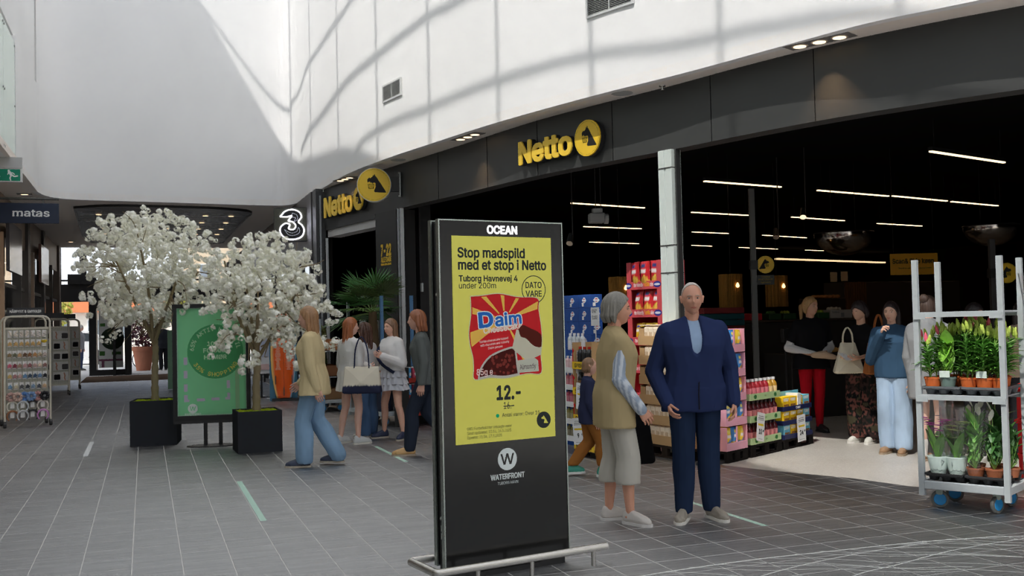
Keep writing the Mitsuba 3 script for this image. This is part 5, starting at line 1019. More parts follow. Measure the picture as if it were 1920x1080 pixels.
def price_sheet(label, m, big, small, w=.17, h=.3, tip=.0):
    k = thing('price_sheet', label, 'price tag'); m = m @ mx((0, 0, 0), 0, 0, tip)
    part(k, 'sheet', up(ext(sbox(-w / 2, -h, w / 2, 0), .002)), lin((232, 232, 232)), 'satin', False, m)
    part(k, 'heading', up(ext(shapely.union_all([sbox(-w * .3, -h * .14, w * .3, -h * .11), sbox(-w * .36, -h * .22, w * .36, -h * .18), sbox(-w * .38, -h * .27, w * .38, -h * .245), sbox(-w * .3, -h * .93, w * .3, -h * .915)]), .001), -.002), lin((150, 150, 150)), 'matte', False, m)
    part(k, 'yellow_bar', up(ext(sbox(-w * .36, -h * .46, w * .36, -h * .39), .001), -.002), lin((226, 196, 60)), 'matte', False, m)
    part(k, 'price', up(ext(text(big, h * .17, -w * .02, -h * .75, align='c', fat=.02).union(text(small, h * .075, w * .28, -h * .665)), .001), -.002), lin((52, 52, 52)), 'matte', False, m)
def bottle(cap, liq, lab, h=.2, r=.034):
    q = M(); q.add(lathe([(0, 0), (r * .9, 0), (r, .008), (r, h * .62), (r * .9, h * .72), (r * .45, h * .84), (r * .42, h * .88)], 14), liq); q.add(lathe([(r * 1.012, h * .08), (r * 1.012, h * .56)], 14), lab)
    q.add(lathe([(r * .5, h * .87), (r * .52, h * .89), (r * .52, h), (0, h)], 12), cap); return q
# blue drink cartons
CB = np.array([4.836, 10.75]); mb = A(*CB)
base_ = thing('blue_plinth', 'blue cardboard plinth under the blue drink boxes', 'plinth'); put(base_, b2(-.8, -.0, .0, .17, .0, .99), lin((40, 70, 130)), 'matte', False, mb)
BW, BD, BH = .262, .165, .157
bx_body = shape(bx(0, BD / 2, BH / 2, BW - .003, BD, BH - .002, .003), lin((38, 78, 150)), 'satin', False)
emb = M(); emb.add(up(ext(tl(disc(.034), 0, .09), .001)), lin((206, 212, 224))); emb.add(up(ext(tl(disc(.020), 0, .09), .0015)), lin((200, 56, 52))); emb.add(up(ext(sbox(-.042, .078, .042, .098), .002)), lin((222, 226, 232))); emb.add(up(ext(sbox(-.05, .02, -.012, .062), .002)), (.8, .8, .8))
emb_d = shape(emb, None, 'satin', False)
for r_ in range(5):
    for c_ in range(3):
        k = thing('drink_box', f'blue drink box, {ORD[4 - r_]} row from the top, {ORD[c_]} column from the right', 'box', 'blue drink boxes')
        m = mb @ mx((-BW * (c_ + .5), 0, .995 + r_ * BH)); put(k + '__box_body', bx_body, mat=m); put(k + '__emblem', emb_d, mat=m)
        if c_ == 0: put(k + '__side_emblem', emb_d, mat=mb @ mx((.0015, BD / 2, .995 + r_ * BH), PI / 2))
# white rack of small bottles
WB = np.array([4.488, 10.35]); mw = A(*WB)
k = thing('bottle_display', 'white display of small pink and dark drink bottles beside the totem', 'display')
part(k, 'side', b2(-.02, 0, 0, .3, .05, 1.15), (.75, .75, .75), 'satin', False, mw); part(k, 'back', b2(-.42, 0, .28, .3, .05, 1.15), (.7, .7, .72), 'satin', False, mw)
cols = [((.85, .85, .85), lin((226, 190, 190))), ((.85, .85, .85), lin((214, 120, 130))), ((.05, .05, .05), lin((196, 86, 110))), ((.05, .05, .05), lin((150, 140, 70))), ((.03, .03, .03), lin((120, 110, 60)))]
for i in range(5):
    part(k, 'shelf', b2(-.42, 0, 0, .3, .16 + i * .19, .175 + i * .19), (.75, .75, .75), 'satin', False, mw); part(k, 'shelf_edge', b2(-.42, 0, -.006, 0, .14 + i * .19, .20 + i * .19), (.78, .78, .78), 'satin', False, mw)
    d = shape(bottle(cols[4 - i][0], cols[4 - i][1], np.array(cols[4 - i][1]) * .8 + .15, .15, .03), None, 'gloss', 40)
    for j in range(5):
        b_ = thing('small_bottle', f'small {("black", "white")[int(i > 2)]} capped bottle in the white display, {ORD[4 - i]} shelf down, {ORD[j]} from the right', 'bottle', ('black capped small bottles', 'white capped small bottles')[int(i > 2)]); put(b_, d, mat=mw @ mx((-.05 - j * .08, .05, .176 + i * .19)))
for j in range(4):
    b_ = thing('water_bottle', f'clear water bottle on top of the white display, {ORD[j]} from the right', 'bottle', 'water bottles on the white display')
    put(b_, bottle((.85, .85, .88), (.62, .66, .68), (.8, .8, .82), .19, .032), None, 'gloss', 40, mw @ mx((-.05 - j * .085, .1, 1.15)))
# yellow barbecue display
YB = np.array([4.505, 10.0]); my = A(*YB)
k = thing('barbecue_display', 'cardboard display with yellow lettered edges holding dark sauce bottles', 'display')
part(k, 'carcass', cat(b2(-.40, -.385, 0, .3, .06, 1.24), b2(-.015, 0, 0, .3, .06, 1.24), b2(-.4, 0, .285, .3, .06, 1.24), b2(-.4, 0, 0, .3, .06, .1)), KRAFT, 'matte', False, my)
for i, z in enumerate((.98, .70, .40, .10)):
    part(k, 'shelf', b2(-.385, -.015, 0, .29, z, z + .012), KIN, 'matte', False, my); e = part(k, 'shelf_edge', b2(-.4, 0, -.008, 0, z - .03, z + .05), lin((236, 196, 40)), 'satin', False, my)
    part(e, 'word', up(ext(text('SPRBO KIN' if i < 2 else 'BBQ KIN', .042, -.2, z - .012, align='c', w=.3), .001), -.008), (.05, .04, .03), 'matte', False, my)
    d = shape(bottle(lin(((190, 50, 40), (40, 40, 40))[i % 2]), (.03, .03, .03), lin(((40, 40, 42), (120, 90, 60))[i % 2]), .2, .036), None, 'gloss', 40)
    for j in range(4):
        b_ = thing('sauce_bottle', f'dark sauce bottle with a {("red", "black")[i % 2]} cap, {ORD[i]} yellow edged shelf down, {ORD[j]} from the right', 'bottle', ('red capped sauce bottles', 'black capped sauce bottles')[i % 2]); put(b_, d, mat=my @ mx((-.06 - j * .09, .06, z + .013)))
for i in range(4): part(k, 'red_arrow', up(ext(Polygon([(-.395, 1.12 - i * .3), (-.355, 1.15 - i * .3), (-.395, 1.18 - i * .3)]).union(sbox(-.398, .98 - i * .3, -.385, 1.12 - i * .3)), .002), -.002), lin((206, 40, 44)), 'matte', False, my)
part(k, 'red_foot', b2(-.4, 0, -.01, 0, .36, .4), lin((206, 40, 44)), 'matte', False, my)
price_sheet('white price sheet reading 15 on the yellow edged display', my @ mx((-.2, -.02, .80)), '15', '00', .2, .29, .06); price_sheet('white price sheet reading 9 hanging low on the yellow edged display', my @ mx((-.28, -.03, .42)), '9', '00', .22, .29, -.1)
pallet('dark pallet under the yellow edged display', my @ mx((-.2, 0, 0)), .42, .4, .09)
ws = thing('small_sign', 'small white sign standing above the yellow edged display', 'sign'); put(ws, b2(-.16, -.0, .1, .104, 1.42, 1.62), (.75, .75, .74), 'satin', False, my); part(ws, 'words', up(ext(text('WHEY', .04, -.14, 1.56, w=.1).union(text('FLASKE', .04, -.14, 1.49, w=.11)), .001), .1), (.2, .2, .2), 'matte', False, my); part(ws, 'stick', b2(-.085, -.075, .104, .11, 1.2, 1.45), (.6, .6, .6), 'satin', False, my)
# tortilla tower
CT = np.array([5.841, 10.9]); mt = A(*CT); TR = lin((204, 78, 86))
k = thing('tortilla_display', 'tall red cardboard tower of tortilla chip bags behind the beige display', 'display'); TW, TD, TH = .72, .36, .345
for i in range(6):
    z0 = .12 + i * TH; tr = part(k, 'tray', cat(b2(-TW, -TW + .09, 0, .012, z0, z0 + TH), b2(-.09, 0, 0, .012, z0, z0 + TH), b2(-TW, 0, 0, .012, z0, z0 + .1), b2(-TW, -TW + .008, 0, TD, z0, z0 + TH), b2(-.008, 0, 0, TD, z0, z0 + TH), b2(-TW, 0, TD - .01, TD, z0, z0 + TH), b2(-TW, 0, 0, TD, z0, z0 + .01)), TR, 'satin', False, mt)
    lb = M()
    for x in (-TW + .03, -.06): lb.add(up(ext(tl(affinity.scale(disc(.075), 1, .5), x if x < -.1 else -.08, z0 + .052).intersection(sbox(-TW, z0, 0, z0 + .1)), .002)), lin((56, 58, 140))); lb.add(up(ext(tl(affinity.scale(disc(.06), 1, .25), x if x < -.1 else -.08, z0 + .052).intersection(sbox(-TW, z0, 0, z0 + .1)), .003)), lin((216, 216, 232)))
    lb.add(up(ext(text('the friendly', .045, -TW + .15, z0 + .035, w=.2), .002)), lin((240, 214, 214))); lb.add(up(ext(text('Tortilla', .05, -TW + .36, z0 + .035, w=.12), .002)), lin((226, 160, 50))); lb.add(up(ext(text('chips', .045, -TW + .49, z0 + .035, w=.07), .002)), lin((240, 214, 214)))
    part(tr, 'tray_print', lb, bsdf='matte', smooth=False, mat=mt)
    ms_ = mt @ mx((0, 0, 0), PI / 2); sd = M(); sd.add(up(ext(text('TORTILLA', .06, .05, z0 + .19, w=.29, fat=.03).union(text('CHIPS', .06, .10, z0 + .11, w=.18, fat=.03)), .002)), lin((240, 216, 216))); sd.add(up(ext(text('Santa', .035, .13, z0 + .275, w=.12), .002)), lin((232, 176, 60))); sd.add(up(ext(sbox(.24, z0 + .05, .34, z0 + .075), .002)), (.05, .02, .02))
    part(tr, 'side_print', sd, bsdf='matte', smooth=False, mat=ms_)
def crisp_bag(w, h, d, top, low, seed, oval):
    n, k_ = 13, 15; r = np.random.default_rng(seed); u = np.linspace(-1, 1, n); vv = np.linspace(0, 1, k_); U, V = np.meshgrid(u, vv)
    th = d * (1 - np.abs(U) ** 3) * np.sin(np.clip(V, .02, .98) * PI) ** .5; X = U * w / 2 * (1 - .12 * np.sin(V * PI)); wob = .012 * meshkit.fbm(np.stack([U * 3, V * 4, U * 0 + seed], -1), 3) + .004 * np.sin(U * 12) * (V > .88)
    q = np.arange(n * k_).reshape(k_, n); f = np.stack([q[:-1, :-1], q[:-1, 1:], q[1:, 1:], q[1:, :-1]], -1).reshape(-1, 4)
    tt = (V + .18 * U * U - .05 * np.sin(U * 4) < .42)[..., None]; chip = np.where(meshkit.noise(np.stack([U * 6, V * 9, U * 0 + seed], -1))[..., None] > .5, np.array(lin((236, 200, 90))), np.array(lin((222, 160, 60)))) if low is None else np.array(low)
    c = np.where(tt, chip, np.array(top)); ov = ((U / .5) ** 2 + ((V - .80) / .085) ** 2 < 1)[..., None]; c = np.where(ov, np.array(oval), c); wd = ((np.abs(U) < .55) & (np.abs(V - .6) < .05))[..., None]; c = np.where(wd, np.array(lin((236, 226, 226))), c)
    q_ = M(); q_.add((np.stack([X, -th / 2 - wob, V * h], -1).reshape(-1, 3), f), c.reshape(-1, 3)); q_.add((np.stack([X, th / 2 + wob, V * h], -1).reshape(-1, 3), f[:, ::-1]), c.reshape(-1, 3)); return q_
cb = [shape(crisp_bag(.2, .31, .1, lin((206, 44, 52)), None, s, lin((40, 46, 110))), None, 'gloss', True) for s in (1, 2, 3)]
yb = [shape(crisp_bag(.2, .24, .09, lin((232, 190, 50)), lin((226, 170, 40)), s, lin((52, 66, 150))), None, 'gloss', True) for s in (4, 5)]
for i in range(3, 6):
    for j in range(3):
        b_ = thing('crisp_bag', f'{("yellow bag in the lower visible", "red bag of tortilla chips in the middle", "red bag of tortilla chips in the top")[i - 3]} tray of the red tower, {("left", "middle", "right")[j]}', 'crisp bag', ('yellow bags', 'middle tortilla bags', 'top tortilla bags')[i - 3])
        put(b_, (yb[j % 2] if i == 3 else cb[j]), mat=mt @ mx((-TW + .19 + j * .185, .06 + (.0 if i < 5 else -.02 * (j < 2)), .12 + i * TH + .035), .12 * (j - 1), -.08 if i < 5 else .05, .06 * (j - 1)))
pallet('dark pallet under the red tortilla tower', mt @ mx((-TW / 2, 0, 0)), TW, TD, .12)
# beige carton display
CK = np.array([5.275, 9.3]); mk = A(*CK); KW, KD, KH = .86, .34, .213
k = thing('carton_display', 'kraft cardboard display of pale cartons in six tiers between the woman and the man', 'display')
crt = M(); crt.add(bx(0, .045, .085, .072, .075, .17, .003), lin((240, 224, 200))); crt.add((np.array([[-.036, .008, .17], [.036, .008, .17], [.036, .045, .192], [-.036, .045, .192], [-.036, .083, .17], [.036, .083, .17]]), np.array([[0, 1, 2], [0, 2, 3], [3, 2, 5], [3, 5, 4], [0, 3, 4], [1, 5, 2]])), lin((240, 226, 204))); crt.add(bx(0, .0065, .1, .05, .002, .05), lin((206, 182, 150)))
crt_d = shape(crt, None, 'satin', False)
for i in range(6):
    z0 = .13 + i * KH; tr = part(k, 'tray', cat(b2(-KW, 0, -.016, -.006, z0, z0 + .10), b2(-KW, -KW + .09, 0, .012, z0, z0 + KH - .03), b2(-KW, -KW + .01, 0, KD, z0, z0 + KH - .01), b2(-.01, 0, 0, KD, z0, z0 + KH - .01), b2(-KW, 0, KD - .01, KD, z0, z0 + KH), b2(-KW, 0, 0, KD, z0, z0 + .008)), KRAFT, 'matte', False, mk)
    for j in range(9):
        b_ = thing('carton', f'pale carton in the kraft cardboard display, {ORD[5 - i]} tier down, {ORD[j]} from the left', 'carton', 'pale cartons in the kraft display'); put(b_, crt_d, mat=mk @ mx((-KW + .14 + j * .081, -.012, z0 + .008 + .01)))
part(k, 'topper', b2(-KW, 0, 0, KD, .13 + 6 * KH - .0, .14 + 6 * KH), lin((226, 206, 180)), 'matte', False, mk)
pallet('dark pallet under the kraft cardboard display', mk @ mx((-KW / 2, -.02, 0)), KW + .04, KD + .05, .13, (.035, .026, .02))
yf = thing('floor_sign', 'yellow board low on the floor behind the legs of the man', 'sign'); m_ = A(5.322, 9.05) ; put(yf, b2(-.1, .42, -.02, .0, .1, .42, .004), lin((240, 190, 20)), 'satin', False, B(5.292, 9.02)); part(yf, 'rim', b2(-.1, .42, -.022, .0, .08, .1), (.03, .03, .03), 'satin', False, B(5.292, 9.02)); part(yf, 'foot', b2(-.05, .37, -.08, .1, 0, .03), (.03, .03, .03), 'satin', False, B(5.292, 9.02))
# pink tiers with yellow bags
PNK = lin((222, 160, 178)); mp = B(5.53, 9.02)
k = thing('snack_display', 'pink cardboard tiers of yellow and blue snack bags right of the man', 'display')
sb = [shape(crisp_bag(.13, .21, .075, lin((60, 130, 196)) if s == 7 else lin((236, 196, 48)), lin((240, 200, 50)) if s == 7 else lin((70, 140, 200)), s, lin((240, 226, 120))), None, 'gloss', True) for s in (6, 7)]
for i in range(5):
    z0 = .12 + i * .25; part(k, 'tray', cat(b2(0, .42, 0, .01, z0, z0 + .08), b2(0, .01, 0, .4, z0, z0 + .24), b2(.41, .42, 0, .4, z0, z0 + .24), b2(0, .42, .39, .4, z0, z0 + .24), b2(0, .42, 0, .4, z0, z0 + .008), b2(.2, .22, 0, .01, z0, z0 + .24)), PNK, 'satin', False, mp)
    for j in range(3):
        b_ = thing('snack_bag', f'{("yellow", "blue and yellow")[(i + j) % 2]} snack bag, {ORD[4 - i]} pink tier from the top, {("left", "middle", "right")[j]}', 'snack bag', ('yellow snack bags', 'blue and yellow snack bags')[(i + j) % 2]); put(b_, sb[(i + j) % 2], mat=mp @ mx((.08 + j * .13, .06, z0 + .02), .1 * (j - 1), .05))
pallet('dark pallet under the pink snack tiers', mp @ mx((.21, 0, 0)), .42, .4, .12)
# pink drink bottles in green trays
GRT, md = lin((176, 200, 146)), B(5.98, 9.27)
k = thing('drink_display', 'pale green trays of pink drink bottles in three tiers', 'display')
for i in range(3):
    z0 = .13 + i * .232; tr = part(k, 'tray', cat(b2(0, .66, 0, .008, z0, z0 + .07), b2(0, .008, 0, .4, z0, z0 + .07), b2(.652, .66, 0, .4, z0, z0 + .07), b2(0, .66, 0, .4, z0, z0 + .006)), GRT, 'satin', False, md)
    for x in (.11, .55): part(tr, 'round_mark', up(ext(tl(affinity.scale(disc(.03), 1, .75), x, z0 + .036), .001)), lin((70, 120, 70)), 'matte', False, md)
    part(tr, 'tray_word', up(ext(text('bio', .02, .33, z0 + .03, align='c'), .001)), lin((120, 150, 100)), 'matte', False, md)
dk = shape(bottle((.03, .015, .015), lin((92, 24, 32)), lin((226, 138, 140)), .215, .037), None, 'gloss', 40); rd_ = shape(bottle((.82, .82, .82), lin((176, 44, 54)), lin((232, 130, 140)), .215, .04), None, 'gloss', 40); ap = shape(bottle((.82, .82, .82), lin((190, 140, 50)), lin((240, 206, 150)), .215, .043), None, 'gloss', 40)
for i in range(3):
    for j in range(7):
        if i == 2: d, l, g = (ap, f'{("left", "right")[j - 5]} amber drink bottle with a white cap on the top green tray', 'amber top bottles') if j > 4 else (rd_, f'red drink bottle with a white cap on the top green tray, {ORD[j]} from the left', 'red top bottles')
        else: d, l, g = dk, f'dark red bottle in the {("lowest", "middle")[i]} green tray, {ORD[j]} from the left, front row', ('lowest dark red bottles', 'middle dark red bottles')[i]
        b_ = thing('drink_bottle', l, 'bottle', g); put(b_, d, mat=md @ mx((.055 + j * .092, .055, .137 + i * .232)))
        if i < 2:
            b_ = thing('drink_bottle', l.replace('front', 'back'), 'bottle', g); put(b_, d, mat=md @ mx((.055 + j * .092, .16, .137 + i * .232)))
pallet('dark pallet under the pink drink bottles', md @ mx((.33, 0, 0)), .68, .4, .13)
price_sheet('white price sheet reading 10 leaning on the pink drink bottles', md @ mx((.17, -.03, .46), .1), '10', '00', .2, .3, .18)
# muesli bar boxes
mc = B(6.64, 9.63); k = thing('cereal_bar_display', 'dark blue trays of yellow and light blue cereal bar boxes', 'display')
for i in range(3):
    z0 = .11 + i * .155; tr = part(k, 'tray', cat(b2(0, .68, 0, .01, z0, z0 + .05), b2(0, .01, 0, .4, z0, z0 + .05), b2(.67, .68, 0, .4, z0, z0 + .05), b2(0, .68, 0, .4, z0, z0 + .006)), lin((28, 36, 80)), 'satin', False, mc)
    if i: part(tr, 'tray_word', up(ext(text('CORNY', .026, .34, z0 + .012, align='c', w=.11), .001)), (.7, .7, .75), 'matte', False, mc)
def corny(c):
    q = M(); q.add(bx(0, .06, .073, .15, .12, .146, .002), c); q.add(up(ext(text('CORNY', .032, 0, .1, w=.125, align='c', fat=.03), .001)), (.85, .85, .8))
    for a in range(8): q.add(bx(-.04 + (a % 4) * .028, -.001, .035 + (a // 4) * .022, .024, .003, .018, .002), lin((150, 96, 48)))
    return shape(q, None, 'satin', False)
cy, cbl = corny(lin((240, 196, 30))), corny(lin((110, 190, 214)))
for i in range(3):
    for j in range(4):
        bl = (j == 3) or (i == 0 and j in (0,)); b_ = thing('cereal_bar_box', f'{("yellow", "light blue")[int(bl)]} box of cereal bars, {ORD[2 - i]} dark blue tray down, {ORD[j]} from the left', 'box', ('yellow cereal bar boxes', 'light blue cereal bar boxes')[int(bl)]); put(b_, cbl if bl else cy, mat=mc @ mx((.095 + j * .163, .02, .117 + i * .155)))
fl_ = thing('open_box', 'light blue open box with a white flap behind the top cereal bar boxes', 'box'); put(fl_, b2(.01, .67, .16, .17, .42, .62), lin((130, 200, 216)), 'satin', False, mc); part(fl_, 'white_flap', b2(.36, .44, .012, .16, .43, .6), (.8, .8, .78), 'satin', False, mc)
pallet('dark pallet under the cereal bar boxes', mc @ mx((.34, 0, 0)), .70, .4, .11)
price_sheet('white price sheet reading 24 hanging on the cereal bar boxes', mc @ mx((.36, -.02, .36)), '24', '95', .2, .3, -.03)
# cylinder crisps on a small rack at the pier, seen left of the totem
mpz = B(3.651, 14.3); k = thing('crisp_tube_rack', 'small dark rack of blue and red crisp tubes left of the totem', 'display')
for i in range(3):
    z0 = .16 + i * .24; part(k, 'tray', cat(b2(-.12, .5, -.01, 0, z0, z0 + .07), b2(-.12, .5, 0, .3, z0, z0 + .01)), lin((150, 50, 40)), 'satin', False, mpz)
    for j in range(5):
        c = ((60, 150, 200), (176, 70, 90), (70, 160, 210), (90, 90, 170), (60, 140, 200))[j]; q = M(); q.add(cyl((0, 0, 0), (0, 0, .2), .036, 14), lin(c)); q.add(cyl((0, 0, .2), (0, 0, .213), .038, 14), (.75, .76, .78)); q.add(up(ext(tl(affinity.scale(disc(.02), .8, 1.2), 0, .11), .002), -.036), (.8, .8, .78))
        b_ = thing('crisp_tube', f'tall crisp tube left of the totem, {ORD[2 - i]} tier down, {ORD[j]} from the left', 'crisp tube', 'crisp tubes'); put(b_, q, None, 'gloss', 40, mpz @ mx((-.07 + j * .1, .06, z0 + .01)))
part(k, 'carcass', cat(b2(-.14, -.12, 0, .3, 0, .86), b2(.5, .52, 0, .3, 0, .86), b2(-.14, .52, .28, .3, 0, .86)), (.02, .02, .02), 'satin', False, mpz)

# ------------------------------------------------------------------ inside the shop
BARS = [(9.31, 10.2, 11.08, 10.76), (7.85, 13.22, 9.45, 13.6), (10.33, 13.86, 12.15, 14.34), (12.2, 14.3, 13.85, 14.8), (14.01, 14.86, 15.57, 15.32), (6.96, 16.16, 8.63, 16.67), (9.93, 17.23, 11.45, 17.62), (12.6, 17.79, 14.36, 18.37), (15.62, 18.83, 17.28, 19.29), (9.0, 20.26, 10.58, 20.62), (10.98, 24.36, 12.64, 24.81), (14.68, 21.97, 16.48, 22.65), (16.57, 26.03, 18.31, 26.63), (14.56, 25.3, 15.38, 25.6), (12.27, 21.28, 13.47, 21.61), (19.63, 27.05, 20.49, 27.3)]
for nb, (x0, y0, x1, y1) in enumerate(sorted(BARS, key=lambda b: 2.0 / math.hypot((b[0] + b[2]) / 2, (b[1] + b[3]) / 2), reverse=True)):
    k = thing('light_bar', f'thin warm light bar under the dark shop ceiling, {ORD[nb]} from the front', 'ceiling light', 'light bars in the shop'); m = mx(((x0 + x1) / 2, (y0 + y1) / 2, 3.5), math.atan2(y1 - y0, x1 - x0)); L = math.hypot(x1 - x0, y1 - y0)
    part(k, 'housing', bx(0, 0, .035, L, .06, .05), (.02, .02, .02), 'satin', False, m); part(k, 'tube', bx(0, 0, .0, L, .042, .02), (.9, .7, .5), 'matte', False, m, light=(.48, .30, .155))
    for s in (-1, 1): part(k, 'wire', cyl((s * L * .45, 0, .06), (s * L * .45, 0, .44), .004, 5), (.02, .02, .02), 'satin', False, m)
wm = thing('light_bar', 'long warm light strip low at the back of the shop', 'ceiling light'); put(wm, b2(-3.7, 3.7, -.08, .08, 0, .06), (.9, .7, .5), 'matte', False, mx((25.3, 33.1, 3.5), .35), light=(.22, .14, .075))
for px, y, z, l in ((1510, 12.6, 2.92, 'lit spotlight head left of the mirror dome over the shop'), (1458, 13.5, 2.7, 'unlit spotlight head between the two light bars'), (1070, 13.0, 2.55, 'spotlight head hanging behind the top right of the totem'), (1254, 11.5, 2.66, 'spotlight head beside the aluminium post')):
    k = thing('spotlight', l, 'spotlight'); x = ratio(px, y); a = np.array([x, y, z]); lit = px == 1510
    part(k, 'arm', cyl(a + [0.05, 0, .12], (x + .05, y, 3.95), .008, 6), (.03, .03, .03), 'satin'); part(k, 'head', cyl(a + [.06, .08, .13], a, .035, 14, .05), (.03, .03, .03), 'satin'); part(k, 'lamp', cyl(a, a + [-.004, -.005, -.008], .045, 14), (.8, .65, .5), 'satin', light=(.3, .2, .12) if lit else None)
for px, y, z, r, l in ((1585, 13.8, 2.80, .47, 'mirrored dome hanging under the shop ceiling above the queue'), (1862, 12.2, 2.78, .40, 'mirrored dome hanging at the right edge over the flower trolley')):
    k = thing('mirror_dome', l, 'mirror'); x = ratio(px, y); part(k, 'mirror', lathe([(r * math.cos(t), -.78 * r * math.sin(t)) for t in np.linspace(0, PI / 2, 20)], 48), (.8, .75, .7), 'chrome', True, mx((x, y, z))); part(k, 'rim', lathe([(r, -.01), (r + .012, 0), (r, .012), (0, .012)], 48), (.02, .02, .02), 'satin', 30, mx((x, y, z)))
    for s in (-1, 1): part(k, 'wire', cyl((x + s * r * .5, y, z), (x + s * r * .5, y, 3.95), .004, 5), (.03, .03, .03), 'satin')
for px, y, z, l in ((1370, 13.4, 1.62, 'bamboo pendant lampshade left of the round sign in the shop'), (1456, 14.0, 1.62, 'bamboo pendant lampshade behind the round sign in the shop'), (1163, 14.0, 1.62, 'bamboo pendant lampshade left of the red tortilla tower')):
    k = thing('pendant_lamp', l, 'lamp'); x = ratio(px, y); R = .175; m = mx((x, y, z))
    sl = [bx(R, 0, .25, .006, .022, .5) for _ in range(1)]
    for i in range(40):
        a = i * 2 * PI / 40; part(k, 'slat', sl[0], np.array(lin((176, 128, 66))) * (.6 + .6 * RNG.uniform()), 'matte', False, m @ mx((0, 0, 0), a))
    for zz in (.03, .17, .33, .47): part(k, 'band', tube([(R * .985 * math.cos(t), R * .985 * math.sin(t), zz) for t in np.linspace(0, 2 * PI, 33)[:-1]], .005, 5, True), lin((90, 62, 34)), 'matte', 40, m)
    part(k, 'bulb', lathe([(0, -.03), (.022, -.02), (.03, 0), (.022, .02), (.012, .045), (0, .05)], 14), (.9, .8, .6), 'matte', True, m @ mx((0, -R - .02, .32)), light=(.5, .3, .12)); part(k, 'cord', cyl((x, y, z + .5), (x, y, 3.95), .005, 5), (.02, .02, .02), 'satin')
def sign_post(x, y, lab, lab2, px, z, extra):
    k = thing('shop_post', lab, 'post'); part(k, 'pole', cat(b2(-.035, .035, -.03, .03, 0, 3.2 if extra else 2.4)), lin((92, 94, 92)) if extra else lin((70, 70, 70)), 'satin', False, mx((x, y, 0), -.33)); part(k, 'clamp', b2(-.05, .05, -.045, .045, z - .06, z + .06), (.02, .02, .02), 'satin', False, mx((x, y, 0), -.33))
    k = thing('round_sign', lab2, 'sign'); xs = ratio(px, y - .06); round_sign_disc(k, mx((xs, y - .06, z), -.35), .118 if extra else .13, .02, -1)
    if extra:
        part(k, 'text_plate', up(ext(sbox(-.115, -.27, .115, -.14), .01)), (.02, .022, .022), 'satin', False, mx((xs, y - .06, z), -.35)); part(k, 'plate_words', up(ext(shapely.union_all([text('Denne kasse', .02, 0, -.172, w=.12, align='c'), text('KUN BETALINGSKORT', .02, 0, -.208, w=.19, align='c'), text('Ingen kontanter', .02, 0, -.246, w=.14, align='c')]), .001), -.01), lin((150, 128, 50)), 'matte', False, mx((xs, y - .06, z), -.35))
sign_post(7.725, 11.8, 'slim grey post with a round yellow sign inside the shop', 'round yellow sign with a dark dog emblem above a small text plate', 1436, 2.17, True)
sign_post(10.239, 10.2, 'slim grey post behind the flower trolley', 'round yellow sign with a dog emblem behind the flower trolley posts', 1888, 1.96, False)
k = thing('hanging_sign', 'yellow hanging board reading Scan and Skip in the shop', 'sign'); mh = mx((10.757, 12.2, 2.04), -.33)
part(k, 'board', up(ext(sbox(-.355, 0, .355, .315), .012)), lin((206, 150, 30)), 'satin', False, mh); part(k, 'words', up(ext(text('Scan& Skip køen', .068, -.325, .17, w=.62, fat=.02), .001), -.012), (.03, .025, .02), 'matte', False, mh); part(k, 'small_words', up(ext(text('Scan dine varer og undgå køen ved kassen', .02, -.24, .09, w=.5), .001), -.012), (.06, .05, .02), 'matte', False, mh)
for s in (-1, 1): part(k, 'wire', cyl((s * .3, 0, .31), (s * .3, 0, 1.9), .003, 5), (.03, .03, .03), 'satin', False, mh)
k = thing('projector', 'grey-white box unit hanging on rods above the totem', 'projector'); mpj = mx((5.734, 12.4, 2.84), -.25)
part(k, 'casing', bx(-.03, 0, 0, .2, .2, .13, .012), lin((150, 150, 148)), 'satin', 30, mpj); part(k, 'mount_plate', bx(-.02, .0, .075, .13, .1, .1), lin((176, 176, 174)), 'satin', False, mpj); part(k, 'end_cap', cyl((.07, 0, -.01), (.125, 0, -.01), .07, 20), lin((176, 176, 172)), 'satin', 30, mpj)
for s in (-.04, .03): part(k, 'rod', cyl((s, 0, .1), (s, 0, 1.1), .006, 6), (.05, .05, .05), 'satin', False, mpj)
# counters and shelves at the back
def cnt(px0, px1, y, z0, z1, col, name, label, cat_, d=.6, bs='satin'):
    x0, x1 = ratio(px0, y), ratio(px1, y); k = thing(name, label, cat_); part(k, 'carcass', bx((x0 + x1) / 2, y + d / 2, (z0 + z1) / 2, x1 - x0, d, z1 - z0, .01), col, bs, False); return k, x0, x1
k, x0, x1 = cnt(1385, 1620, 13.6, 0, 1.38, (.035, .03, .026), 'produce_counter', 'long dark counter at the back of the shop holding produce', 'counter'); part(k, 'counter_top', b2(x0, x1, 13.55, 14.3, 1.38, 1.41), lin((70, 56, 44)), 'satin', False)
k, x0, x1 = cnt(1583, 1800, 15.2, 0, 2.05, lin((66, 55, 48)), 'partition', 'dark brown partition at the back of the shop', 'partition'); part(k, 'wood_panel', b2(x0, x0 + .45, 15.17, 15.2, 0, 2.05), lin((92, 60, 34)), 'satin', False)
for i in range(9): part(k, 'panel_slat', b2(x0 + .01 + i * .05, x0 + .05 + i * .05, 15.16, 15.17, 0, 2.05), lin((100, 66, 38)), 'satin', False)
k, x0, x1 = cnt(1517, 1585, 14.4, 1.41, 1.75, lin((56, 38, 26)), 'bread_shelf', 'small shelf of orange pastries at the back of the shop', 'shelf', .3)
for j in range(7):
    b_ = thing('pastry', f'golden pastry on the shelf at the back of the shop, {ORD[j]} from the left', 'pastry', 'pastries'); put(b_, tm(MF.sphere(1, 12).scale([.05, .05, .03])), lin((190, 120, 60)), 'satin', 60, mx((x0 + .07 + j * .08, 14.38, 1.78)))
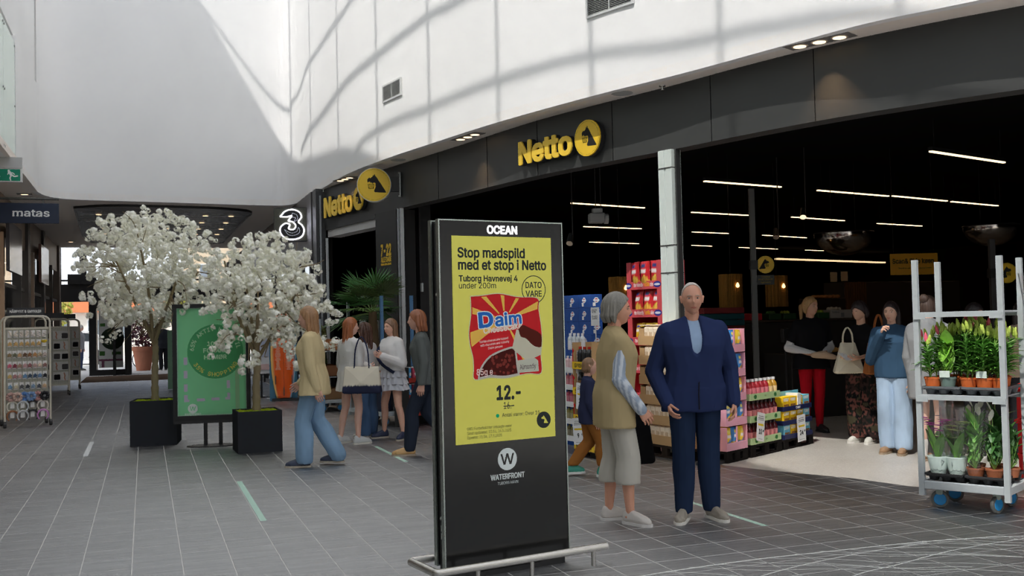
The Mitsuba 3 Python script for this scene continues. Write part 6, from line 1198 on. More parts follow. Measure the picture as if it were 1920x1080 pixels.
for i, (a, b, z, c, l) in enumerate(((1405, 1428, .11, (190, 44, 52), 'red leaflet box on the dark counter'), (1441, 1464, .1, (36, 70, 40), 'green produce crate on the dark counter, left'), (1468, 1492, .1, (36, 74, 42), 'green produce crate on the dark counter, middle'), (1532, 1554, .1, (40, 84, 44), 'green produce crate on the dark counter beside the white box'))):
    k, x0, x1 = cnt(a, b, 13.62, 1.412, 1.412 + z, lin(c), 'crate', l, 'crate', .35)
    if i: part(k, 'produce', cat(*[tm(MF.sphere(.035, 10).translate([x0 + .04 + q * .05, 13.72, 1.42 + z])) for q in range(3)]), lin(((60, 100, 40), (150, 160, 40), (170, 190, 60))[i - 1]), 'satin', 60, kind='stuff')
k, x0, x1 = cnt(1556, 1597, 13.62, 1.412, 1.55, lin((176, 168, 160)), 'cardboard_box', 'white cardboard box with crumpled paper on the dark counter', 'box', .3, 'matte'); part(k, 'print', up(ext(text('Bananer', .03, x0 + .03, 1.5, w=.14).union(sbox(x0 + .2, 1.43, x0 + .26, 1.5)), .001), 13.62), (.2, .2, .2), 'matte', False)
part(k, 'crumpled_paper', soft(uni([sph((x0 + .06 + q * .05, 13.75, 1.56 + .01 * (q % 2)), .035) for q in range(5)]), .02, 2, .012), lin((214, 200, 180)), 'matte')
for i in range(6):
    c = ((120, 44, 46), (26, 78, 84), (24, 74, 80), (116, 46, 46), (24, 70, 78), (40, 60, 44))[i]; k, x0, x1 = cnt(1318, 1395, 13.0, 1.62 - (i + 1) * .09, 1.62 - i * .09 - .004, lin(c), 'stacked_crate', ('red crate on top of the stack behind the man', 'upper teal crate second from the top behind the man', 'teal crate third from the top behind the man', 'lower red crate in the stack behind the man', 'lower teal crate in the stack behind the man', 'dark green crate lowest in sight behind the man')[i], 'crate', .45)
k, x0, x1 = cnt(1318, 1395, 13.0, 0, 1.07, (.015, .014, .014), 'display_plinth', 'dark plinth under the stacked crates behind the man', 'plinth', .45)
for px, y, z, l in ((1565, 15.0, 2.12, 'left of two pale cards standing on the shelf at the back'), (1585, 15.0, 2.13, 'right of two pale cards standing on the shelf at the back')):
    k = thing('shelf_card', l, 'card'); x = ratio(px, y); put(k, b2(x - .08, x + .06, y, y + .01, z - .07, z + .1), lin((206, 178, 140)), 'satin', False)
k, x0, x1 = cnt(1480, 1600, 12.4, 0, .92, (.028, .026, .025), 'checkout_counter', 'black checkout counter behind the woman in the black dress', 'counter', .7)
for j, (px, c) in enumerate(((1555, (206, 160, 90)), (1575, (190, 140, 70)), (1590, (150, 110, 60)))):
    b_ = thing('bread_loaf', f'loaf of bread on the black checkout counter, {ORD[j]} from the left', 'bread', 'bread on the checkout counter'); put(b_, soft(hull((-.08, 0, .04, .04), (.08, 0, .04, .04)), .02, 3, .004), lin(c), 'matte', 60, mx((ratio(px, 12.5), 12.5, .92), .5 * j))
k = thing('card_terminal', 'black card terminal on a pole in the shop', 'card terminal'); x = 8.337; part(k, 'pole', cyl((x, 12, 0), (x, 12, 1.15), .02, 10), (.02, .02, .02), 'satin'); part(k, 'terminal_head', bx(x, 12, 1.2, .12, .08, .2, .01), (.02, .02, .02), 'satin'); part(k, 'base', cyl((x, 12, 0), (x, 12, .02), .18, 20), (.02, .02, .02), 'satin')
# key box on the dark pier left of the totem
k = thing('switch_box', 'small white switch box with a cable on the black panel left of the totem', 'switch box'); x = 4.28
part(k, 'case', b2(x - .03, x, 16.1, 16.18, 2.0, 2.14), (.6, .62, .6), 'satin', False, mx((0, 0, 0))); part(k, 'cable', tube(bez([(x - .015, 16.14, 2.14), (x - .03, 16.16, 2.3), (x - .01, 16.2, 2.4), (x - .01, 16.2, 3.3)], 6), .006, 6), (.05, .05, .05), 'satin')

# ------------------------------------------------------------------ flower trolleys
GALV = lin((172, 178, 180))
def leafblade(L, w, bend, n=5, fold=.25):
    """a lance leaf along +z bending to +y"""
    t = np.linspace(0, 1, n + 1); wd = w * np.sin(np.clip(t * .92 + .06, 0, 1) * PI) ** .8; y = bend * L * t ** 2; z = L * t * (1 - .35 * abs(bend) * t)
    v = np.vstack([np.stack([-wd / 2, y - wd * fold, z], 1), np.stack([t * 0, y, z], 1), np.stack([wd / 2, y - wd * fold, z], 1)]); m = n + 1; i = np.arange(n)
    return (v, np.vstack([np.stack([i, i + m, i + m + 1, i + 1], 1), np.stack([i + m, i + 2 * m, i + 2 * m + 1, i + m + 1], 1)]))
def vary(c, r, a=.25): return np.clip(np.array(c) * r.uniform(1 - a, 1 + a), 0, 1)
def pot_mesh(r, h, col, n=20):
    q = M(); q.add(lathe([(0, 0), (r * .76, 0), (r * .95, h * .82), (r, h * .82), (r, h), (r * .92, h), (r * .9, h * .9), (0, h * .9)], n), col); q.add(cyl((0, 0, h * .88), (0, 0, h * .9), r * .9, n), (.03, .02, .015)); return q
def lily(seed, h=.46, buds=5, pink=False):
    r = np.random.default_rng(seed); lf = M(); bd = M(); st = M(); G = lin((96, 150, 62))
    for s in range(3):
        a = s * 2.1 + r.uniform(0, 1); x, y = .025 * math.cos(a), .025 * math.sin(a); tx, ty = x * 2.6, y * 2.6; hh = h * r.uniform(.82, 1.05)
        st.add(tube([(x, y, 0), ((x + tx) / 2, (y + ty) / 2, hh / 2), (tx, ty, hh)], [.005, .0045, .003], 6), lin((110, 160, 76)))
        for i in range(36):
            f = .06 + .86 * i / 36; p = np.array([x + (tx - x) * f, y + (ty - y) * f, hh * f]); lf.add(leafblade(r.uniform(.09, .15) * (1.1 - .3 * f), .028, .4, 4), vary(G, r, .35), mx(p, r.uniform(0, 6.28), -r.uniform(.6, 1.1)))
        for b in range(buds // 3 + 1):
            d = np.array([r.normal() * .028, r.normal() * .028, r.uniform(.0, .04)]); P_ = np.array([tx, ty, hh]) + d
            st.add(cyl((tx, ty, hh - .02), P_, .003, 5), lin((130, 170, 80)))
            bd.add(lathe([(0, 0), (.010, .012), (.014, .035), (.011, .06), (.004, .078), (0, .08)], 10), lin((232, 96, 120)) if pink and b == 0 else lin((186, 206, 92)), mx(P_, 0, r.normal() * .2, r.normal() * .2))
    return st, lf, bd
def broad(seed, h=.36, n=26, col=(86, 132, 58), flowers=0, w=.085):
    r = np.random.default_rng(seed); lf = M(); fl = M(); st = M()
    for i in range(n):
        a = r.uniform(0, 6.28); L = h * r.uniform(.35, .62); base = h * r.uniform(.1, .5); sp = r.uniform(.15, .5); p = np.array([math.cos(a) * sp * .12, math.sin(a) * sp * .12, base])
        st.add(cyl((0, 0, 0), p, .003, 5), lin((110, 150, 70))); lf.add(leafblade(L, w * r.uniform(.7, 1.1), r.uniform(.1, .5), 6, .12), vary(lin(col), r, .4), mx(p, a + PI / 2, -sp * .9))
    for i in range(flowers):
        a = r.uniform(0, 6.28); sp = r.uniform(.05, .25); p = np.array([math.cos(a) * .05 * sp * 4, math.sin(a) * .05 * sp * 4, h * r.uniform(.8, 1.05)]); st.add(cyl((0, 0, 0), p, .003, 5), lin((150, 180, 100)))
        fl.add(leafblade(.10, .045, .2, 5, -.2), lin((238, 238, 222)), mx(p, a, -.2))
    return st, lf, fl
def orchid(seed, col=(196, 70, 176)):
    r = np.random.default_rng(seed); lf = M(); fl = M(); st = M()
    for i in range(5): lf.add(leafblade(r.uniform(.24, .34), .075, r.uniform(.05, .35), 6, .15), vary(lin((92, 140, 52)), r, .2), mx((0, 0, 0), i * 1.26 + r.uniform(-.3, .3), -.25))
    for s in (-1, 1):
        p = bez([(s * .01, 0, 0), (s * .02, 0, .14), (s * .03, -.02, .27), (s * .09, -.05, .31)], 6); st.add(tube(p, .0032, 5), lin((70, 60, 40)))
        for j in range(6):
            c = p[-1 - j * 2] + r.normal(size=3) * .012
            for q in range(5): fl.add(leafblade(.05, .046, .1, 3, -.1), vary(lin(col), r, .25), mx(c, r.uniform(-.3, .3), 1.4) @ mx((0, 0, 0), 0, 0, q * 1.256))
    return st, lf, fl
def plant(name, label, cat_, meshes, pot, m, zp, group=None, names=('stems', 'leaves', 'flowers'), sleeve=None, potname='pot', tag=None):
    k = thing(name, label, cat_, group); part(k, potname, pot, None, 'satin', 40, m)
    for nm, q in zip(names, meshes):
        if nm == 'flowers' and 1 < len(q.v) < 20:
            for v_, f_, c_, o_ in zip(q.v, q.f, q.c, np.cumsum([0] + [len(v) for v in q.v])): part(k, 'flower', M((v_, f_ - o_), c_), None, 'leaf', False, m @ mx((0, 0, zp)))
        elif q.n: part(k, nm, q, None, 'leaf', False, m @ mx((0, 0, zp)))
    if sleeve: part(k, 'clear_sleeve', lathe([(sleeve[0], .02), (sleeve[1], sleeve[2] * .6), (sleeve[1] * 1.12, sleeve[2])], 14), (.9, .9, .9), 'wrap', True, m)
    if tag: part(k, 'label_tag', bx(0, -tag - .01, .11, .075, .003, .05), lin((206, 220, 210)), 'satin', False, m)
    return k
def trolley(label, m, L, W, shelves, hgt=1.89, wheels=True, blue=False):
    k = thing('plant_trolley', label, 'trolley'); p = .04; c = GALV
    for x in (-L / 2 + p / 2, L / 2 - p / 2):
        for y in (-W / 2 + p / 2, W / 2 - p / 2):
            e = part(k, 'post', cat(b2(x - p / 2, x + p / 2, y - p / 2, y - p / 2 + .006, .1, hgt), b2(x - p / 2, x - p / 2 + .006, y - p / 2, y + p / 2, .1, hgt), b2(x + p / 2 - .006, x + p / 2, y - p / 2, y + p / 2, .1, hgt)), lin((86, 126, 166)) if blue and x > 0 else c, 'satin', False, m)
    part(k, 'base_frame', cat(b2(-L / 2 + p, L / 2 - p, -W / 2, -W / 2 + .04, .15, .21, .004), b2(-L / 2 + p, L / 2 - p, W / 2 - .04, W / 2, .15, .21, .004), b2(-L / 2, -L / 2 + .04, -W / 2 + .04, W / 2 - .04, .15, .21, .004), b2(L / 2 - .04, L / 2, -W / 2 + .04, W / 2 - .04, .15, .21, .004), b2(-L / 2 + .04, L / 2 - .04, -W / 2 + .04, W / 2 - .04, .19, .2)), c, 'satin', False, m)
    for z in shelves:
        part(k, 'shelf', cat(b2(-L / 2 + .045, L / 2 - .045, -W / 2 + .03, W / 2 - .03, z - .012, z - .004), b2(-L / 2 + .03, L / 2 - .03, -W / 2 - .008, -W / 2 + .022, z - .04, z), b2(-L / 2 + .03, L / 2 - .03, W / 2 - .022, W / 2 + .008, z - .04, z)), c, 'satin', False, m)
        for x in (-L / 2 + .05, L / 2 - .05): part(k, 'hook', b2(x - .045, x + .045, -W / 2 - .014, -W / 2 - .006, z - .055, z - .01), c, 'satin', False, m)
    if wheels:
        for x in (-L / 2 + .12, L / 2 - .12):
            for y in (-W / 2 + .1, W / 2 - .1):
                w = part(k, 'wheel', cat(lathe([(.0, -.016), (.042, -.016), (.046, -.012)], 20), lathe([(.046, .012), (.042, .016), (0, .016)], 20)), lin((30, 130, 190)), 'satin', 40, m @ mx((x, y, .066), .9 * (x > 0) + .3, PI / 2), label='blue castor')
                part(w, 'tyre', lathe([(.046, -.014), (.062, -.013), (.066, -.006), (.066, .006), (.062, .013), (.046, .014)], 24), lin((90, 92, 90)), 'satin', 40, m @ mx((x, y, .066), .9 * (x > 0) + .3, PI / 2))
                part(w, 'fork', bx(x, y, .125, .05, .05, .05, .008), lin((150, 160, 150)), 'satin', False, m)
    return k
TM = mx((5.929, 6.155, 0), -1.074); TL, TW_ = .65, .532
trolley('galvanised flower trolley with lilies above and orchids below at the right edge', TM, TL, TW_, (.865, 1.49))
def tray(m, w, d, z, col, label):
    k = thing('plant_tray', label, 'tray'); part(k, 'rim', cat(b2(-w / 2, w / 2, -d / 2, -d / 2 + .015, z + .045, z + .06), b2(-w / 2, w / 2, d / 2 - .015, d / 2, z + .045, z + .06), b2(-w / 2, -w / 2 + .015, -d / 2, d / 2, z + .045, z + .06), b2(w / 2 - .015, w / 2, -d / 2, d / 2, z + .045, z + .06)), col, 'satin', False, m)
    part(k, 'tray_floor', b2(-w / 2 + .01, w / 2 - .01, -d / 2 + .01, d / 2 - .01, z + .035, z + .042), col, 'satin', False, m)
    for i in range(3):
        for j in range(3): part(k, 'cell', mx_mesh(lathe([(.032, 0), (.045, .04)], 12), (-w / 3 + w / 3 * i, -d / 3 + d / 3 * j, z)), col, 'satin', 30, m)
GT = lin((96, 100, 104))
for i, (x, z, c, l) in enumerate(((-.145, .866, GT, 'grey plant tray on the upper shelf, left half'), (.15, .866, GT, 'grey plant tray on the upper shelf, right half'), (-.145, .211, (.015, .015, .016), 'black plant tray on the trolley base, left half'), (.15, .211, (.03, .032, .034), 'black plant tray on the trolley base, right half'))):
    tray(TM @ mx((x, 0, 0)), .285, .50, z, c, l)
OR = lin((206, 104, 50))
spots = [(-.225, -.17, 1, 1.0, 'leftmost'), (-.115, -.165, 2, .8, 'second'), (.035, -.16, 3, 1.15, 'middle'), (.15, -.17, 4, 1.1, 'fourth'), (.25, -.14, 5, .95, 'rightmost')]
for x, y, s, hs, nm in spots:
    if s == 2: plant('leafy_plant', 'broad-leaved green plant in a grey-green pot, front row of the upper trolley shelf', 'potted plant', broad(21, .36, 20, (120, 170, 62), 0, .10), pot_mesh(.062, .085, lin((110, 132, 126))), TM @ mx((x, y, .91)), .08, tag=.06)
    else: plant('potted_lily', f'{nm} budding lily in an orange pot, front row of the upper trolley shelf', 'potted plant', lily(s, .29 * hs, 6, s == 1), pot_mesh(.064, .085, OR), TM @ mx((x, y, .91)), .08, sleeve=None, tag=.06 if s in (4,) else None)
for i, (x, y) in enumerate(((-.2, .0), (-.06, .02), (.08, .0), (.22, .03), (-.16, .17), (.0, .17), (.17, .17))):
    plant('potted_lily', f'orange potted budding lily, {"second" if i < 4 else "third"} row of the upper trolley shelf, {ORD[i % 4]} from the left', 'potted plant', lily(30 + i, .31 * (1 + .12 * (i % 3)), 6, i % 3 == 2), pot_mesh(.06, .085, OR), TM @ mx((x, y, .91)), .08, 'lilies at the back of the upper shelf')
PG = lin((196, 212, 206))
def wrapped_pot(seed):
    r = np.random.default_rng(seed); t = lathe([(0, 0), (.05, 0), (.066, .05), (.072, .1), (.08, .135), (.074, .138), (.06, .11), (0, .105)], 26); v = t.vertices; t.vertices = v * (1 + .09 * (meshkit.noise(v * 40 + seed) - .5)[:, None]); return M(t, PG)
plant('potted_orchid', 'purple orchid in a pale green wrapped pot at the left end of the trolley base', 'potted plant', orchid(1), wrapped_pot(1), TM @ mx((-.21, -.16, .255)), .1, sleeve=(.06, .11, .55), potname='wrapped_pot')
plant('potted_orchid', 'pale yellow orchid in a pale green wrapped pot, second on the trolley base', 'potted plant', orchid(2, (200, 206, 150)), wrapped_pot(2), TM @ mx((-.075, -.15, .255)), .1, sleeve=(.06, .1, .52), potname='wrapped_pot')
plant('potted_orchid', 'orchid in a pale green wrapped pot in the back row of the trolley base', 'potted plant', orchid(3, (190, 150, 170)), wrapped_pot(3), TM @ mx((-.17, .08, .255)), .1, potname='wrapped_pot')
TC = lin((160, 96, 66))
for i, (x, y, h, f, c, l) in enumerate(((.06, -.16, .47, 3, (104, 160, 66), 'peace lily with white flowers in a terracotta pot, middle of the trolley base'), (.19, -.15, .42, 2, (62, 108, 52), 'dark green peace lily in a terracotta pot, right front of the trolley base'), (.27, -.03, .42, 0, (70, 116, 56), 'leafy plant in a terracotta pot at the right end of the trolley base'), (.0, .06, .46, 2, (90, 146, 62), 'peace lily behind the front row, middle of the trolley base'), (.15, .1, .5, 1, (66, 110, 54), 'dark leafy plant in the back row, right of the trolley base'))):
    plant('peace_lily', l, 'potted plant', broad(50 + i, h, 34, c, f, .07), pot_mesh(.064, .07, TC), TM @ mx((x, y, .255)), .06, sleeve=(.062, .115, .5) if i == 0 else None)
# red crates and cream flowers behind, next trolley at the frame's edge
k = thing('red_crate', 'red plastic crate stacked behind the lower shelf of the flower trolley', 'crate'); mr = mx((7.0, 6.3, 0), -1.0)
for i in range(3): part(k, 'crate_level', cat(b2(-.3, .3, -.2, -.18, .05 + i * .28, .30 + i * .28), b2(-.3, .3, .18, .2, .05 + i * .28, .30 + i * .28), b2(-.3, -.28, -.2, .2, .05 + i * .28, .30 + i * .28), b2(.28, .3, -.2, .2, .05 + i * .28, .30 + i * .28), b2(-.32, .32, -.22, .22, .29 + i * .28, .32 + i * .28)), lin((200, 34, 36)), 'satin', False, mr)

T2 = mx((6.43, 5.16, 0), -1.074)
trolley('second galvanised trolley cut off by the right edge of the photo', T2, 1.0, .55, (.9, 1.3))
bq = thing('wrapped_bouquet', 'plastic-wrapped bouquet hanging on the second trolley at the right edge', 'bouquet'); mb2 = mx((6.13, 5.66, 1.28), 0)
st_, lf_, fl_b = broad(77, .3, 22, (110, 150, 70), 0, .05); part(bq, 'leaves', lf_, None, 'leaf', False, mb2); 
bl2 = M()
for i in range(26):
    d = np.random.default_rng(i).normal(size=3); d /= np.linalg.norm(d); bl2.add(tm(MF.sphere(.028, 8)), lin((226, 200 - 60 * (i % 3), 196 - 50 * (i % 3))), mx(np.array([0, 0, .32]) + d * [.09, .09, .11]))
part(bq, 'flowers', bl2, None, 'matte', 60, mb2); part(bq, 'wrapping', lathe([(.02, -.05), (.12, .25), (.15, .48)], 16), (.9, .9, .9), 'wrap', True, mb2)
k = thing('potted_plant', 'orange pot with a small green plant on the second trolley at the right edge', 'potted plant'); part(k, 'pot', pot_mesh(.075, .1, lin((226, 150, 90))), None, 'satin', 40, mx((6.13, 5.55, .905))); part(k, 'leaves', broad(81, .2, 14, (130, 170, 60))[1], None, 'leaf', False, mx((6.13, 5.55, .98)))
# palm on the trolley by the shutter
P3 = mx((3.34, 15.2, 0), -1.33)
trolley('galvanised trolley carrying the palm by the narrow shuttered entrance', P3, 1.2, .53, (.62,), 1.9, True, True)
k = thing('potted_palm', 'fan palm with wide green fronds standing on the trolley by the shutter', 'palm'); mpalm = mx((3.24, 15.2, .63))
part(k, 'pot', pot_mesh(.17, .3, lin((70, 60, 54))), None, 'satin', 40, mpalm); part(k, 'trunk', tube([(0, 0, .25), (.01, 0, .6), (0, 0, 1.05)], [.07, .08, .06], 10), lin((110, 92, 70)), 'matte', 40, mpalm)
r = np.random.default_rng(12)
for i in range(26):
    az = i * 2.4 + r.uniform(-.2, .2); el = r.uniform(-.45, 1.25); d = np.array([math.cos(az) * math.cos(el), math.sin(az) * math.cos(el), math.sin(el)]); Ls = r.uniform(.26, .44) * (.45 if d @ np.array([.94, .3, -.1]) > .45 else 1); c = np.array([0, 0, 1.08]) + d * Ls
    s = np.cross(d, [0, 0, 1.]); s /= np.linalg.norm(s); u = np.cross(s, d); fr = M(); fr.add(tube([(0, 0, 1.02), c * .5 + [0, 0, .53], c], [.008, .006, .004], 5), lin((96, 120, 60))); cc = lin((66 + r.integers(-12, 16), 100 + r.integers(-14, 18), 52))
    for j in range(24):
        a = (j - 11.5) / 11.5 * 1.75; dd = d * math.cos(a) + s * math.sin(a); L = r.uniform(.40, .50) * (.62 if d @ np.array([.94, .3, -.1]) > .45 else 1) * (1 - .12 * abs(a)); w = .015; tip = c + dd * L + np.array([0, 0, -.05 * r.uniform(0, 1.4)]); n_ = np.cross(dd, u); n_ /= np.linalg.norm(n_) + 1e-9
        mid = c + dd * L * .55; fr.add((np.array([c, mid + n_ * w, tip, mid - n_ * w, mid + u * .006]), np.array([[0, 1, 4], [1, 2, 4], [2, 3, 4], [3, 0, 4]])), np.array(cc) * r.uniform(.8, 1.3))
    part(k, 'frond', fr, None, 'leaf', False, mpalm)
for (dx_, z, l, c) in ((.1, .70, 'leafy green plant below the palm on the trolley', (80, 120, 60)), (.45, .70, 'small light green plant at the right end of the palm trolley', (120, 160, 80)), (-.4, .22, 'brown potted plant on the base of the palm trolley', (96, 110, 60))):
    plant('potted_plant', l, 'potted plant', broad(90 + int(dx_ * 10), .32, 18, c), pot_mesh(.07, .1, lin((120, 84, 62))), P3 @ mx((dx_, -.1, z - .07)), .09)
k = thing('price_card', 'white card taped to the left post of the palm trolley', 'sign'); put(k, b2(-.05, .05, -.001, .001, 1.33, 1.58), (.75, .75, .74), 'satin', False, mx((3.21, 15.80, 0), -.3) @ mx((-.0, -.03, 0)))
k = thing('storage_bin', 'dark navy bin on the base of the palm trolley', 'bin'); put(k, lathe([(0, .2), (.14, .2), (.17, .48), (.16, .48), (.14, .22), (0, .22)], 24), lin((44, 50, 72)), 'satin', 40, P3 @ mx((.25, -.08, .01)))
P4 = mx((2.98, 18.1, 0), -1.45)
trolley('galvanised trolley of brown crates and plants behind the walker in the beige coat', P4, 1.1, .5, (.6, 1.05), 1.6)
for i, (z, c, l) in enumerate(((.21, (150, 116, 84), 'brown crate on the base of the trolley behind the walker'), (.61, (140, 98, 70), 'brown crate on the middle shelf of the trolley behind the walker'), (1.06, (176, 120, 80), 'orange-brown crate on the top shelf of the trolley behind the walker'))):
    k = thing('plant_crate', l, 'crate'); part(k, 'box', cat(b2(-.4, .4, -.2, -.185, z, z + .18), b2(-.4, .4, .185, .2, z, z + .18), b2(-.4, -.385, -.2, .2, z, z + .18), b2(.385, .4, -.2, .2, z, z + .18), b2(-.4, .4, -.2, .2, z, z + .015)), lin(c), 'matte', False, P4)
    part(k, 'plants', broad(120 + i, .36, 40, (96, 110, 60), 0, .06)[1], None, 'leaf', False, P4 @ mx((0, 0, z + .1)), kind='stuff')
# surfboard
k = thing('surfboard', 'orange surfboard with white lettering columns standing upright behind the planters', 'surfboard'); ms2 = mx((2.60, 20.72, .0), -.12, -.05)
n, q = 40, 16; t = np.linspace(0, 1, n); hw = .255 * np.clip(np.sin(np.clip(t * .86 + .10, 0, 1) * PI), 0, 1) ** .5; hw[-1] = .005; rows = []
for i in range(n):
    a = np.linspace(0, 2 * PI, q, endpoint=False); rows.append(np.stack([hw[i] * np.cos(a), .03 * np.sin(a) * (hw[i] / .255) ** .5, np.full(q, .06 + 1.9 * t[i]) ], 1))
v = np.vstack(rows); i = np.arange(q); j = (i + 1) % q; f = np.vstack([np.vstack([np.stack([i + s * q, j + s * q, j + s * q + q], 1), np.stack([i + s * q, j + s * q + q, i + s * q + q], 1)]) for s in range(n - 1)] + [np.stack([i[1:-1] * 0, i[2:], i[1:-1]], 1)])
edge = (np.abs(v[:, 1]) < .012)[:, None]; col_ = np.where(edge, np.where(v[:, :1] < 0, np.array(lin((240, 200, 120))), np.array(lin((130, 190, 210)))), np.array(lin((238, 96, 30))))
part(k, 'board', M((v, f), col_), None, 'gloss', True, ms2)
RW = np.random.default_rng(5)
for sx in (-.11, .10): part(k, 'lettering_column', up(ext(shapely.union_all([sbox(sx - w_, .62 + z_ * .021, sx + w_, .631 + z_ * .021) for z_ in range(46) for w_ in [RW.uniform(.022, .06)]]), .002), -.030), lin((244, 190, 160)), 'matte', False, ms2)
part(k, 'stringer', up(ext(sbox(-.003, .1, .003, 1.9), .002), -.03), lin((150, 60, 30)), 'matte', False, ms2)
for x, z in ((-.16, .34), (.16, .34), (.0, .12)): part(k, 'fin', hull((x, -.03, z, .01), (x, -.03, z + .16, .008), (x, -.13, z, .006), n=8), (.05, .06, .07), 'gloss', 40, ms2)
k = thing('display_board', 'blue picture board standing behind the orange surfboard', 'display board'); put(k, b2(-.27, .27, .06, .08, 0, 1.8), lin((70, 120, 146)), 'satin', False, mx((2.60, 20.76, 0), -.12)); part(k, 'foot', b2(-.25, .3, -.1, .2, 0, .05), (.02, .02, .02), 'satin', False, mx((2.62, 20.76, 0), -.12))

# ------------------------------------------------------------------ hair accessory and hosiery racks, far left
CREAM = lin((216, 210, 192))
def rack(label, m, w, h, d=.45):
    k = thing('display_rack', label, 'rack'); r_ = .016
    for y in (0, d):
        pts = [(-w / 2, y, .12), (-w / 2, y, h - .1)] + [(-w / 2 + .1 * (1 - math.cos(a)), y, h - .1 + .1 * math.sin(a)) for a in np.linspace(.2, PI / 2, 5)] + [(w / 2 - .1 * (1 - math.cos(a)), y, h - .1 + .1 * math.sin(a)) for a in np.linspace(PI / 2, .2, 5)] + [(w / 2, y, h - .1), (w / 2, y, .12)]
        part(k, 'hoop', tube(pts, r_, 8), CREAM, 'satin', 50, m)
    part(k, 'back_panel', b2(-w / 2 + .02, w / 2 - .02, .06, .075, .24, h - .2), lin((196, 194, 178)), 'satin', False, m)
    for z in (h - .19, .24): part(k, 'cross_bar', b2(-w / 2, w / 2, .04, .075, z - .015, z + .015), CREAM, 'satin', False, m)
    wires = M()
    for i in range(17): wires.add(b2(-w / 2 + .03 + i * (w - .06) / 16 - .002, -w / 2 + .03 + i * (w - .06) / 16 + .002, .052, .06, .26, h - .2), lin((170, 168, 156)))
    part(k, 'wire_grid', wires, None, 'satin', False, m, kind='stuff')
    part(k, 'header_sign', b2(-.28, .26, .1, .11, h + .02, h + .14), lin((46, 46, 48)), 'satin', False, m); part(k, 'sign_stem', b2(-.01, .01, .1, .11, h - .02, h + .03), CREAM, 'satin', False, m)
    for x in (-w / 2, w / 2):
        for y in (-.02, d):
            c_ = part(k, 'castor', cyl((x - .02, y, .05), (x + .02, y, .05), .05, 16), (.03, .03, .03), 'satin', 40, m); part(c_, 'fork', b2(x - .012, x + .012, y - .012, y + .012, .05, .14), CREAM, 'satin', False, m)
    return k
R1 = mx((-1.75, 17.82, 0), .22); k = rack('cream rack of hair accessories nearest on the left, lettered header on top', R1, .66, 1.74)
part(k, 'header_words', up(ext(text('HÅRPYNT & SMYKKER', .042, -.01, 1.80, w=.46, align='c', fat=.02), .002), .10), (.75, .75, .73), 'matte', False, R1)
card_d = shape(up(ext(sbox(-.030, -.115, .030, -.0), .002)), lin((232, 230, 226)), 'satin', False)
def clip_mesh(kind, c, s):
    r = np.random.default_rng(s); q = M()
    if kind == 'clip':
        q.add(hull((-.016, -.008, -.075, .008), (.016, -.008, -.06, .009), (.0, -.012, -.04, .008), n=8), c); q.add(hull((-.018, -.006, -.05, .005), (.02, -.006, -.085, .005), n=8), vary(c, r, .3))
    elif kind == 'band': q.add(tube([(.058 * math.cos(a), -.012, -.075 + .062 * math.sin(a)) for a in np.linspace(-.9, PI + .9, 22)], np.linspace(.007, .012, 11).tolist() + np.linspace(.012, .007, 11).tolist(), 8), c)
    elif kind == 'scrunchie':
        a = np.linspace(0, 2 * PI, 31)[:-1]; t = tube(np.stack([.036 * np.cos(a), a * 0 - .02, -.06 + .036 * np.sin(a)], 1), .02 * (1 + .25 * np.sin(a * 9)), 9, True); v = t.vertices; t.vertices = v + .012 * (meshkit.noise(v * 90 + s) - .5)[:, None]; q.add(t, c)
    elif kind == 'flower':
        for j in range(9): a = j * .7; q.add(leafblade(.045, .034, .5, 4, -.2), vary(c, r, .15), mx((0, -.01, -.05), 0, 1.2) @ mx((0, 0, 0), 0, 0, a))
    else:
        for j in range(5): q.add(hull((r.uniform(-.02, .02), -.01, -.02 - .012 * j, .008), (r.uniform(-.02, .02), -.012, -.03 - .012 * j, .008), n=8), vary(c, r, .1))
    return q
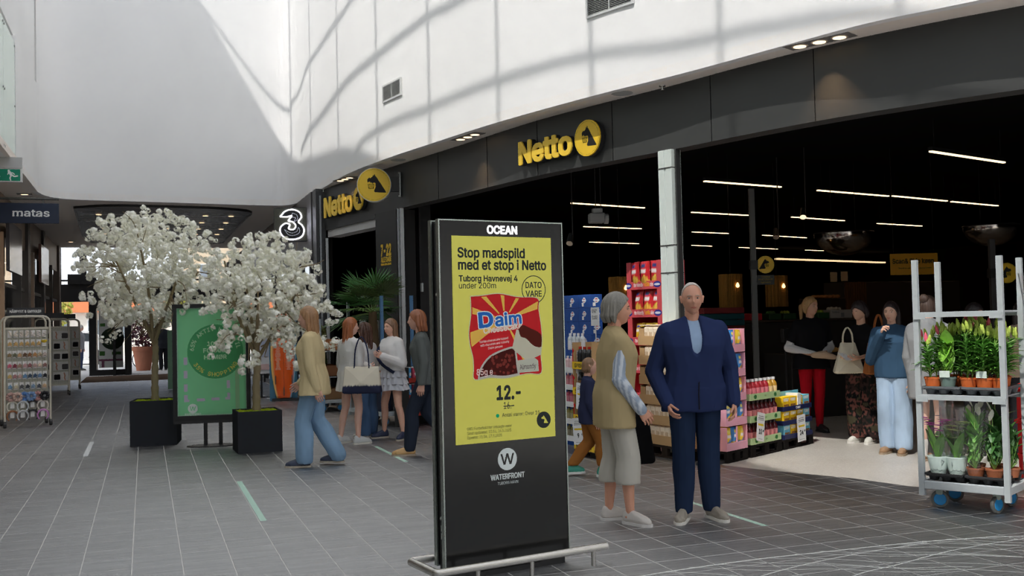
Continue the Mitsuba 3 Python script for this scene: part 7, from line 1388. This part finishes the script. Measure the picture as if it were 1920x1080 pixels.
ROWS = [(1.52, 'bundle', [((226, 216, 200), 'cream lace hair band')] * 4 + [((222, 214, 206), 'white pearl hair band')] * 3, 'top row'),
        (1.375, 'clip', [((206, 170, 110), 'gold hair clip')] * 6 + [((236, 206, 60), 'yellow flower hair clip')], 'second row'),
        (1.20, 'clip', [((150, 126, 90), 'brown hair clip'), ((110, 110, 84), 'olive hair clip'), ((206, 166, 120), 'tan hair clip'), ((120, 90, 66), 'dark brown hair clip'), ((150, 104, 66), 'chestnut hair clip'), ((190, 140, 90), 'caramel hair clip'), ((196, 176, 140), 'sand hair clip'), ((206, 190, 180), 'pale hair clip')], 'third row'),
        (1.03, 'clip', [((216, 110, 130), 'bright pink hair clip'), ((140, 60, 76), 'burgundy hair clip'), ((176, 140, 120), 'beige pink hair clip'), ((206, 160, 160), 'rose hair clip'), ((150, 96, 96), 'dusty red hair clip'), ((206, 170, 160), 'blush hair clip'), ((222, 200, 176), 'cream bow hair clip'), ((150, 110, 104), 'mauve hair clip')], 'fourth row'),
        (.865, 'clip', [((206, 176, 110), 'gold bow hair clip'), ((170, 120, 120), 'old rose hair clip'), ((206, 170, 160), 'pale rose hair clip'), ((110, 150, 190), 'sky blue hair clip'), ((60, 80, 100), 'slate blue hair clip'), ((66, 90, 120), 'navy bow hair clip'), ((110, 140, 176), 'blue grey hair clip'), ((36, 38, 44), 'black fluffy hair clip')], 'fifth row'),
        (.70, 'clip', [((120, 156, 186), 'light blue hair clip'), ((210, 200, 170), 'pale gold hair pin'), ((90, 90, 92), 'grey hair clip'), ((60, 62, 66), 'black and white patterned clip'), ((140, 166, 190), 'pale blue hair clip'), ((84, 90, 100), 'charcoal hair clip'), ((222, 190, 150), 'peach hair clip')], 'sixth row'),
        (.545, 'scrunchie', [((186, 150, 140), 'dusty pink scrunchie'), ((206, 176, 160), 'pale pink scrunchie'), ((90, 130, 186), 'blue scrunchie'), ((120, 150, 190), 'light blue scrunchie'), ((190, 140, 136), 'small rose scrunchie'), ((24, 24, 28), 'black scrunchie')], 'seventh row'),
        (.41, 'band', [((226, 222, 204), 'cream flower hair band'), ((206, 210, 210), 'clear hair band'), ((50, 40, 42), 'dark brown hair band'), ((216, 206, 196), 'pearl hair band')], 'eighth row'),
        (.26, 'band', [((150, 96, 60), 'tan plaited hair band'), ((196, 196, 196), 'silver hair band'), ((26, 26, 28), 'black hair band'), ((206, 140, 200), 'lilac hair band')], 'lowest row')]
for z, kind, items, rn in ROWS:
    n_ = len(items)
    for i, (c, nm) in enumerate(items):
        x = -.29 + .58 * (i + .5) / n_; same = sum(nm == q[1] for q in items) > 1; lab = f'{nm}, {rn} of the nearest rack, {ORD[i]} from the left' if same else f'{nm} on a white card, {rn} of the nearest rack'
        b_ = thing('hair_accessory', lab, 'hair accessory', f'{nm}s in the {rn}' if same else None); m = R1 @ mx((x, .035 - .02 * (i % 2), z), .0)
        put(b_ + '__card', card_d, mat=m); part(b_, 'clasp' if kind == 'clip' else kind, clip_mesh('flower' if 'flower' in nm and kind == 'clip' else kind, lin(c), int(z * 100) + i), None, 'satin', 40, m @ mx((0, -.005, .012), s=1.35))
        part(b_, 'peg', cyl((0, .035, .004), (0, -.01, .004), .003, 5), (.6, .6, .58), 'metal', False, m)
def hosiery(rackm, label_, xs, zs, seed, pre):
    r = np.random.default_rng(seed)
    for a, z in enumerate(zs):
        for b, x in enumerate(xs):
            dark = (a + b) % 3 == 1; nm = ('black packed socks', 'white card with a printed leg', 'dark tights pack')[(a * 2 + b) % 3]
            kk = thing('sock_pack', f'{nm}, {("left", "right", "far right")[b]} column, level {("one", "two", "three", "four", "five", "six")[a]} of the {pre}', 'socks'); m = rackm @ mx((x, .03, z))
            part(kk, 'card', up(ext(sbox(-.085, -.2, .085, 0), .004)), lin((210, 208, 202)), 'satin', False, m)
            if nm.startswith('white'): part(kk, 'leg_picture', up(ext(LineString([(-.02, -.03), (.0, -.09), (-.02, -.13), (.0, -.18)]).buffer(.013), .001), -.004), lin((190, 140, 116)), 'matte', False, m)
            else: part(kk, 'sock', hull((-.05, -.012, -.07, .014), (.05, -.012, -.07, .014), (-.05, -.012, -.16, .016), (.05, -.012, -.16, .016), n=8), lin((34, 34, 36)) if nm.startswith('black') else lin((84, 82, 82)), 'cloth', 40, m)
R2 = mx((-2.02, 25.9, 0), .12); rack('cream rack of sock and tights packs behind the hair accessory rack', R2, .72, 1.78); hosiery(R2, '', (-.1, .1, .27), (1.5, 1.26, 1.02, .78, .54), 3, 'middle rack')
R3 = mx((-1.92, 28.4, 0), .1); rack('farthest cream rack of dark socks and bags on the left', R3, .7, 1.78); hosiery(R3, '', (.05, .25), (1.5, 1.26, 1.02, .78, .54), 8, 'farthest rack')
